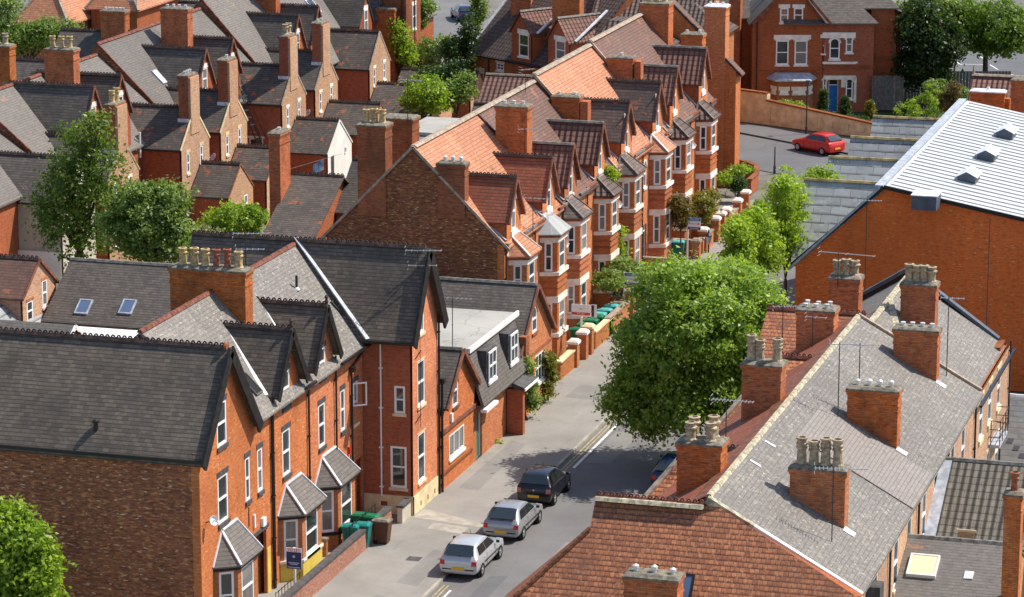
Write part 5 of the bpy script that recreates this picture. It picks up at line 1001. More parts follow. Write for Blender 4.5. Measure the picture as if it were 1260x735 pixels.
for i in range(n_): m.fbox(ff, LL*i/n_+.01, LL*(i+1)/n_-.015, .5, 3.15+random.uniform(-.02, .02), 0, .03)
m.build('fence_boards', 'fence_grey', o); m = MB(); m.fbox(ff, 0, LL, 1.2, 1.3, -.05, 0); m.fbox(ff, 0, LL, 2.6, 2.7, -.05, 0); m.build('fence_rail', 'fence_grey', o)
o = thing('timber_fence', 'dark fence in the shade under the trees right of the villa', 'fence', fh.pt(u_rr+4, 0, -3)); m = MB(); f4 = Fr(fh.pt(u_rr+1, 0, -3.5), ud)
for i in range(34): m.fbox(f4, i*.25, i*.25+.23, .3, 2.9, 0, .03)
m.build('fence_boards', 'fence_grey', o)
# ================================================================ roads
LX, KX, RXk = -42.6, -38.5, -31.4
def sheet(name, mat, pts, z): m = MB(); m.poly([(x, y, z) for x, y in pts]); return struct(m, name, mat)
m = MB(); m.poly([(-700, -200, -.05), (700, -200, -.05), (700, 1500, -.05), (-700, 1500, -.05)]); struct(m, 'ground', 'yard_ground')
a1 = P(860, 155, Z=0); a2 = P(1062, 194, Z=0); dr_ = (a2-a1).normalized(); nr_ = V(dr_.y, -dr_.x, 0)   # near kerb of far pavement
def cs(u, n): p = a1+dr_*u+nr_*n; return (p.x, p.y)
m = MB(); q = [(KX, 50), (RXk, 50), (RXk, 205), (KX, 205)]; m.poly([(x, y, -.01) for x, y in q]); struct(m, 'road', 'asphalt')
m = MB(); q = [cs(-60, 0), cs(-60, 9), cs(80, 9), cs(80, 0)]; m.poly([(x, y, -.004) for x, y in q][::-1]); struct(m, 'cross_road', 'asphalt_far')
m = MB(); q = [cs(6, 8), (KX, 196), (RXk, 196), cs(30, 8)]; m.poly([(x, y, .0) for x, y in q][::-1]) if False else None
m = MB(); m.hexa([(LX-3, 50, -.2), (KX-.15, 50, -.2), (KX-.15, 203, -.2), (LX-3, 203, -.2)], [(LX-3, 50, .1), (KX-.15, 50, .1), (KX-.15, 203, .1), (LX-3, 203, .1)]); struct(m, 'pavement', 'pavement_tarmac')
m = MB(); 
for i in range(168): m.box(KX-.145, KX, 50+i*.915, 50+i*.915+.905, -.2, .105)
struct(m, 'kerb', 'kerb_stone')
m = MB(); m.box(RXk+.15, -29.0, 50, 203, -.2, .1); struct(m, 'pavement', 'pavement_tarmac')
m = MB(); m.box(RXk, RXk+.145, 50, 203, -.2, .105); struct(m, 'kerb', 'kerb_stone')
m = MB(); q = [cs(-60, -.12), cs(60, -.12), cs(60, -3.2), cs(-60, -3.2)]; m.hexa([(x, y, -.2) for x, y in q], [(x, y, .1) for x, y in q]); struct(m, 'pavement', 'asphalt_far')
m = MB(); q = [cs(-60, 0), cs(60, 0), cs(60, -.12), cs(-60, -.12)]; m.hexa([(x, y, -.2) for x, y in q], [(x, y, .11) for x, y in q]); struct(m, 'kerb', 'stone_dark')
m = MB()
for a, b in ((KX+.18, KX+.25), (KX+.36, KX+.43)):
    for s_, e_ in ((60, 119.6), (134.5, 190)): m.poly([(a, s_, -.005), (b, s_, -.005), (b, e_, -.005), (a, e_, -.005)])
struct(m, 'double_yellow_lines', 'line_yellow')
m = MB(); m.poly([(KX+.62, 60, -.005), (KX+.72, 60, -.005), (KX+.72, 119, -.005), (KX+.62, 119, -.005)]); m.poly([(KX+.6, 138, -.005), (KX+.74, 138, -.005), (KX+.74, 160, -.005), (KX+.6, 160, -.005)]); struct(m, 'white_line', 'line_white')
m = MB(); m.poly([(LX+.2, 128, .104), (KX-.4, 127.4, .104), (KX-.4, 127.9, .104), (LX+.2, 129.4, .104)]); m.poly([(-41.3, 126.6, .104), (-39.6, 126.2, .104), (-39.6, 127.2, .104), (-41.3, 127.5, .104)]); struct(m, 'pavement_patch', 'kerb_stone')
m = MB(); m.poly([(-36.6, 114.5, -.004), (-35.2, 114.5, -.004), (-35.2, 115.4, -.004), (-36.6, 115.4, -.004)]); m.box(-36.3, -35.7, 132.6, 133.2, -.01, -.003); m.box(-40.8, -40.2, 122.0, 122.6, .1, .105); struct(m, 'manhole_covers', 'stone_dark')
for k, (x0, x1, y0, y1, mt) in enumerate(((-36.9, -36.2, 108, 121.5, 'asphalt_far'), (-35.1, -33.4, 122, 127, 'tar_patch'), (-37.6, -36.4, 139, 145, 'tar_patch'), (-34.6, -32.2, 150, 158, 'asphalt_far'))):
    m = MB(); m.poly([(x0, y0, -.0065), (x1, y0+.2, -.0065), (x1+.1, y1, -.0065), (x0+.05, y1-.3, -.0065)]); struct(m, 'road_patch', mt)
for k, (x0, x1, y0, y1) in enumerate(((-41.9, -40.9, 133, 141), (-40.2, -39.2, 119, 123.5), (-41.6, -39.4, 150, 152.4), (-40.6, -39.6, 112, 117))):
    m = MB(); m.poly([(x0, y0, .1025), (x1, y0-.2, .1025), (x1-.1, y1, .1025), (x0+.1, y1+.3, .1025)]); struct(m, 'pavement_patch', 'tar_patch')
# far right roads
m = MB(); q = [P(1130, 175, Z=0), P(1215, 175, Z=0), P(1330, 45, Z=0), P(1080, 45, Z=0)]; m.poly([(p.x, p.y, -.002) for p in q]); struct(m, 'side_road', 'asphalt_far')
m = MB(); q = [P(1175, 55, Z=0), P(1400, 120, Z=0), P(1400, 75, Z=0), P(1180, 20, Z=0)]; m.poly([(p.x, p.y, .002) for p in q]); struct(m, 'main_road', 'asphalt_far')
m = MB()
for a, b in (((1163, 85), (1172, 91)), ((1172, 74), (1183, 80)), ((1178, 79), (1212, 80)), ((1192, 58), (1200, 64)), ((1203, 68), (1213, 74)), ((1218, 80), (1228, 86)), ((1245, 92), (1260, 98)), ((1182, 97), (1192, 102)), ((1160, 95), (1172, 104))):
    p, q = P(*a, Z=0), P(*b, Z=0); m.beam(V(p.x, p.y, .008), V(q.x, q.y, .008), .15, .006)
struct(m, 'road_markings', 'line_white')
# shady side road at the top centre
m = MB(); q = [P(505, 80, Z=0), P(585, 80, Z=0), P(570, -30, Z=0), P(500, -30, Z=0)]; m.poly([(p.x, p.y, 0.) for p in q]); struct(m, 'back_road', 'asphalt')
m = MB(); q = [P(490, 62, Z=0), P(590, 58, Z=0), P(590, 52, Z=0), P(490, 56, Z=0)]; m.poly([(p.x, p.y, .004) for p in q]); struct(m, 'dropped_kerb', 'kerb_stone')
# ================================================================ red brick hall with a seamed metal roof (right)
o = thing('hall', 'large plain red brick hall with pale metal roof and a row of slate gables', 'building', (-20, 170, 0))
YB, XL, XR_, RXh = 158.0, -31.5, -8.0, -27.0
zl, za, zr_ = 5.95, 10.1, 6.9
def zm(x): return za-(x-RXh)*.178
m = MB(); m.wall(FMY(YB), [(XL, 0), (XR_, 0), (XR_, zm(XR_)), (RXh, za), (XL, zl)]); m.wall(FNX(XL), rect(-186, -YB, 0, zl)); m.wall(FX(XR_), rect(YB, 186, 0, zm(XR_))); m.wall(FPY(186), [(-XR_, 0), (-XL, 0), (-XL, zl), (-RXh, za), (-XR_, zm(XR_))]); m.build('wall', 'brick_new_red', o)
m = MB(); m.slab([(RXh, YB-.1, za+.12), (XR_+.3, YB-.1, zm(XR_+.3)+.12), (XR_+.3, 186, zm(XR_+.3)+.12), (RXh, 186, za+.12)], .1); mr = m.build('metal_roof', 'metal_sheet', o)
m = MB(); k = 0; y = YB
while y < 186: m.beam((RXh+.2, y, zm(RXh+.2)+.15), (XR_+.25, y, zm(XR_+.25)+.14), .05, .05); y += .88
sm = m.build('standing_seams', 'metal_dark', mr)
m = MB(); m.beam((RXh, YB-.15, za+.14), (XR_+.3, YB-.15, zm(XR_+.3)+.12), .14, .2); m.beam((XL-.3, YB-.15, zl-.15), (RXh, YB-.15, za+.14), .14, .2); m.build('verge_trim', 'paint_black', o)
m = MB(); m.beam((RXh-.25, YB-.2, za+.16), (RXh-.25, 186, za+.16), .42, .14); m.build('ridge_capping', 'lead', o)
m = MB(); kL = (za-zl)/(RXh-XL); m.slab([(XL-.35, YB-.05, zl-.3), (RXh, YB-.05, za+.05), (RXh, 186, za+.05), (XL-.35, 186, zl-.3)], .1); m.build('street_roof', 'slate_pale_weathered', o)
for i, yr in enumerate((161.3, 168.0, 174.5, 181.6)):
    m = MB(); zt = 9.75; m.slab([(XL-.3, yr-3.1, 5.85), (RXh-.1, yr-3.1, 5.85), (RXh-.1, yr, zt), (XL-.3, yr, zt)], .1); m.slab([(XL-.3, yr, zt), (RXh-.1, yr, zt), (RXh-.1, yr+3.1, 5.85), (XL-.3, yr+3.1, 5.85)], .1); g = m.build('slate_gable_roof', 'slate_pale_weathered', o)
    m = MB(); m.poly([(XL, yr-3, 5.9), (XL, yr+3, 5.9), (XL, yr, zt-.05)][::-1]); m.build('gable_wall', 'brick_new_red', o)
    m = MB(); ridge(m, (XL-.3, yr, zt+.04), (RXh-.3, yr, zt+.04), False, w=.12); m.build('ridge_tiles', 'ridge_lichen', g)
m = MB(); m.beam((XL-.45, YB-.12, zl-.38), (RXh-.2, YB-.12, za+.12), .3, .12); m.build('lead_verge', 'lead', o)
for (px, py) in ((1165, 236), (1192, 222), (1215, 195), (1238, 168)):
    if px == 1165: continue
    q = R3(px, py, (RXh, 0, za+.12), (.178, 0, 1)); m = MB(); d = V(1, 0, -.178)
    m.hexa([q+V(-.45, -.8, -.3), q+V(.45, -.8, -.4), q+V(.45, .9, -.4), q+V(-.45, .9, -.3)], [q+V(-.45, -.8, .36), q+V(.45, -.8, .36), q+V(.45, .9, .36), q+V(-.45, .9, .36)]); m.hexa([q+V(-.45, -.8, .36), q+V(.45, -.8, .36), q+V(.45, .9, .36), q+V(-.45, .9, .36)], [q+V(-.02, -.8, .58), q+V(.02, -.8, .58), q+V(.02, .9, .58), q+V(-.02, .9, .58)]); v = m.build('roof_ventilator', 'slate_blue_paint', o)
    m = MB(); m.slab([q+V(-.58, -.9, .32), q+V(0, -.9, .62), q+V(0, 1., .62), q+V(-.58, 1., .32)], .03); m.slab([q+V(0, -.9, .62), q+V(.58, -.9, .32), q+V(.58, 1., .32), q+V(0, 1., .62)], .03); m.build('ventilator_hood', 'lead_white', v)
q = R3(1122, 246, (RXh, 0, za+.12), (.178, 0, 1)); m = MB(); m.box(q.x-.0, q.x+1.25, q.y-.1, q.y+1.4, q.z-.5, q.z+.22); m.build('roof_ventilator', 'slate_blue_paint', o); m = MB(); m.box(q.x-.05, q.x+1.3, q.y-.13, q.y+1.43, q.z+.22, q.z+.27); m.build('ventilator_hood', 'lead_white', o)
m = MB(); m.fbox(FMY(YB), -21.6, -21.56, 0, 8.9, 0, .005); m.build('movement_joint', 'stone_dark', o)
# ================================================================ near right terrace
KR = (9.5-6.5)/5.45
def zs(x): return 9.5-(x+23.6)*KR
def rr_roof(par, y0, y1, mat='slate_grey', dz=0., x1=-18.1):
    m = MB(); m.slab([(-23.6, y0, 9.5+dz), (x1, y0, zs(x1)+dz), (x1, y1, zs(x1)+dz), (-23.6, y1, 9.5+dz)], .12); o_ = m.build('rear_roof', mat, par)
    m = MB(); m.slab([(-26.6, y0, 9.5-3*KR*1.05+dz), (-23.6, y0, 9.5+dz), (-23.6, y1, 9.5+dz), (-26.6, y1, 9.5-3*KR*1.05+dz)], .12); m.build('front_roof', 'tile_red_dormer', par)
    m = MB(); ridge(m, (-23.62, y0, 9.53+dz), (-23.62, y1, 9.53+dz), False, w=.14); m.build('ridge_tiles', 'ridge_cream', o_)
    m = MB(); m.slab([(-24.3, y0, 9.5-.7*KR+.06+dz), (-23.75, y0, 9.5-.12*KR+.05+dz), (-23.75, y1, 9.5-.12*KR+.05+dz), (-24.3, y1, 9.5-.7*KR+.06+dz)], .03); m.build('ridge_flashing', 'bargeboard_rust', o_); return o_
XRr = -18.45; fxr = FX(XRr)
rlab = ['near right house with white-edged grey slate roof and four tall pots on its chimney', 'right terraced house with a pinkish grey tiled strip across its slate roof', 'right terraced house with the chimney of white cowls above the pantiled extension',
        'right terraced house next to the iron fire escape, with a white-cowled chimney', 'lower end house of the right terrace below the plain red hall wall']
rb = [(103.9, 111.2), (111.2, 117.6), (117.6, 124.8), (124.8, 132.4), (132.4, 143.2)]
HR_ = []
for i, (y0, y1) in enumerate(rb):
    h = thing('terraced_house', rlab[i], 'house', (-23, (y0+y1)/2, 0), group='houses of the near right terrace'); HR_.append(h)
    cr = dict(sill='stone_cream', lintel='stone_cream', lh=.16, sh=.22, ears=.15)
    hs = []
    for u in ((y0+1.0, y0+3.9) if i < 4 else (y0+1.5, y0+4.2, y0+7)): hs.append(window(h, fxr, u, u+1.0, 3.9, 5.75, glass='pane_dark', **cr)); hs.append(window(h, fxr, u, u+1., 1.0, 2.6, glass='window_glass', **cr))
    dd = -.55 if i == 4 else 0
    m = MB(); m.wall(fxr, rect(y0, y1, 0, 6.55+dd), hs); m.build('back_wall', 'brick_buff_patched', h)
    body(h, 'brick_orange', 'Y', -23.6, 5.0, 6.62+dd, 9.35+dd, y0+.01, y1-.01, cL=2.6)
    if i == 4:
        m = MB(); m.slab([(-23.3, y0, 8.95), (-18.6, y0, 5.95), (-18.6, y1, 5.95), (-23.3, y1, 8.95)], .12); r = m.build('rear_roof', 'slate_grey', h); m = MB(); m.slab([(-28, y0, 6.), (-23.3, y0, 8.95), (-23.3, y1, 8.95), (-28, y1, 6.)], .12); m.build('front_roof', 'slate_grey', h)
        m = MB(); m.hexa([(-25.6, y1, 6), (-19, y1, 5.2), (-19, y1+.35, 5.2), (-25.6, y1+.35, 6)], [(-25.6, y1, 7.7), (-19, y1, 5.9), (-19, y1+.35, 5.9), (-25.6, y1+.35, 7.7)]) if False else None
        m.poly([(-25.6, y1, 5), (-19.2, y1, 5), (-19.2, y1, 6.2), (-23.3, y1, 9.15), (-25.6, y1, 7.7)]); m.poly([(-25.6, y1+.3, 5), (-19.2, y1+.3, 5), (-19.2, y1+.3, 6.2), (-23.3, y1+.3, 9.15), (-25.6, y1+.3, 7.7)][::-1]); m.build('parapet_gable', 'paint_black', h)
        m = MB(); m.beam((-25.8, y1+.15, 7.7), (-23.3, y1+.15, 9.3), .42, .14); m.beam((-23.3, y1+.15, 9.3), (-19.0, y1+.15, 6.25), .42, .14); m.build('coping', 'slate_blue_paint', h)
        m = MB(); ridge(m, (-23.3, y0, 9.0), (-23.3, y1, 9.0), False, w=.16); m.beam((-21.9, 133.5, 8.05), (-23.3, 138.4, 9.0), .3, .1); m.build('ridge_tiles', 'ridge_cream', r)
        m = MB(); m.box(-19.3, -18.7, 141.8, 143.4, 0, 6.2); m.build('end_pier', 'brick_sooty', h)
    else: r = rr_roof(h, y0, y1, 'slate_grey', 0 if i in (0, 1) else .0)
    gutter(h, fxr, y0, y1, (6.42 if i < 4 else 5.85), .25)
    pipe(h, fxr, y1-.25, 0, 6.3, 'paint_black' if i % 2 else 'iron')
h = HR_[0]
m = MB(); m.beam((-23.65, 103.8, 9.42), (-22.0, 103.8, 8.52), .26, .26); m.build('verge_stone', 'ridge_cream', h)
m = MB(); m.beam((-22.0, 103.8, 8.55), (-18.15, 103.8, 6.43), .22, .2); m.build('verge_board', 'wood_white', h)
m = MB(); m.poly([(-26.2, 103.85, 0), (-18.5, 103.85, 0), (-18.5, 103.85, 6.5), (-23.6, 103.85, 9.3), (-26.2, 103.85, 7.6)]); m.build('gable_wall', 'brick_orange', h)
chimney(h, -21.67, -19.65, 108.42, 109.2, 6.8, 9.42, 'tttt', mat='brick_chimney', band=False)
aerial(h, -19.75, 106.6, 7.2, 10.15, .2, 1.9, 14)
for px, py in ((948, 546), (930, 570)):
    q = R3(px, py, (-23.6, 0, 9.53), (KR, 0, 1)); m = MB(); m.slab([q+V(-.2, -.1, .2*KR), q+V(.2, -.07, -.2*KR), q+V(.17, .1, -.17*KR), q+V(-.2, .06, .2*KR)], .02); m.build('slipped_slate', 'lead_white', h)
def flash(par, x, y):
    m = MB(); m.slab([(x, y, zs(x)+.03), (x+.4, y, zs(x+.4)+.03), (x+.4, y+.45, zs(x+.4)+.03), (x, y+.45, zs(x)+.03)], .02); m.build('lead_flashing', 'lead_white', par)
flash(h, -19.65, 108.2)
m = MB(); m.fbox(fxr, 106.4, 107.2, 4.6, 5.9, .02, .5); m.build('flue_box', 'stone_dark', h)
m = MB(); m.slab([(-23.55, 111.5, zs(-23.55)+.06), (-18.15, 111.5, zs(-18.15)+.06), (-18.15, 115.9, zs(-18.15)+.06), (-23.55, 115.9, zs(-23.55)+.06)], .05)
h = HR_[1]; 
P1 = [R3(x, y, (-23.6, 0, 9.5), (KR, 0, 1)) for x, y in ((1030, 505), (1010, 540), (1115, 625), (1165, 585))]
m = MB(); ys = (P1[0].y, P1[1].y); m.slab([(-22.6, 114.3, zs(-22.6)+.05), (-18.12, 114.3, zs(-18.12)+.05), (-18.12, 119.0, zs(-18.12)+.05), (-22.6, 119.0, zs(-22.6)+.05)], .04); m.build('tiled_strip', 'tile_pinkish', h)
h = HR_[2]
chimney(h, -21.65, -19.65, 119.45, 120.25, 6.8, 9.6, 'wwww', mat='brick_chimney', along='x'); flash(h, -19.65, 119.3)
aerial(h, -21.9, 118.9, 8.3, 11.6, .3, 1.1, 4); aerial(h, -21.4, 120.6, 8.3, 11.2, .4, .9, 4)
h = HR_[3]
chimney(h, -21.67, -19.8, 130.1, 130.9, 6.8, 9.55, 'ssss', mat='brick_chimney'); flash(h, -19.8, 129.9)
aerial(h, -19.6, 131.6, 7.3, 10.8, .1, 1.0, 5)
h = HR_[4]; chimney(h, -22.55, -21.0, 137., 137.9, 7.2, 9.95, 'cccc', mat='brick_chimney', along='x', cap='cement_cap')
m = MB(); m.beam((-23.6, 132.42, 9.57), (-18.2, 132.42, 6.6), .2, .1); m.build('verge', 'ridge_stone', HR_[3])
# street side cross wings with hipped tiled roofs
wl2 = ['near right corner house with a broad hipped roof of mottled terracotta tiles', 'street-front hipped tiled roof behind the nearest pot-topped chimney on the right', 'street-front tiled roof with dark red courses in front of the big street tree', 'farthest street-front tiled roof of the right terrace, orange, beside the tree crown']
hw4 = [(103.7, 9.25, -27.6, 4.6, 'tile_terracotta'), (111.9, 9.0, -26.1, 5.5, 'tile_terracotta'), (126.4, 9.0, -25.8, 6.6, 'tile_terracotta'), (134.9, 9.0, -28.1, 3.3, 'tile_terracotta')]
for i, (yc, zr, xl, hw, mt) in enumerate(hw4):
    h = thing('terraced_house', wl2[i], 'house', (-27, yc, 0), group='street side wings of the right terrace')
    kk = .80 if i else 1.19; ze = zr-hw*kk; xe = -23.7 if i else -18.4
    m = MB(); xh = xl-hw*kk/(1.25 if i else 1.19)
    zg = zr-1.0 if i == 0 else zr-(.0 if i < 3 else 0)
    gab = 1.0 if i == 0 else 0
    A, B = V(xh, yc-hw, ze), V(xe, yc-hw, ze); T0_, T1_ = V(xl, yc, zr), V(xe if i else -23.7, yc, zr)
    if i == 0:
        yg = yc-gab/kk; G0, G1 = V(xl, yg, zr-gab), V(xl, yc+gab/kk, zr-gab)
        pl_ = ((0, yc, zr), (0, -kk, 1)); E1, E2 = R3(873, 616, *pl_), R3(1052, 733, *pl_); E3 = R3(1052, 800, *pl_)
        T1_ = V(-23.7, yc, zr); A = V(xh, yc-hw, ze)
        E2.z = max(E2.z, ze) if False else E2.z; E3 = V(E2.x, yc-hw, ze) if E2.y > yc-hw else E2
        m.slab([A, V(E2.x, yc-hw, ze), E2, E1, T1_, T0_, G0], .1)
        FR_ = MB(); FR_.poly([E1-Z*.05, E2-Z*.05, V(E2.x, yc+.2, 6.4), V(-23.6, yc+.2, 9.3)]); FR_.poly([V(-23.6, yc+.2, 9.3), V(E2.x, yc+.2, 6.4), E2-Z*.05, E1-Z*.05]); FR_.build('verge_wall', 'brick_sooty', h)
        m.hexa([p-Z*.1 for p in (V(xh, yc+hw, ze), A, G0, G1)], [V(xh, yc+hw, ze), A, G0, G1]); m.hexa([p-Z*.1 for p in (T0_, T1_, V(-23.7, yc+hw, ze), V(xh, yc+hw, ze), G1)], [T0_, T1_, V(-23.7, yc+hw, ze), V(xh, yc+hw, ze), G1])
    elif i == 3:
        m.slab([V(xl-.2, yc-hw, ze), B, T1_, V(xl, yc, zr)], .1); m.slab([T0_, T1_, V(xe, yc+hw, ze), V(xl, yc+hw, ze)], .1)
    else:
        m.slab([A, B, T1_, T0_], .1); m.hexa([p-Z*.1 for p in (V(xh, yc+hw, ze), A, T0_)], [V(xh, yc+hw, ze), A, T0_]); m.hexa([p-Z*.1 for p in (T0_, T1_, V(xe, yc+hw, ze), V(xh, yc+hw, ze))], [T0_, T1_, V(xe, yc+hw, ze), V(xh, yc+hw, ze)])
    r = m.build('tiled_roof', mt, h)
    m = MB(); ridge(m, T0_+Z*.03, T1_+Z*.03, True, pitch=.22); m.build('ridge_tiles', 'ridge_red' if i != 1 else 'ridge_dark', r)
    if i == 0:
        m = MB(); ridge(m, T0_+V(.0, -.12, -.03), T1_+V(0, -.12, -.03), False, w=.2); m.build('lichened_course', 'ridge_cream', r)
        m = MB(); m.poly([G0+V(0.02, 0, 0), T0_+V(.02, 0, -.05), G1+V(.02, 0, 0)]); m.poly([G0+V(0.0, 0, 0), G1, T0_+V(.0, 0, -.05)]); m.build('gablet', 'brick_sooty', h)
        m = MB(); m.beam(A+Z*.05, G0+Z*.05, .16, .1); m.build('hip_tiles', 'tile_terracotta', r)
    elif i < 3: m = MB(); m.beam(A+Z*.05, T0_+Z*.05, .2, .1); m.build('hip_tiles', 'ridge_stone', r)
    m = MB(); m.box(xh+.45 if i != 3 else xl+.1, -18.7 if i == 0 else -23.9, yc-hw+.25, min(yc+hw-.25, 141) if i else yc, 0, ze+.05); m.build('wall', 'brick_orange', h)
    if i == 0:
        p = P(768, 712, Y=yc-3.6); chimney(h, p.x, p.x+1.85, yc-3.6, yc-2.7, 3., p.z+.05, 'w w w', along='x', cap='cement_cap')
        skylight(h, R3(838, 728, (0, yc, zr+.03), (0, -kk, 1)), (1, 0, 0), (0, 1, kk), .8, 1.3, 'sky_glass', 'paint_black')
def rchim(h, xl, xr, yt, Y, d, zb, pots, rows=1, cap='cement_cap', **k):
    a, b = P(xl, yt, Y=Y), P(xr, yt, Y=Y); chimney(h, a.x, b.x, Y, Y+d, zb, a.z, pots, mat='brick_chimney', cap=cap, rows=rows, **k)
h1 = HR_[0]; rchim(HR_[0], 833, 887, 546, 107.5, 1.1, 5.5, 'cc', rows=2)
rchim(HR_[1], 913, 961, 449, 118., 1.0, 6.0, 'tt t'); rchim(HR_[3], 980, 1026, 382, 130.5, 1.1, 5.5, 'sss', rows=2); rchim(HR_[4], 1020, 1057, 343, 136.5, 1.0, 5.5, 'ccc')
p = P(1040, 310, Y=136.4); aerial(HR_[4], p.x-.3, 136.4, 9.8, p.z, -.12, 2.6, 3, mast='iron'); p = P(965, 385, Y=130); aerial(HR_[3], P(963, 400, Y=129).x, 129, 8.6, P(963, 375, Y=129).z, .3, 1.2, 6)
p = P(1067, 245, Y=150); aerial(HR_[4], p.x, 150, 5, p.z, .2, 1.1, 8)
p = P(1010, 405, Y=129.8); aerial(HR_[2], P(893, 550, Y=112).x, 112, 8.6, P(893, 490, Y=112).z, .0, 1.6, 12); aerial(HR_[3], P(1000, 400, Y=129.6).x, 129.6, 8.6, P(1000, 388, Y=129.6).z, .0, .9, 3)
# ================================================================ back extensions at the right edge
def ext(label, y, zr, ze, hw, x0, x1, rm, wm='brick_buff_patched', holes=None, both=True, ridgem='ridge_grey', nw=None):
    o_ = thing('house_extension', label, 'extension', ((x0+x1)/2, y, 0)); hs = []
    if nw: hs = [window(o_, FMY(y-hw), a, b, c, d, mid=False, sill='stone_cream', lintel='stone_cream', lh=.1) for a, b, c, d in nw]
    body(o_, wm, 'X', y, hw, ze, zr-.03, x0, x1, holes={'N': hs}); m = MB(); roofX(m, y, hw, ze, zr, x0, x1+.05, ov=.12); r = m.build('roof', rm, o_)
    m = MB(); ridge(m, (x0, y, zr+.03), (x1, y, zr+.03), False, w=.12); m.build('ridge_tiles', ridgem, r); return o_
a = P(1120, 661, Y=115.4); e1 = ext('back extension with a grey slate roof and one square cream roof window, right foreground', 115.4, a.z+.05, a.z-2.0, 5.0, -18.44, -14.45, 'slate_brownish_grey', 'brick_buff_patched')
kk = 2.0/5.0; skylight(e1, R3(1136, 697, (0, 115.4, a.z+.08), (0, -kk, 1)), (1, 0, 0), (0, 1, kk), 1.1, 1.25, 'blind_cream', 'wood_white', .1)
q = R3(1192, 708, (0, 115.4, a.z+.05), (0, -kk, 1)); m = MB(); m.slab([q+V(-.17, -.2, -.06), q+V(.17, -.2, -.06), q+V(.17, .2, .1), q+V(-.17, .2, .1)], .03); m.build('lead_patch', 'lead_white', e1)
cx0 = P(1236, 610, Y=112).x; chimney(e1, cx0, cx0+.62, 112.0, 112.7, 2, P(1240, 610, Y=112).z, 'r', mat='brick_chimney', cap='cement_cap', band=True)
m = MB(); m.fbox(FX(-14.42), 110.6, 110.75, 0, a.z-1.9, 0, .12); m.build('downpipe', 'upvc', e1)
a = P(1172, 568, Y=123.2); e2 = ext('back extension with a ribbed grey-brown pantile roof and tiny window, right edge', 123.2, a.z+.1, a.z-2.1, 4.0, -18.44, -12, 'tile_pantile_grey', 'brick_buff_patched', nw=[(P(1180, 660, Y=119.2).x, P(1198, 660, Y=119.2).x, P(1190, 666, Y=119.2).z, P(1190, 655, Y=119.2).z)])
m = MB(); kk = 2.2/4; m.slab([(-18.45, 119.1, a.z-2.05), (-18.0, 119.1, a.z-2.05), (-18.0, 123.2, a.z+.13), (-18.45, 123.2, a.z+.13)], .04); m.build('lead_flashing', 'lead', e2)
m = MB(); m.beam((-18.3, 119.0, a.z-2.2), (-12, 119.0, a.z-2.2), .1, .1); m.build('gutter', 'paint_black', e2)
a = P(1200, 486, Y=145.5); e3 = ext('long low back extension with plain grey slates behind the iron fire escape', 145.5, a.z+.1, a.z-2.3, 8.5, -20.2, -8, 'slate_grey_smooth', 'brick_red', ridgem='wood_white')
m = MB(); m.beam((-20.0, 136.9, a.z-2.45), (-8, 136.9, a.z-2.45), .12, .14); m.build('gutter', 'paint_black', e3)
o = thing('fire_escape', 'black iron fire escape landing with railings against the rear wall of the right terrace', 'fire escape', (-17, 131, 0))
zp = 2.9; p0, p1 = P(1186, 545, Z=zp), P(1228, 552, Z=zp); y0 = p0.y
m = MB(); m.box(p0.x, p1.x, y0, y0+2.6, zp-.15, zp); m.build('landing', 'lead', o)
m = MB()
for k in range(5):
    x = p0.x+(p1.x-p0.x)*k/4; m.cyl((x, y0, zp), (x, y0, zp+1.1), .022, n=5)
for k in range(4): m.cyl((p1.x, y0+2.6*k/3, zp), (p1.x, y0+2.6*k/3, zp+1.1), .022, n=5)
for z in (.35, .7, 1.1): m.cyl((p0.x, y0, zp+z), (p1.x, y0, zp+z), .02, n=5); m.cyl((p1.x, y0, zp+z), (p1.x, y0+2.6, zp+z), .02, n=5); m.cyl((p0.x, y0+2.6, zp+z), (p1.x, y0+2.6, zp+z), .02, n=5)
m.build('railing', 'iron', o); m = MB(); m.cyl((p1.x, y0, 0), (p1.x, y0, zp-.15), .05, n=6); m.build('post', 'iron', o)
m = MB()
for k in range(8): m.box(p1.x, p1.x+.25, y0+2.6+.3*k, y0+2.9+.3*k, zp-.3-.33*k, zp-.26-.33*k) if False else m.box(p1.x+.05+.28*k, p1.x+.32+.28*k, y0+1.7, y0+2.5, zp-.35-.33*k, zp-.31-.33*k)
m.build('stair_treads', 'iron', o)
# brown tiled house top right
o = thing('house', 'brown tiled house with an orange chimney at the top right behind the metal roof', 'house', (-20, 205, 0))
p = P(1196, 92, Y=206); z = p.z; body(o, 'brick_red', 'X', 206, 5.2, z-4.4, z-.05, p.x+.1, -8); m = MB(); roofX(m, 206, 5.2, z-4.4, z, p.x, -8, ov=.3); r = m.build('roof', 'tile_brown_concrete', o); m = MB(); ridge(m, (p.x, 206, z+.04), (-8, 206, z+.04), False, w=.2); m.lathe((p.x+.1, 206, z+.05), [(.1, 0), (.06, .3), (.02, .6)], 8); m.build('ridge_tiles', 'ridge_stone', r)
p1 = P(1194, 113, Y=196); p2 = P(1236, 113, Y=196); chimney(o, p1.x, p2.x, 196, 196.8, 4, p1.z, 's', cap='lead_white'); m = MB(); m.box(p2.x+.02, p2.x+.3, 196.3, 196.8, 4, p1.z-.4); m.build('chimney', 'brick_chimney', o)
q = P(1252, 100, Y=203); chimney(o, q.x-.4, q.x+2, 203, 204, 4, q.z, '')
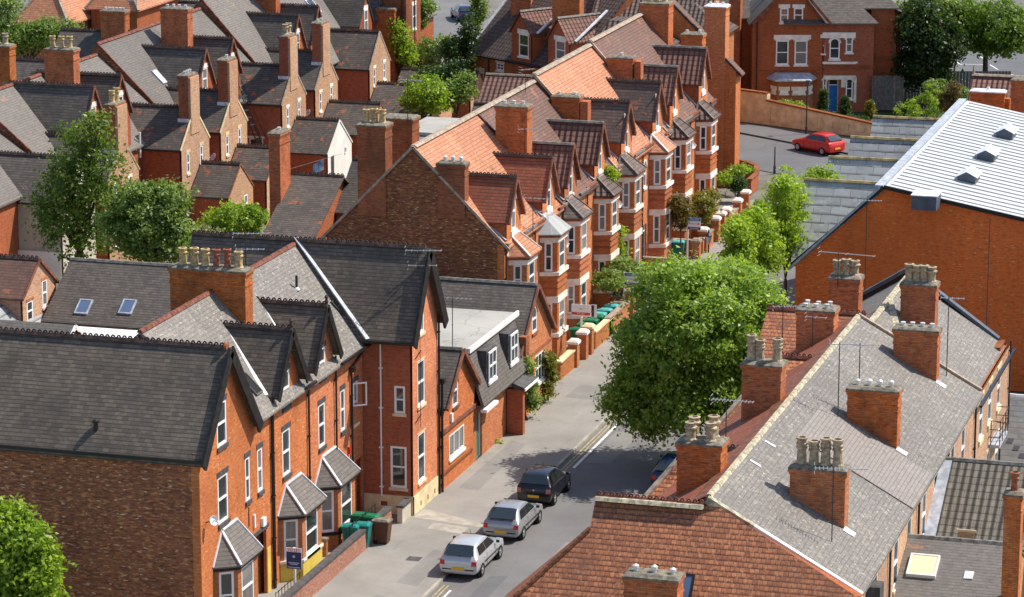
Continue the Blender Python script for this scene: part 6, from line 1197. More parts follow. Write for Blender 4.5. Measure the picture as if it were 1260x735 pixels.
# ================================================================ trees and plants
def leaves(name, par, blobs, per, mat, size=.2, sigma=.3, seed=1, shell=.5):
    """blobs: (centre, radii, clumps). leaf-sized faces gathered in clumps through the volume of the crown"""
    g = np.random.default_rng(seed); cs_, ds = [], []
    for c, r, n in blobs:
        d = g.normal(size=(n, 3)); d /= np.linalg.norm(d, axis=1)[:, None]; k = (g.uniform(shell**3, 1, n)**(1/3))[:, None]*g.uniform(.86, 1.1, n)[:, None]
        cs_.append(np.array(c)+d*k*np.array(r)); ds.append(d*k)
    C = np.concatenate(cs_); D = np.concatenate(ds); n = len(C)*per
    sg = np.repeat(g.uniform(.6, 1.35, len(C))*sigma, per)
    off = g.normal(size=(n, 3)); off[:, 2] *= .6; p = np.repeat(C, per, 0)+off*sg[:, None]
    nn = np.repeat(D, per, 0)*.7+g.normal(size=(n, 3))*.75+np.array([0, 0, .55]); nn /= np.linalg.norm(nn, axis=1)[:, None]
    a = np.cross(nn, g.normal(size=(n, 3))); a /= np.linalg.norm(a, axis=1)[:, None]; b = np.cross(nn, a)
    s_ = (g.uniform(.55, 1.3, n)*size)[:, None]
    v = np.empty((n, 4, 3)); v[:, 0] = p-a*s_*.6; v[:, 1] = p-b*s_*.36-nn*s_*.1; v[:, 2] = p+a*s_*.6; v[:, 3] = p+b*s_*.36-nn*s_*.1
    o = np.array(root_loc(par)) if par else C.mean(0)*np.array([1, 1, 0]); v = (v.reshape(-1, 3)-o)
    me = bpy.data.meshes.new(name); me.vertices.add(n*4); me.vertices.foreach_set('co', v.ravel()); me.loops.add(n*4); me.polygons.add(n)
    me.loops.foreach_set('vertex_index', np.arange(n*4)); me.polygons.foreach_set('loop_start', np.arange(n)*4); me.update(calc_edges=True)
    at = me.attributes.new('tint', 'FLOAT', 'FACE'); at.data.foreach_set('value', np.clip(np.repeat(g.uniform(0, 1, len(C)), per)*.5+g.uniform(0, .5, n), 0, 1))
    me.materials.append(MATS[mat]); ob = bpy.data.objects.new(name, me); COL.objects.link(ob)
    if par: ob.parent = par
    else: ob.location = o
    return ob
def tube(mb, pts, rs, n=8):
    for i in range(len(pts)-1): mb.cyl(pts[i], pts[i+1], rs[i], rs[i+1], n)
def tree(name, label, cat, base, blobs, per, mat, size=.2, sigma=.3, tr=.2, seed=1, group=None, shell=.45, limbs=True):
    t = thing(name, label, cat, base, group); m = MB(); base = Vector(base); rnd = random.Random(seed)
    cz = min(b[0][2]-b[1][2] for b in blobs); main = max(blobs, key=lambda b: b[1][0]*b[1][2]); mc = Vector(main[0])
    fork = Vector((base.x+(mc.x-base.x)*.4, base.y+(mc.y-base.y)*.4, max(base.z+.4, min(mc.z-main[1][2]*.45, base.z+(mc.z-base.z)*.6))))
    mid = base.lerp(fork, .5)+V(rnd.uniform(-.1, .1), rnd.uniform(-.1, .1), 0); tube(m, [base, mid, fork], [tr*1.25, tr, tr*.85])
    if limbs:
        for c, r, n in blobs:
            for k in range(3 if len(blobs) < 6 else 2):
                e = Vector(c)+V(rnd.uniform(-.55, .55)*r[0], rnd.uniform(-.55, .55)*r[1], rnd.uniform(-.1, .6)*r[2]); q = fork.lerp(e, .5)+V(rnd.uniform(-.25, .25), rnd.uniform(-.25, .25), .2)
                tube(m, [fork, q, e], [tr*.55, tr*.32, tr*.1], 6)
    m.build('trunk', 'bark', t); leaves('crown', t, blobs, per, mat, size, sigma, seed, shell); return t
def pxblob(px, py, hw, hh, Y=None, X=None, d=None):
    p = P(px, py, Y=Y, X=X); s_ = F/((p-CAM).dot(fw)); r = hw/s_; return (tuple(p), (r, d or r, max(.2, hh/s_*.98)))
def pxtree(name, label, cat, parts, mat, Y=None, X=None, base=None, n=60, per=60, size=.18, sigma=.25, tr=.12, seed=1, group=None, z0=0., shell=.4):
    bl = [pxblob(*q[:4], Y=(q[4] if len(q) > 4 else Y), X=X) for q in parts]; A = sum(b[1][0]*b[1][2] for b in bl)
    bl = [(c, r, max(6, int(n*r[0]*r[2]/A))) for c, r in bl]; c = bl[0][0]; b = base or (c[0], c[1], z0)
    return tree(name, label, cat, b, bl, per, mat, size, sigma, tr, seed, group, shell)
# the big street tree
c = P(858, 430, X=-32.6); B = []
cx, cy = c.x, c.y
for px, py, hw, hh, dy_ in ((853, 430, 88, 105, 0), (818, 355, 44, 38, 1), (890, 345, 58, 36, 1.5), (930, 375, 38, 40, .5), (795, 425, 42, 52, -.5), (778, 470, 36, 45, -1), (905, 430, 48, 60, -.5), (850, 500, 62, 46, -1.5), (800, 520, 34, 26, -1), (838, 345, 40, 34, -1), (870, 400, 60, 50, -2.2), (760, 500, 18, 22, -1), (880, 470, 50, 45, -1)):
    p = P(px, py, Y=cy+dy_); s_ = F/((p-CAM).dot(fw)); r = (hw-8)/s_; B.append((tuple(p), (r, min(4.4, r*1.15), (hh-6)/s_), int(8+r*hh/s_*19)))
tree('plane_tree', 'big round bright green street tree overhanging the road', 'tree', (-30.9, cy+1.2, .1), B, 95, 'leaf_plane', .18, .33, .27, 5, shell=.35)
# slender pale trees by the hall
for i, (px, py, hw, hh, X_) in enumerate(((968, 268, 24, 56, -32.2), (936, 296, 26, 42, -33.0), (908, 300, 16, 34, -33.6))):
    pxtree('young_tree', ['tallest slender yellow-green tree against the hall gable', 'yellow-green upright tree behind the big street tree', 'small yellow-green tree at the left of the hall trees'][i], 'tree', [(px, py, hw, hh), (px-6, py-hh*.5, hw*.6, hh*.45), (px+7, py-hh*.25, hw*.55, hh*.55), (px, py+hh*.5, hw, hh*.5), (px, py-hh*.85, hw*.28, hh*.3)], 'leaf_yellow', X=X_, n=150, per=55, size=.17, sigma=.24, tr=.09, seed=20+i, group='slender trees by the hall')
pxtree('young_tree', 'tip of a yellow-green tree showing above the slate gables of the hall', 'tree', [(1010, 222, 14, 16)], 'leaf_yellow', X=-31.9, n=40, per=40, size=.17, seed=31, z0=0, group='slender trees by the hall')
# left trees
pxtree('dark_tree', 'tall dark loose-crowned tree in front of the cream rendered wing', 'tree', [(98, 235, 48, 70), (75, 225, 34, 40), (105, 165, 30, 36), (60, 265, 24, 30), (128, 215, 28, 44), (95, 290, 42, 34), (118, 150, 14, 16)], 'leaf_dark', Y=156, n=230, per=50, size=.19, sigma=.34, tr=.24, seed=3, base=(P(97, 320, Y=156).x, 156, 0), shell=.3)
pxtree('elder_tree', 'pale grey-green bushy tree with white blossom beside the tall dark tree', 'tree', [(185, 275, 45, 50), (205, 250, 28, 28), (150, 270, 28, 40), (215, 295, 26, 30), (170, 240, 24, 18)], 'leaf_mid', Y=153, n=330, per=60, size=.18, sigma=.27, tr=.16, seed=4)
pxtree('green_bush', 'bright green rounded bush in the yard below the pink brick outhouse gable', 'bush', [(288, 275, 40, 24), (262, 282, 24, 18), (312, 272, 18, 20)], 'leaf_bright', Y=171, n=150, per=60, size=.17, sigma=.22, seed=6, z0=0)
pxtree('cream_shrub', 'cream-flowered shrub at the left foot of the bright green bush', 'bush', [(258, 286, 18, 8)], 'leaf_cream', Y=169, n=40, per=50, size=.15, sigma=.16, seed=7)
pxtree('corner_tree', 'leafy tree filling the bottom left corner against the brown wall', 'tree', [(14, 692, 40, 56), (42, 668, 20, 22), (10, 645, 26, 28), (50, 705, 26, 28), (30, 740, 45, 30)], 'leaf_bright', Y=104.6, n=330, per=60, size=.2, sigma=.26, tr=.15, seed=8)
pxtree('green_bush', 'green bush beside the small yellow-brick outhouse on the left', 'bush', [(38, 372, 18, 12), (52, 378, 14, 12), (68, 385, 12, 12)], 'leaf_bright', Y=146.5, n=70, per=50, size=.15, sigma=.2, seed=9)
pxtree('garden_tree', 'tall light green tree at the top left edge', 'tree', [(5, 20, 18, 34), (2, 50, 16, 20)], 'leaf_mid', Y=224, n=110, per=45, size=.24, sigma=.4, seed=10, tr=.2)
pxtree('garden_tree', 'bushy pale tree between the top left roofs and the orange-roofed house', 'tree', [(35, 45, 22, 20), (55, 42, 22, 20), (15, 60, 14, 16), (85, 35, 14, 12)], 'leaf_mid', Y=226, n=150, per=45, size=.22, sigma=.35, seed=11)
pxtree('garden_tree', 'dark tree behind the top left aerials', 'tree', [(175, 8, 32, 22)], 'leaf_dark', Y=262, n=80, per=40, size=.3, sigma=.5, seed=12)
# upper centre garden
lst = [('ivy', 'bright ivy climbing the corner of the tall red house end', [(492, 48, 8, 14), (488, 34, 7, 8), (498, 62, 9, 14), (505, 72, 7, 9)], 'leaf_yellow', 225.5, 90, 'climber'), ('garden_tree', 'leafy tree hanging over the shady side road at the top', [(510, 18, 14, 20), (524, 8, 10, 10), (505, 35, 8, 12)], 'leaf_mid', 236, 120, 'tree'),
       ('apple_tree', 'open-branched small tree in the upper garden', [(535, 62, 26, 22), (520, 72, 16, 14), (556, 60, 14, 18)], 'leaf_mid', 229, 90, 'tree'), ('conifer', 'thin dark green conifer in the upper garden', [(555, 68, 5, 22), (555, 55, 3, 12)], 'leaf_conifer', 227, 40, 'tree'),
       ('garden_bush', 'grey-green bush in the middle of the upper garden', [(540, 95, 26, 14), (560, 88, 16, 14)], 'leaf_conifer', 222, 90, 'bush'), ('green_bush', 'bright leafy bush behind the low slate outhouses', [(525, 112, 24, 20), (508, 125, 12, 14), (535, 128, 16, 12)], 'leaf_bright', 214, 120, 'bush'),
       ('laurel_bush', 'laurel bush with glossy leaves beside the big brown-roofed house', [(562, 112, 18, 16), (548, 118, 14, 14), (574, 104, 8, 18)], 'leaf_mid', 216, 100, 'bush'), ('garden_tree', 'slim green tree by the corner of the big brown-roofed house', [(573, 75, 9, 26), (578, 40, 8, 20)], 'leaf_conifer', 228, 70, 'tree'), ('garden_tree', 'tree at the right of the blue car on the side road', [(588, 12, 8, 20)], 'leaf_dark', 262, 50, 'tree')]
for i, (n, l, pr, mt, Y_, k, ct) in enumerate(lst): pxtree(n, l, ct, pr, mt, Y=Y_, n=k, per=45, size=.2, sigma=.28, seed=40+i, tr=.09)
# front gardens of the long terrace
gl = [('garden_tree', 'dark green front garden tree behind the teal bins and sale board', [(765, 335, 26, 18), (750, 345, 18, 14), (785, 345, 14, 12)], 'leaf_mid', -43.6, 150, 'tree'), ('flowering_shrub', 'rust and cream flowering shrub below the far bays', [(838, 262, 14, 22), (832, 250, 9, 10)], 'leaf_rust', -43.6, 80, 'bush'),
      ('golden_shrub', 'golden green shrub in the far front garden behind the white capped pier', [(862, 258, 18, 20), (872, 245, 12, 12)], 'leaf_gold', -43.7, 100, 'bush'), ('green_bush', 'round dark bush in the corner garden below the tall blank gable', [(908, 228, 9, 10)], 'leaf_conifer', -44.2, 50, 'bush'),
      ('green_bush', 'spreading light green bush against the tall blank gable', [(905, 212, 14, 9), (892, 220, 12, 6), (918, 208, 8, 5)], 'leaf_bright', -45.0, 60, 'bush'), ('roof_shrub', 'bright buddleia sprouting on the bay roof gutter', [(749, 213, 6, 8), (752, 218, 6, 5)], 'leaf_yellow', -44.75, 30, 'plant'),
      ('climber', 'climbing rose on the cottage front beside the porch', [(648, 470, 10, 20), (652, 490, 11, 16), (645, 450, 8, 12)], 'leaf_mid', -42.2, 80, 'climber'), ('climber', 'leafy climber on the far corner of the arched-window cottage', [(675, 440, 5, 14), (678, 458, 6, 14), (673, 475, 5, 12)], 'leaf_gold', -42.2, 50, 'climber'),
      ('wall_climber', 'pale climber on the bay front above the garden tree', [(761, 290, 4, 16), (763, 305, 4, 10)], 'leaf_yellow', -44.2, 20, 'climber')]
for i, (n, l, pr, mt, X_, k, ct) in enumerate(gl):
    z0 = 6.8 if n == 'roof_shrub' else 0
    pxtree(n, l, ct, pr, mt, X=X_, n=k, per=42, size=.15, sigma=.17, seed=60+i, tr=.04 if ct != 'tree' else .09, z0=z0)
for i, (px, py, s_) in enumerate(((655, 500, 4), (633, 527, 5), (613, 545, 6), (597, 550, 3), (668, 492, 5))):
    t = thing('weed', ['weed tuft at the foot of the climbing rose', 'weeds beside the cottage porch pier', 'largest weed patch on the pavement by the cottage wall', 'small weed by the teal door step', 'weeds at the corner of the arched-window cottage'][i], 'plant', P(px, py, Z=.1)); p = P(px, py, Z=.1)
    leaves('leaves', t, [((p.x, p.y, .16), (s_*.05, s_*.05, .1), 8)], 22, 'leaf_yellow', .1, .09, 90+i)
# villa garden
vg = [('conifer', 'cone-shaped clipped conifer left of the blue door', [(1013, 127, 5, 10), (1013, 117, 3.5, 8)], 'leaf_conifer', 234.0), ('conifer', 'cone-shaped clipped conifer right of the blue door', [(1040, 133, 6, 9), (1040, 124, 3.5, 7)], 'leaf_conifer', 233.4), ('golden_conifer', 'small golden conifer by the timber fence', [(1071, 138, 4, 9), (1071, 130, 2.6, 6)], 'leaf_gold', 232.6),
      ('hedge_bush', 'light green bush under the villa bay window', [(965, 130, 12, 7), (982, 131, 12, 6)], 'leaf_bright', 234.0), ('hedge', 'low clipped hedge behind the buff wall at the blue door', [(995, 139, 10, 5), (1010, 141, 10, 5), (1025, 143, 9, 5)], 'leaf_conifer', 232.6), ('hedge', 'low clipped hedge by the golden conifer', [(1048, 146, 8, 5), (1060, 148, 9, 5)], 'leaf_conifer', 231.6),
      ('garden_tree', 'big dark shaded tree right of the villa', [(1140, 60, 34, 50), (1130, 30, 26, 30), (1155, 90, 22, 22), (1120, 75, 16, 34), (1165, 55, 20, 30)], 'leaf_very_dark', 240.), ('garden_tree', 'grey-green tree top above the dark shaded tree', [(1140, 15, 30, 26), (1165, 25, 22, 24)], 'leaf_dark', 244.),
      ('street_tree', 'spreading bright tree with a forked trunk by the far road', [(1215, 25, 46, 28), (1190, 40, 28, 22), (1240, 35, 30, 26), (1210, 55, 22, 14), (1245, 60, 20, 12), (1185, 15, 26, 20)], 'leaf_street', 246.),
      ('shrub', 'broad fresh green shrub left of the brown-tiled house', [(1135, 132, 32, 14), (1115, 138, 16, 8), (1150, 118, 16, 14)], 'leaf_bright', 214.), ('shrub', 'rusty-tipped shrub beside the brown-tiled house', [(1172, 112, 14, 14), (1165, 125, 14, 12)], 'leaf_rust', 212.), ('shrub', 'dark shrub between the fence and the rusty shrub', [(1150, 108, 16, 12), (1185, 120, 9, 16)], 'leaf_mid', 217.)]
for i, (n, l, pr, mt, Y_) in enumerate(vg):
    big = n in ('garden_tree', 'street_tree'); b = None
    if n == 'street_tree': q = P(1211, 90, Y=246); b = (q.x, 246, 0)
    pxtree(n, l, 'tree' if 'tree' in n or 'conifer' in n else ('hedge' if n == 'hedge' else 'bush'), pr, mt, Y=Y_, n=260 if big else 80, per=50, size=.26 if big else .12, sigma=.38 if big else .11, seed=120+i, tr=.22 if big else .06, base=b, z0=.3 if not big and Y_ > 226 else 0)
# ================================================================ garden walls and gate piers
def gwall(label, Y0, Y1, h, cop, mat='brick_orange', X=-42.85, w=.24, cm='coping_brown', grp='front garden walls'):
    o = thing('garden_wall', label, 'wall', (X, (Y0+Y1)/2, 0), group=grp); m = MB(); m.box(X-w/2, X+w/2, Y0, Y1, 0, h); m.build('wall', mat, o)
    m = MB(); m.box(X-w/2-.05, X+w/2+.05, Y0-.02, Y1+.02, h, h+.1); m.build('coping', cop, o); return o
def pier(label, Yc, h, cap='stone_white', X=-42.85, w=.5, mat='brick_red'):
    o = thing('gate_pier', label, 'pier', (X, Yc, 0), group='brick gate piers along the terrace'); m = MB(); m.box(X-w/2, X+w/2, Yc-w/2, Yc+w/2, 0, h); m.build('shaft', 'brick_orange', o)
    m = MB(); e = w/2+.06; q = [(X-e, Yc-e), (X+e, Yc-e), (X+e, Yc+e), (X-e, Yc+e)]; m.hexa([(x, y, h) for x, y in q], [(x, y, h+.12) for x, y in q]); m.hexa([(x, y, h+.12) for x, y in q], [(X+(x-X)*.55, Yc+(y-Yc)*.55, h+.24) for x, y in q]); m.build('cap', cap, o)
gwall('pinkish brick garden wall with dark coping in front of the yellow-based bays', 110, 126.4, .92, 'stone_dark', 'brick_pink_wall', -43.0)
gwall('short cream rendered wall stub between the bins and the tall wing', 127.0, 128.2, .8, 'stone_dark', 'render_cream', -42.7)
o = gwall('low brick party wall between two bay-fronted gardens near the green bins', 0, 1, .8, 'cement_cap'); bpy.data.objects.remove(o.children[0]) if False else None
for c_ in list(o.children): 
    for v in c_.data.vertices: x, y = v.co.x, v.co.y; v.co.x = (y)*1.7-1.0; v.co.y = x+.0
o.location = (-44.0, 121.6, 0)
def wy(px, py, z): return P(px, py, X=-42.85).y
for i, (a, b, h, cop, lb) in enumerate((((687, 449), (709, 436), 1.0, 'stone_cream', 'first cream-coped brick wall beyond the cottages'), ((730, 420), (752, 400), 1.0, 'stone_cream', 'cream-coped brick wall in front of the green bin lids'), ((747, 396), (772, 377), 1.05, 'coping_brown', 'brown-coped brick wall in front of the pale teal bin lids'),
        ((863, 270), (876, 258), 1.0, 'coping_brown', 'brown-coped wall below the far flowering shrubs'), ((897, 248), (909, 237), 1.0, 'coping_brown', 'farthest straight brick garden wall with sloping brown coping'))):
    gwall(lb, P(*a, X=-42.85).y, P(*b, X=-42.85).y, h, cop)
pl_ = [(706, 432, 1.35, 'white-capped brick pier nearest the cottages', 'stone_white'), (717, 424, 1.45, 'second white-capped brick pier from the cottages', 'stone_white'), (724, 414, 1.5, 'third white-capped brick pier, in front of the two-part sale board', 'stone_cream'), (775, 370, 1.5, 'brown-capped brick pier beside the big street tree', 'coping_brown'), (789, 358, 1.4, 'brown-capped brick pier half hidden by the street tree', 'coping_brown'),
       (866, 270, 1.4, 'white-capped pier right of the far sale board', 'stone_white'), (881, 251, 1.45, 'first of three close white-capped piers by the golden shrub', 'stone_white'), (888, 246, 1.45, 'middle one of three close white-capped piers', 'stone_white'), (894, 241, 1.45, 'last of three close white-capped piers', 'stone_white'), (908, 227, 1.4, 'white-capped pier before the curved wall', 'stone_white'), (918, 219, 1.5, 'white-capped pier at the start of the curved corner wall', 'stone_white'),
       (857, 277, 1.1, 'grey-capped low pier next to the far bins', 'coping_brown')]
for px, py, h, lb, cp in pl_: pier(lb, P(px, py, X=-42.85).y, h, cp)
o = thing('boundary_wall', 'curved red brick corner wall around the corner garden', 'wall', (-44, 205, 0)); pts = [P(x, y, Z=1.) for x, y in ((922, 222), (931, 214), (931, 205), (920, 200), (906, 197), (893, 195))]
m = MB(); m2 = MB()
fine = []
for i in range(len(pts)-1):
    for k in range(3): fine.append(pts[i].lerp(pts[i+1], k/3))
fine.append(pts[-1])
for i in range(len(fine)-1):
    a, b = fine[i], fine[i+1]; d = (b-a).normalized(); s_ = V(-d.y, d.x, 0)*.13; q = [a-s_, b-s_, b+s_, a+s_]; m.hexa([V(p.x, p.y, 0) for p in q], [V(p.x, p.y, 1.0) for p in q]); q = [a-s_*1.4, b-s_*1.4, b+s_*1.4, a+s_*1.4]; m2.hexa([V(p.x, p.y, 1.0) for p in q], [V(p.x, p.y, 1.09) for p in q])
m.build('wall', 'brick_red', o); m2.build('coping', 'brick_sooty', o)
for i, (px, py) in enumerate(((735, 405), (762, 372), (793, 350), (818, 322), (845, 290), (868, 268))):
    y = P(px, py, X=-43.6).y; gwall('low brick side wall dividing the front gardens, number counted from the cottages: %s' % ['first', 'second', 'third', 'fourth', 'fifth', 'sixth'][i], 0, 1, 1.0, 'coping_brown'); w_ = COL.objects[-1].parent or COL.objects[-1]
    for c_ in list(w_.children):
        for v in c_.data.vertices: x, yy = v.co.x, v.co.y; v.co.x = yy*2.0; v.co.y = x
    w_.location = (-43.9, y, 0); w_['label'] = ['side garden wall behind the green bin lids', 'dark side garden wall behind the upright teal bin', 'side garden wall behind the street tree top', 'brown-coped side wall under the sixth bay', 'side wall left of the far teal bins', 'side wall among the far shrubs'][i]
# ================================================================ wheelie bins
def bin_(label, x, y, mat, lid=None, rz=0., hgt=1.05, grp='wheelie bins', open_=False):
    o = thing('wheelie_bin', label, 'bin', (x, y, 0), grp); c, s_ = math.cos(rz), math.sin(rz)
    def T(a, b, z): return V(x+a*c-b*s_, y+a*s_+b*c, z)
    def bx(m, w0, d0, z0, w1, d1, z1, oy=0): m.hexa([T(-w0, -d0+oy, z0), T(w0, -d0+oy, z0), T(w0, d0+oy, z0), T(-w0, d0+oy, z0)], [T(-w1, -d1+oy, z1), T(w1, -d1+oy, z1), T(w1, d1+oy, z1), T(-w1, d1+oy, z1)])
    zb = .1; m = MB(); bx(m, .21, .25, zb+.06, .28, .34, zb+hgt-.1); bx(m, .30, .36, zb+hgt-.1, .30, .36, zb+hgt-.05); m.build('bin_body', mat, o)
    m = MB(); bx(m, .30, .37, zb+hgt-.05, .29, .36, zb+hgt-.01); bx(m, .27, .33, zb+hgt-.01, .20, .24, zb+hgt+.05); bx(m, .27, .03, zb+hgt-.06, .27, .03, zb+hgt-.0, .40); m.build('lid', lid or mat, o)
    for a in (-.24, .24): m = MB(); m.cyl(T(a-.02, .26, zb+.1), T(a+.02, .26, zb+.1), .1, n=10); m.build('wheel', 'tyre', o)
bl = [((443, 638), 'bin_green', None, 'green wheelie bin beside the tall wing, leftmost of the upright pair'), ((457, 640), 'bin_green', None, 'green wheelie bin next to the brown one by the tall wing'), ((471, 645), 'bin_brown', 'cement_cap', 'brown wheelie bin with pale lid by the cream wall stub'),
      ((432, 652), 'bin_teal', None, 'teal wheelie bin among railings behind the pinkish wall, nearer one'), ((446, 650), 'bin_teal', None, 'teal wheelie bin behind the pinkish wall, farther one'),
      ((720, 403), 'bin_green', None, 'green lidded bin nearest the two-part sale board'), ((728, 398), 'bin_green', None, 'middle green lidded bin behind the cream-coped wall'), ((735, 393), 'bin_green', None, 'farthest green lidded bin behind the cream-coped wall'), ((711, 409), 'bin_green', None, 'green bin half hidden behind the white-capped pier'),
      ((738, 390), 'bin_teal', 'teal_pale', 'nearest pale teal lidded bin behind the brown-coped wall'), ((745, 385), 'bin_teal', 'teal_pale', 'second pale teal lidded bin behind the brown-coped wall'), ((753, 380), 'bin_teal', 'teal_pale', 'third pale teal lidded bin behind the brown-coped wall'), ((761, 376), 'bin_brown', 'cement_cap', 'grey lidded bin at the end of the teal row'),
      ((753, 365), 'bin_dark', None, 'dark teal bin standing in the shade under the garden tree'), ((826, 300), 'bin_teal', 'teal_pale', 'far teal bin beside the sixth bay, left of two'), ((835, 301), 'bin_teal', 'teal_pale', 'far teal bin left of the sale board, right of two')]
for (px, py), mt, ld, lb in bl:
    p = P(px, py, Z=.95); bin_(lb, p.x, p.y, mt, ld, rz=random.uniform(-.12, .12)+(math.pi/2 if py > 500 else math.pi/2))
o = thing('garden_railing', 'small dark metal railing behind the pinkish garden wall', 'railing', (-43.4, 124, 0)); m = MB()
for k in range(10): m.cyl((-43.35, 121.8+k*.42, 0), (-43.35, 121.8+k*.42, 1.35), .018, n=5)
for z in (.5, 1.3): m.cyl((-43.35, 121.8, z), (-43.35, 125.6, z), .018, n=5)
m.build('bars', 'paint_black', o)
o = thing('garden_railing', 'low black railing at the yellow bay beside the letting board', 'railing', (-43.6, 117, 0)); m = MB()
for k in range(9): m.cyl((-43.75+k*.0, 114.4+k*.35, 0), (-43.75, 114.4+k*.35, .8), .015, n=5)
m.cyl((-43.75, 114.4, .75), (-43.75, 117.3, .75), .015, n=5); m.build('bars', 'paint_black', o)
# ================================================================ sale boards
def board(label, px, py, X, zb, w, h, bands, lettering=(), pole=True, ztop=None):
    p = P(px, py, X=X); o = thing('sale_board', label, 'sign', (p.x, p.y, 0), group='estate agent boards'); f_ = FMY(p.y-.03)
    m = MB(); m.box(p.x-.045, p.x+.045, p.y, p.y+.07, 0, p.z+h/2); m.build('post', 'wood_white', o)
    x0, x1 = (p.x-w/2, p.x+w/2) if pole is True else (p.x+.02, p.x+w)
    m = MB(); m.fbox(f_, x0, x1, p.z-h/2, p.z+h/2, -.02, 0); b = m.build('panel', 'sign_white', o)
    for z0, z1, mt in bands: m = MB(); m.fbox(f_, x0+.01, x1-.01, p.z-h/2+h*z0, p.z-h/2+h*z1, .001, .006); m.build('colour_band', mt, b)
    for s_, sz, zz, mt in lettering: text(b, s_, sz, V((x0+x1)/2, p.y-.042, p.z-h/2+h*zz), (1, 0, 0), (0, 0, 1), mt)
    return o, (x0, x1, p)
o, (x0, x1, p) = board('navy letting board with orange lettering in front of the yellow bay', 362, 687, -43.3, 0, .66, .88, [(.0, .80, 'sign_navy')], [('TO LET', .17, .895, 'sign_orange')])
m = MB(); f_ = FMY(p.y-.04)
for z, a in ((.27, .42), (.20, .3), (.05, .5)): m.fbox(f_, p.x-a/2*1.1, p.x+a/2*1.1, p.z-.44+.88*z, p.z-.44+.88*z+.035, .0, .004)
m.lathe((p.x, p.y-.045, p.z+.08), [(.06, 0), (.06, .004)], 10, 0, V(0, -1, 0)); m.build('small_print', 'sign_pale', o)
o, (x0, x1, p) = board('white two-part board with a red strip and a dark panel, by the green bins', 715, 382, -43.2, 0, 1.05, .66, [(.12, .34, 'sign_red')], [('TO LET', .13, .23, 'sign_white'), ('~', .3, .65, 'stone_dark')], pole=True)
m = MB(); m.fbox(FMY(p.y-.1), x1+.04, x1+.36, p.z-.32, p.z+.38, 0, .02); m.build('second_panel', 'sign_white', o); m = MB(); m.fbox(FMY(p.y-.13), x1+.08, x1+.22, p.z-.28, p.z+.34, 0, .004); m.build('colour_band', 'paint_black', o); text(o, 'LET', .12, (x1+.15, p.y-.14, p.z), (1, 0, 0), (0, 0, 1), 'line_yellow')
for (px, py, X_, lb) in ((768, 343, -43.1, 'blue and white board on a post in front of the dark garden tree'), (846, 275, -43.1, 'blue and white board beside the far teal bins')):
    o, (x0, x1, p) = board(lb, px, py, X_, 0, .82, .72, [(.74, .99, 'sign_blue'), (.02, .22, 'sign_navy')], [('FOR SALE', .13, .86, 'sign_white')], pole='left')
    m = MB(); m.fbox(FMY(p.y-.04), x0+.08, x1-.25, p.z-.03, p.z+.02, 0, .004); m.fbox(FMY(p.y-.04), x0+.12, x1-.12, p.z-.29, p.z-.25, 0, .004); m.build('small_print', 'sign_pale', o); m = MB(); m.lathe((x1-.15, p.y-.04, p.z), [(.06, 0), (.06, .005)], 10, 0, V(0, -1, 0)); m.build('emblem', 'sign_red', o)
# ================================================================ lamp posts
def lamp(label, px, py, zb, h, head='side', lan=False, X=None):
    p = P(px, py, Z=zb); o = thing('street_lamp', label, 'street lamp', p); m = MB(); m.lathe(p, [(.09, 0), (.09, .5), (.055, .6), (.04, h)], 8); m.build('post', 'iron', o)
    m = MB()
    if lan:
        m.lathe(p+Z*h, [(.03, 0), (.1, .05), (.17, .4), (.17, .42), (.05, .58), (.02, .66)], 8); m.build('lantern', 'lamp_glass', o); m = MB(); m.lathe(p+Z*(h+.42), [(.19, 0), (.19, .02), (.06, .16), (.02, .3)], 8); m.build('lantern_cap', 'iron', o)
    elif head: m.beam(p+Z*h, p+Z*(h+.1)+V(.3, -.2, 0), .06, .05); m.box(p.x-.1, p.x+.16, p.y-.12, p.y+.12, p.z+h-.25, p.z+h+.1); m.build('lamp_head', 'stone_dark', o)
    return o
lamp('black street lamp on the far pavement beside the red car', 992, 165, .1, 3.9); lamp('thin bollard-like grey post at the junction', 953, 214, 0., 1.9, head=None); lamp('tall dark post by the far road under the dark tree', 1174, 104, 0, 4.6, head=None)
q = P(872, 293, X=-38.8); o = lamp('heritage lantern street lamp showing above the big tree crown', 0, 0, 0, 1) if False else None
o = thing('street_lamp', 'heritage lantern showing just above the crown of the big street tree', 'street lamp', (q.x, q.y, .1)); m = MB(); m.lathe((q.x, q.y, .1), [(.09, 0), (.09, .6), (.05, .7), (.04, q.z-.4)], 8); m.build('post', 'iron', o)
m = MB(); m.lathe((q.x, q.y, q.z-.35), [(.04, 0), (.11, .05), (.2, .45)], 6); m.build('lantern', 'lamp_glass', o); m = MB(); m.lathe((q.x, q.y, q.z+.1), [(.23, 0), (.2, .06), (.07, .2), (.05, .3), (.02, .42)], 6); m.build('lantern_cap', 'iron', o)
# ================================================================ washing line
o = thing('washing', 'blue and white sheet hanging on a line in the back yard', 'washing', P(400, 205, Y=178)); p = P(385, 203, Y=178); q = P(398, 196, Y=178); r = P(389, 207, Y=178)
m = MB(); n_ = 7
for k in range(n_):
    a = p.lerp(q, k/n_); b = p.lerp(q, (k+1)/n_); w = .06*math.sin(k*1.9); w2 = .06*math.sin((k+1)*1.9); m.poly([a-Z*.62+V(0, w, 0), b-Z*.66+V(0, w2, 0), b, a])
m.build('sheet', 'cloth_blue', o); m = MB(); m.cyl(p-V(2, 0, .5), q+V(1.2, 0, .4), .012, n=4); m.build('line', 'sign_white', o)
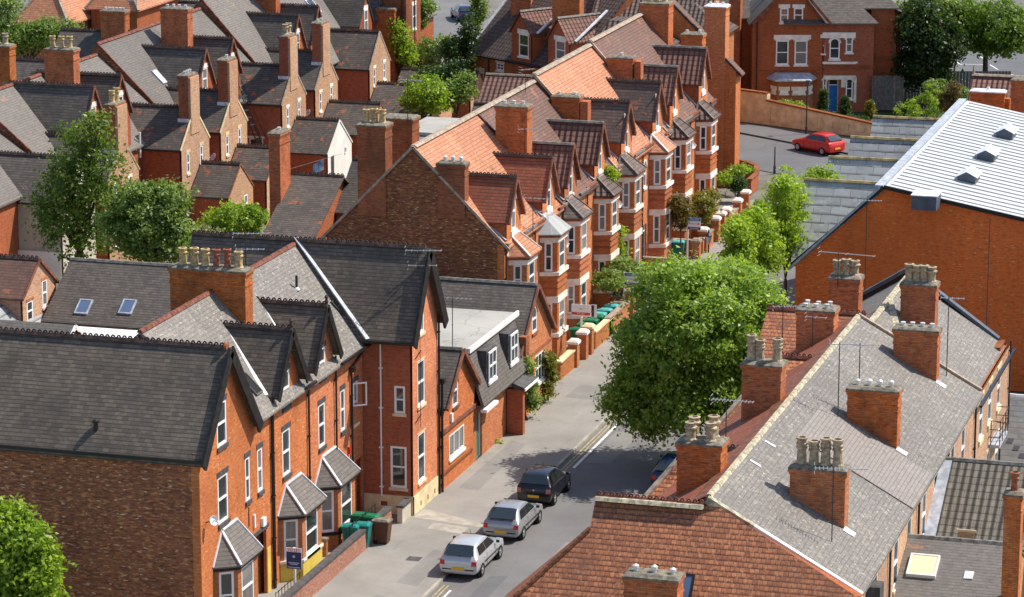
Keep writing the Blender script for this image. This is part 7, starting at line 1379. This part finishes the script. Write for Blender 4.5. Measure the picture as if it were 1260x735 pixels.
# ================================================================ cars
def car(label, cx, cy, yaw, L, W, Hh, paint, ct='car', tail='tail_red', strip=True, belt=.66, rake=.13, plate=True, wheel=.30, round_=0.):
    o = thing('parked_car', label, ct, (cx, cy, 0), 'cars parked along the roads'); w = W/2; O = V(cx, cy, 0); c, s_ = math.cos(yaw), math.sin(yaw)
    def T(x, y, z): return V(cx+x*c-y*s_, cy+x*s_+y*c, z)     # y forward
    zb = .22; be = belt*Hh
    st = [(0, .32, .50*Hh, .86, 0, 0), (.012, .24, be*.88, .95, 0, 0), (.03, .22, be*.985, .975, be*1.0, .80), (.03+rake*.55, .2, be, .985, be+(Hh-be)*.62, .74), (.03+rake, .2, be, .99, Hh*.965, .70), (.27, .2, be*.99, 1., Hh, .70), (.43, .2, be*.98, 1., Hh, .70), (.53, .2, be*.97, 1., Hh*.965, .70), (.63, .2, be*.96, 1., be+(Hh-be)*.48, .76), (.72, .2, be*.95, .99, be*.97, .82), (.86, .22, be*.87, .99, 0, 0), (.95, .24, be*.77, .97, 0, 0), (.99, .26, be*.66, .93, 0, 0), (1., .34, be*.5, .78, 0, 0)]
    rings = []
    for t, b, bz, wf, rz_, rw in st:
        y = (t-.5)*L; ww = w*wf
        if not rz_: rz_, rw = bz+.02, .80
        up_ = max(rz_-.05, bz+.004); h = [(0, b), (ww*.84, b), (ww*.97, b+.1), (ww, (b+bz)/2), (ww*.985, bz-.07), (ww*.955, bz), (w*rw, up_), (w*rw*.82, rz_), (0, rz_+.02)]
        ring = h + [(-x, z) for x, z in h[-2:0:-1]]; rings.append([T(x, y, z) for x, z in ring])
    m = MB(); n = len(rings[0])
    for r_ in rings: m.v += r_
    for i in range(len(rings)-1):
        for j in range(n): k = (j+1) % n; m.f.append((i*n+j, i*n+k, (i+1)*n+k, (i+1)*n+j)); m.m.append(0)
    m.f.append(tuple(range(n-1, -1, -1))); m.m.append(0); m.f.append(tuple((len(rings)-1)*n+j for j in range(n))); m.m.append(0)
    bo = m.build('body', paint, o, smooth=True); md = bo.modifiers.new('s', 'SUBSURF'); md.levels = md.render_levels = 2
    Y = lambda t: (t-.5)*L
    def gl(name, pts, mat='car_glass', th=.012, out=None):
        mm = MB(); a = Vector(pts[0]); nn = (Vector(pts[1])-a).cross(Vector(pts[2])-a).normalized(); ctr = sum((Vector(p) for p in pts), Vector())/len(pts)
        if nn.dot(ctr-V(cx, cy, .7)) < 0: nn = -nn
        q = [Vector(p)+nn*th for p in pts]; mm.hexa(q, [p+nn*.006 for p in q]); return mm.build(name, mat, o)
    rw = .70*w; bw = .955*w; zt = Hh*.955-.03
    e = .012
    gl('rear_window', [T(-bw*.80, Y(.04)-.03, be+.07), T(bw*.80, Y(.04)-.03, be+.07), T(rw*.90, Y(.02+rake)-.03, Hh*.925), T(rw*.6, Y(.024+rake)-.04, Hh*.94), T(-rw*.6, Y(.024+rake)-.04, Hh*.94), T(-rw*.90, Y(.02+rake)-.03, Hh*.925)], th=.02+max(0, rake-.12)*1.0)
    gl('windscreen', [T(-bw*.82, Y(.71), be*.99), T(bw*.82, Y(.71), be*.99), T(rw*.84, Y(.54), Hh*.95), T(-rw*.84, Y(.54), Hh*.95)])
    for sd in (-1, 1):
        xb = lambda z: sd*(bw+(rw-bw)*(z-be)/(zt+.03-be)+.0)
        za, zc = be+.045, zt-.035
        for (a0, a1, t0, t1) in ((.125, .34, .05+rake*.95, .345), (.36, .63, .365, .515)) if not round_ else ((.14, .30, .16, .31), (.32, .63, .33, .50)):
            gl('side_window', [T(xb(za), Y(a0), za), T(xb(za), Y(a1), za), T(xb(zc), Y(t1), zc), T(xb(zc), Y(t0), zc)])
        for t in (.19, .82):
            cw = T(sd*(w*.93), Y(t), wheel)
            ax = (T(1, 0, 0)-T(0, 0, 0))*sd
            mm = MB(); mm.lathe(cw-ax*.06, [(wheel*1.17, 0), (wheel*1.17, .055), (wheel*1.1, .06)], 20, 0, ax); mm.build('wheel_arch', 'black_plastic', o)
            mm = MB(); mm.lathe(cw-ax*.19, [(wheel*.93, 0), (wheel, .03), (wheel, .22), (wheel*.93, .255), (wheel*.64, .255), (wheel*.62, .22)], 20, 0, ax); wh = mm.build('wheel', 'tyre', o)
            mm = MB(); mm.lathe(cw+ax*.035, [(wheel*.62, 0), (wheel*.60, .02), (wheel*.2, .005), (.05, .03)], 16, 0, ax); mm.build('rim', 'alloy', wh)
        mm = MB(); a = T(sd*w*.80, Y(.008), be*.72); 
        q0 = [T(sd*w*.68, Y(.0)-.02, be*.68), T(sd*w*.93, Y(.012)-.02, be*.68), T(sd*w*.93, Y(.016)-.02, be*.88), T(sd*w*.70, Y(.008)-.02, be*.88)]
        q1 = [p+(T(0, .14, 0)-T(0, 0, 0)) for p in q0]; mm.hexa(q0, q1); mm.build('tail_light', tail, o)
        mm = MB(); q0 = [T(sd*w*.55, Y(.975), be*.60), T(sd*w*.90, Y(.955), be*.60), T(sd*w*.90, Y(.955), be*.74), T(sd*w*.55, Y(.975), be*.74)]; mm.hexa(q0, [p+(T(0, .06, 0)-T(0, 0, 0)) for p in q0]); mm.build('headlight', 'lamp_glass', o)
        mm = MB(); p = T(sd*(w+.10), Y(.635), be+.06); d = T(0, .11, 0)-T(0, 0, 0); mm.beam(p-d*.4, p+d*.4, .13, .10); mm.build('wing_mirror', paint if not strip else 'black_plastic', o)
        for t in (.36, .60): mm = MB(); mm.beam(T(sd*(w*.992+.006), Y(t)-.45, be*.83), T(sd*(w*.992+.006), Y(t)-.3, be*.83), .03, .03); mm.build('door_handle', paint, o)
        if strip: mm = MB(); mm.beam(T(sd*(w*1.0+.008), Y(.26), be*.60), T(sd*(w*1.0+.008), Y(.75), be*.58), .02, .05); mm.build('side_strip', 'black_plastic', o)
        for t in (.345, .655): mm = MB(); mm.beam(T(sd*(w*1.0+.001), Y(t), .36), T(sd*(w*.985+.001), Y(t), be-.05), .006, .012); mm.build('door_seam', 'black_plastic', o)
    if plate: mm = MB(); mm.beam(T(-.26, Y(-.002)-.0, be*.52), T(.26, Y(-.002)-.0, be*.52), .03, .12); mm.build('number_plate', 'plate_yellow', o)
    if strip:
        for a, b in ((-.80, -.34), (.34, .80)): mm = MB(); mm.beam(T(a*w, Y(.004), be*.48), T(b*w, Y(.004), be*.48), .04, .05); mm.build('bumper_strip', 'black_plastic', o)
    mm = MB(); mm.lathe(T(0, Y(.0)+.035, be*.80), [(.045, 0), (.045, .03)], 12, 0, -(T(0, 1, 0)-T(0, 0, 0))); mm.build('badge', 'steel', o)
    mm = MB(); mm.beam(T(0, Y(.03), be+.06), T(.28, Y(.06), be+.13), .015, .02); mm.build('rear_wiper', 'black_plastic', o)
    mm = MB(); mm.cyl(T(.0, Y(.46), Hh), T(0, Y(.42), Hh+.28), .008, n=4); mm.build('aerial', 'black_plastic', o); return o
car('silver-white hatchback, nearest of the parked row by the kerb', -37.95, 122.4, 0, 4.1, 1.70, 1.42, 'paint_silver_white')
car('silver hatchback parked between the white-silver one and the black one', -37.75, 127.85, 0, 4.0, 1.68, 1.38, 'paint_silver', rake=.17)
car('small rounded black car at the front of the parked row', -37.85, 133.1, 0, 3.6, 1.66, 1.48, 'paint_car_black', strip=False, rake=.10, tail='tail_dark', round_=1)
p = P(800, 606, Z=0); car('blue car parked on the right, half hidden by the chimney', p.x+.85, p.y+2.0, 0, 4.1, 1.72, 1.44, 'paint_blue', strip=False)
p = P(1003, 190, Z=0); car('bright red hatchback by the buff retaining wall', p.x, p.y+1.05, math.atan2(dr_.y, dr_.x)+math.pi/2, 3.9, 1.72, 1.46, 'paint_red', strip=False)
p = P(570, 24, Z=0); car('dark blue car parked in the shade on the side road at the top', p.x, p.y, .5, 4.3, 1.75, 1.42, 'paint_blue', strip=False)
# ================================================================ camera, world, sun
cam = bpy.data.cameras.new('camera'); co = bpy.data.objects.new('camera', cam); COL.objects.link(co); S.camera = co
cam.sensor_width = 36; cam.lens = 36*F/1260; cam.clip_end = 3000; cam.clip_start = .5
M = Matrix((rt, upv, -fw)).transposed().to_4x4(); M.translation = CAM; co.matrix_world = M
w = bpy.data.worlds.new('World'); S.world = w; w.use_nodes = True; nt = w.node_tree
sky = nt.nodes.new('ShaderNodeTexSky'); sky.sky_type = 'NISHITA'; sky.sun_disc = False
AZ, EL = math.radians(35), math.radians(53)       # azimuth from +X toward +Y
sd_ = V(math.cos(EL)*math.cos(AZ), math.cos(EL)*math.sin(AZ), math.sin(EL))
sky.sun_elevation = EL; sky.sun_rotation = math.radians(90)-AZ
nt.links.new(sky.outputs[0], nt.nodes['Background'].inputs[0]); nt.nodes['Background'].inputs[1].default_value = .135
sun = bpy.data.lights.new('sun', 'SUN'); sun.energy = 4.4; sun.angle = math.radians(.53); sun.color = (1, .94, .84)
so = bpy.data.objects.new('sun', sun); COL.objects.link(so); so.rotation_euler = sd_.to_track_quat('Z', 'Y').to_euler(); so.location = (0, 150, 80)
S.view_settings.view_transform = 'Standard'; S.view_settings.look = 'None'; S.view_settings.exposure = .42; S.view_settings.gamma = 1
S.render.engine = 'CYCLES'
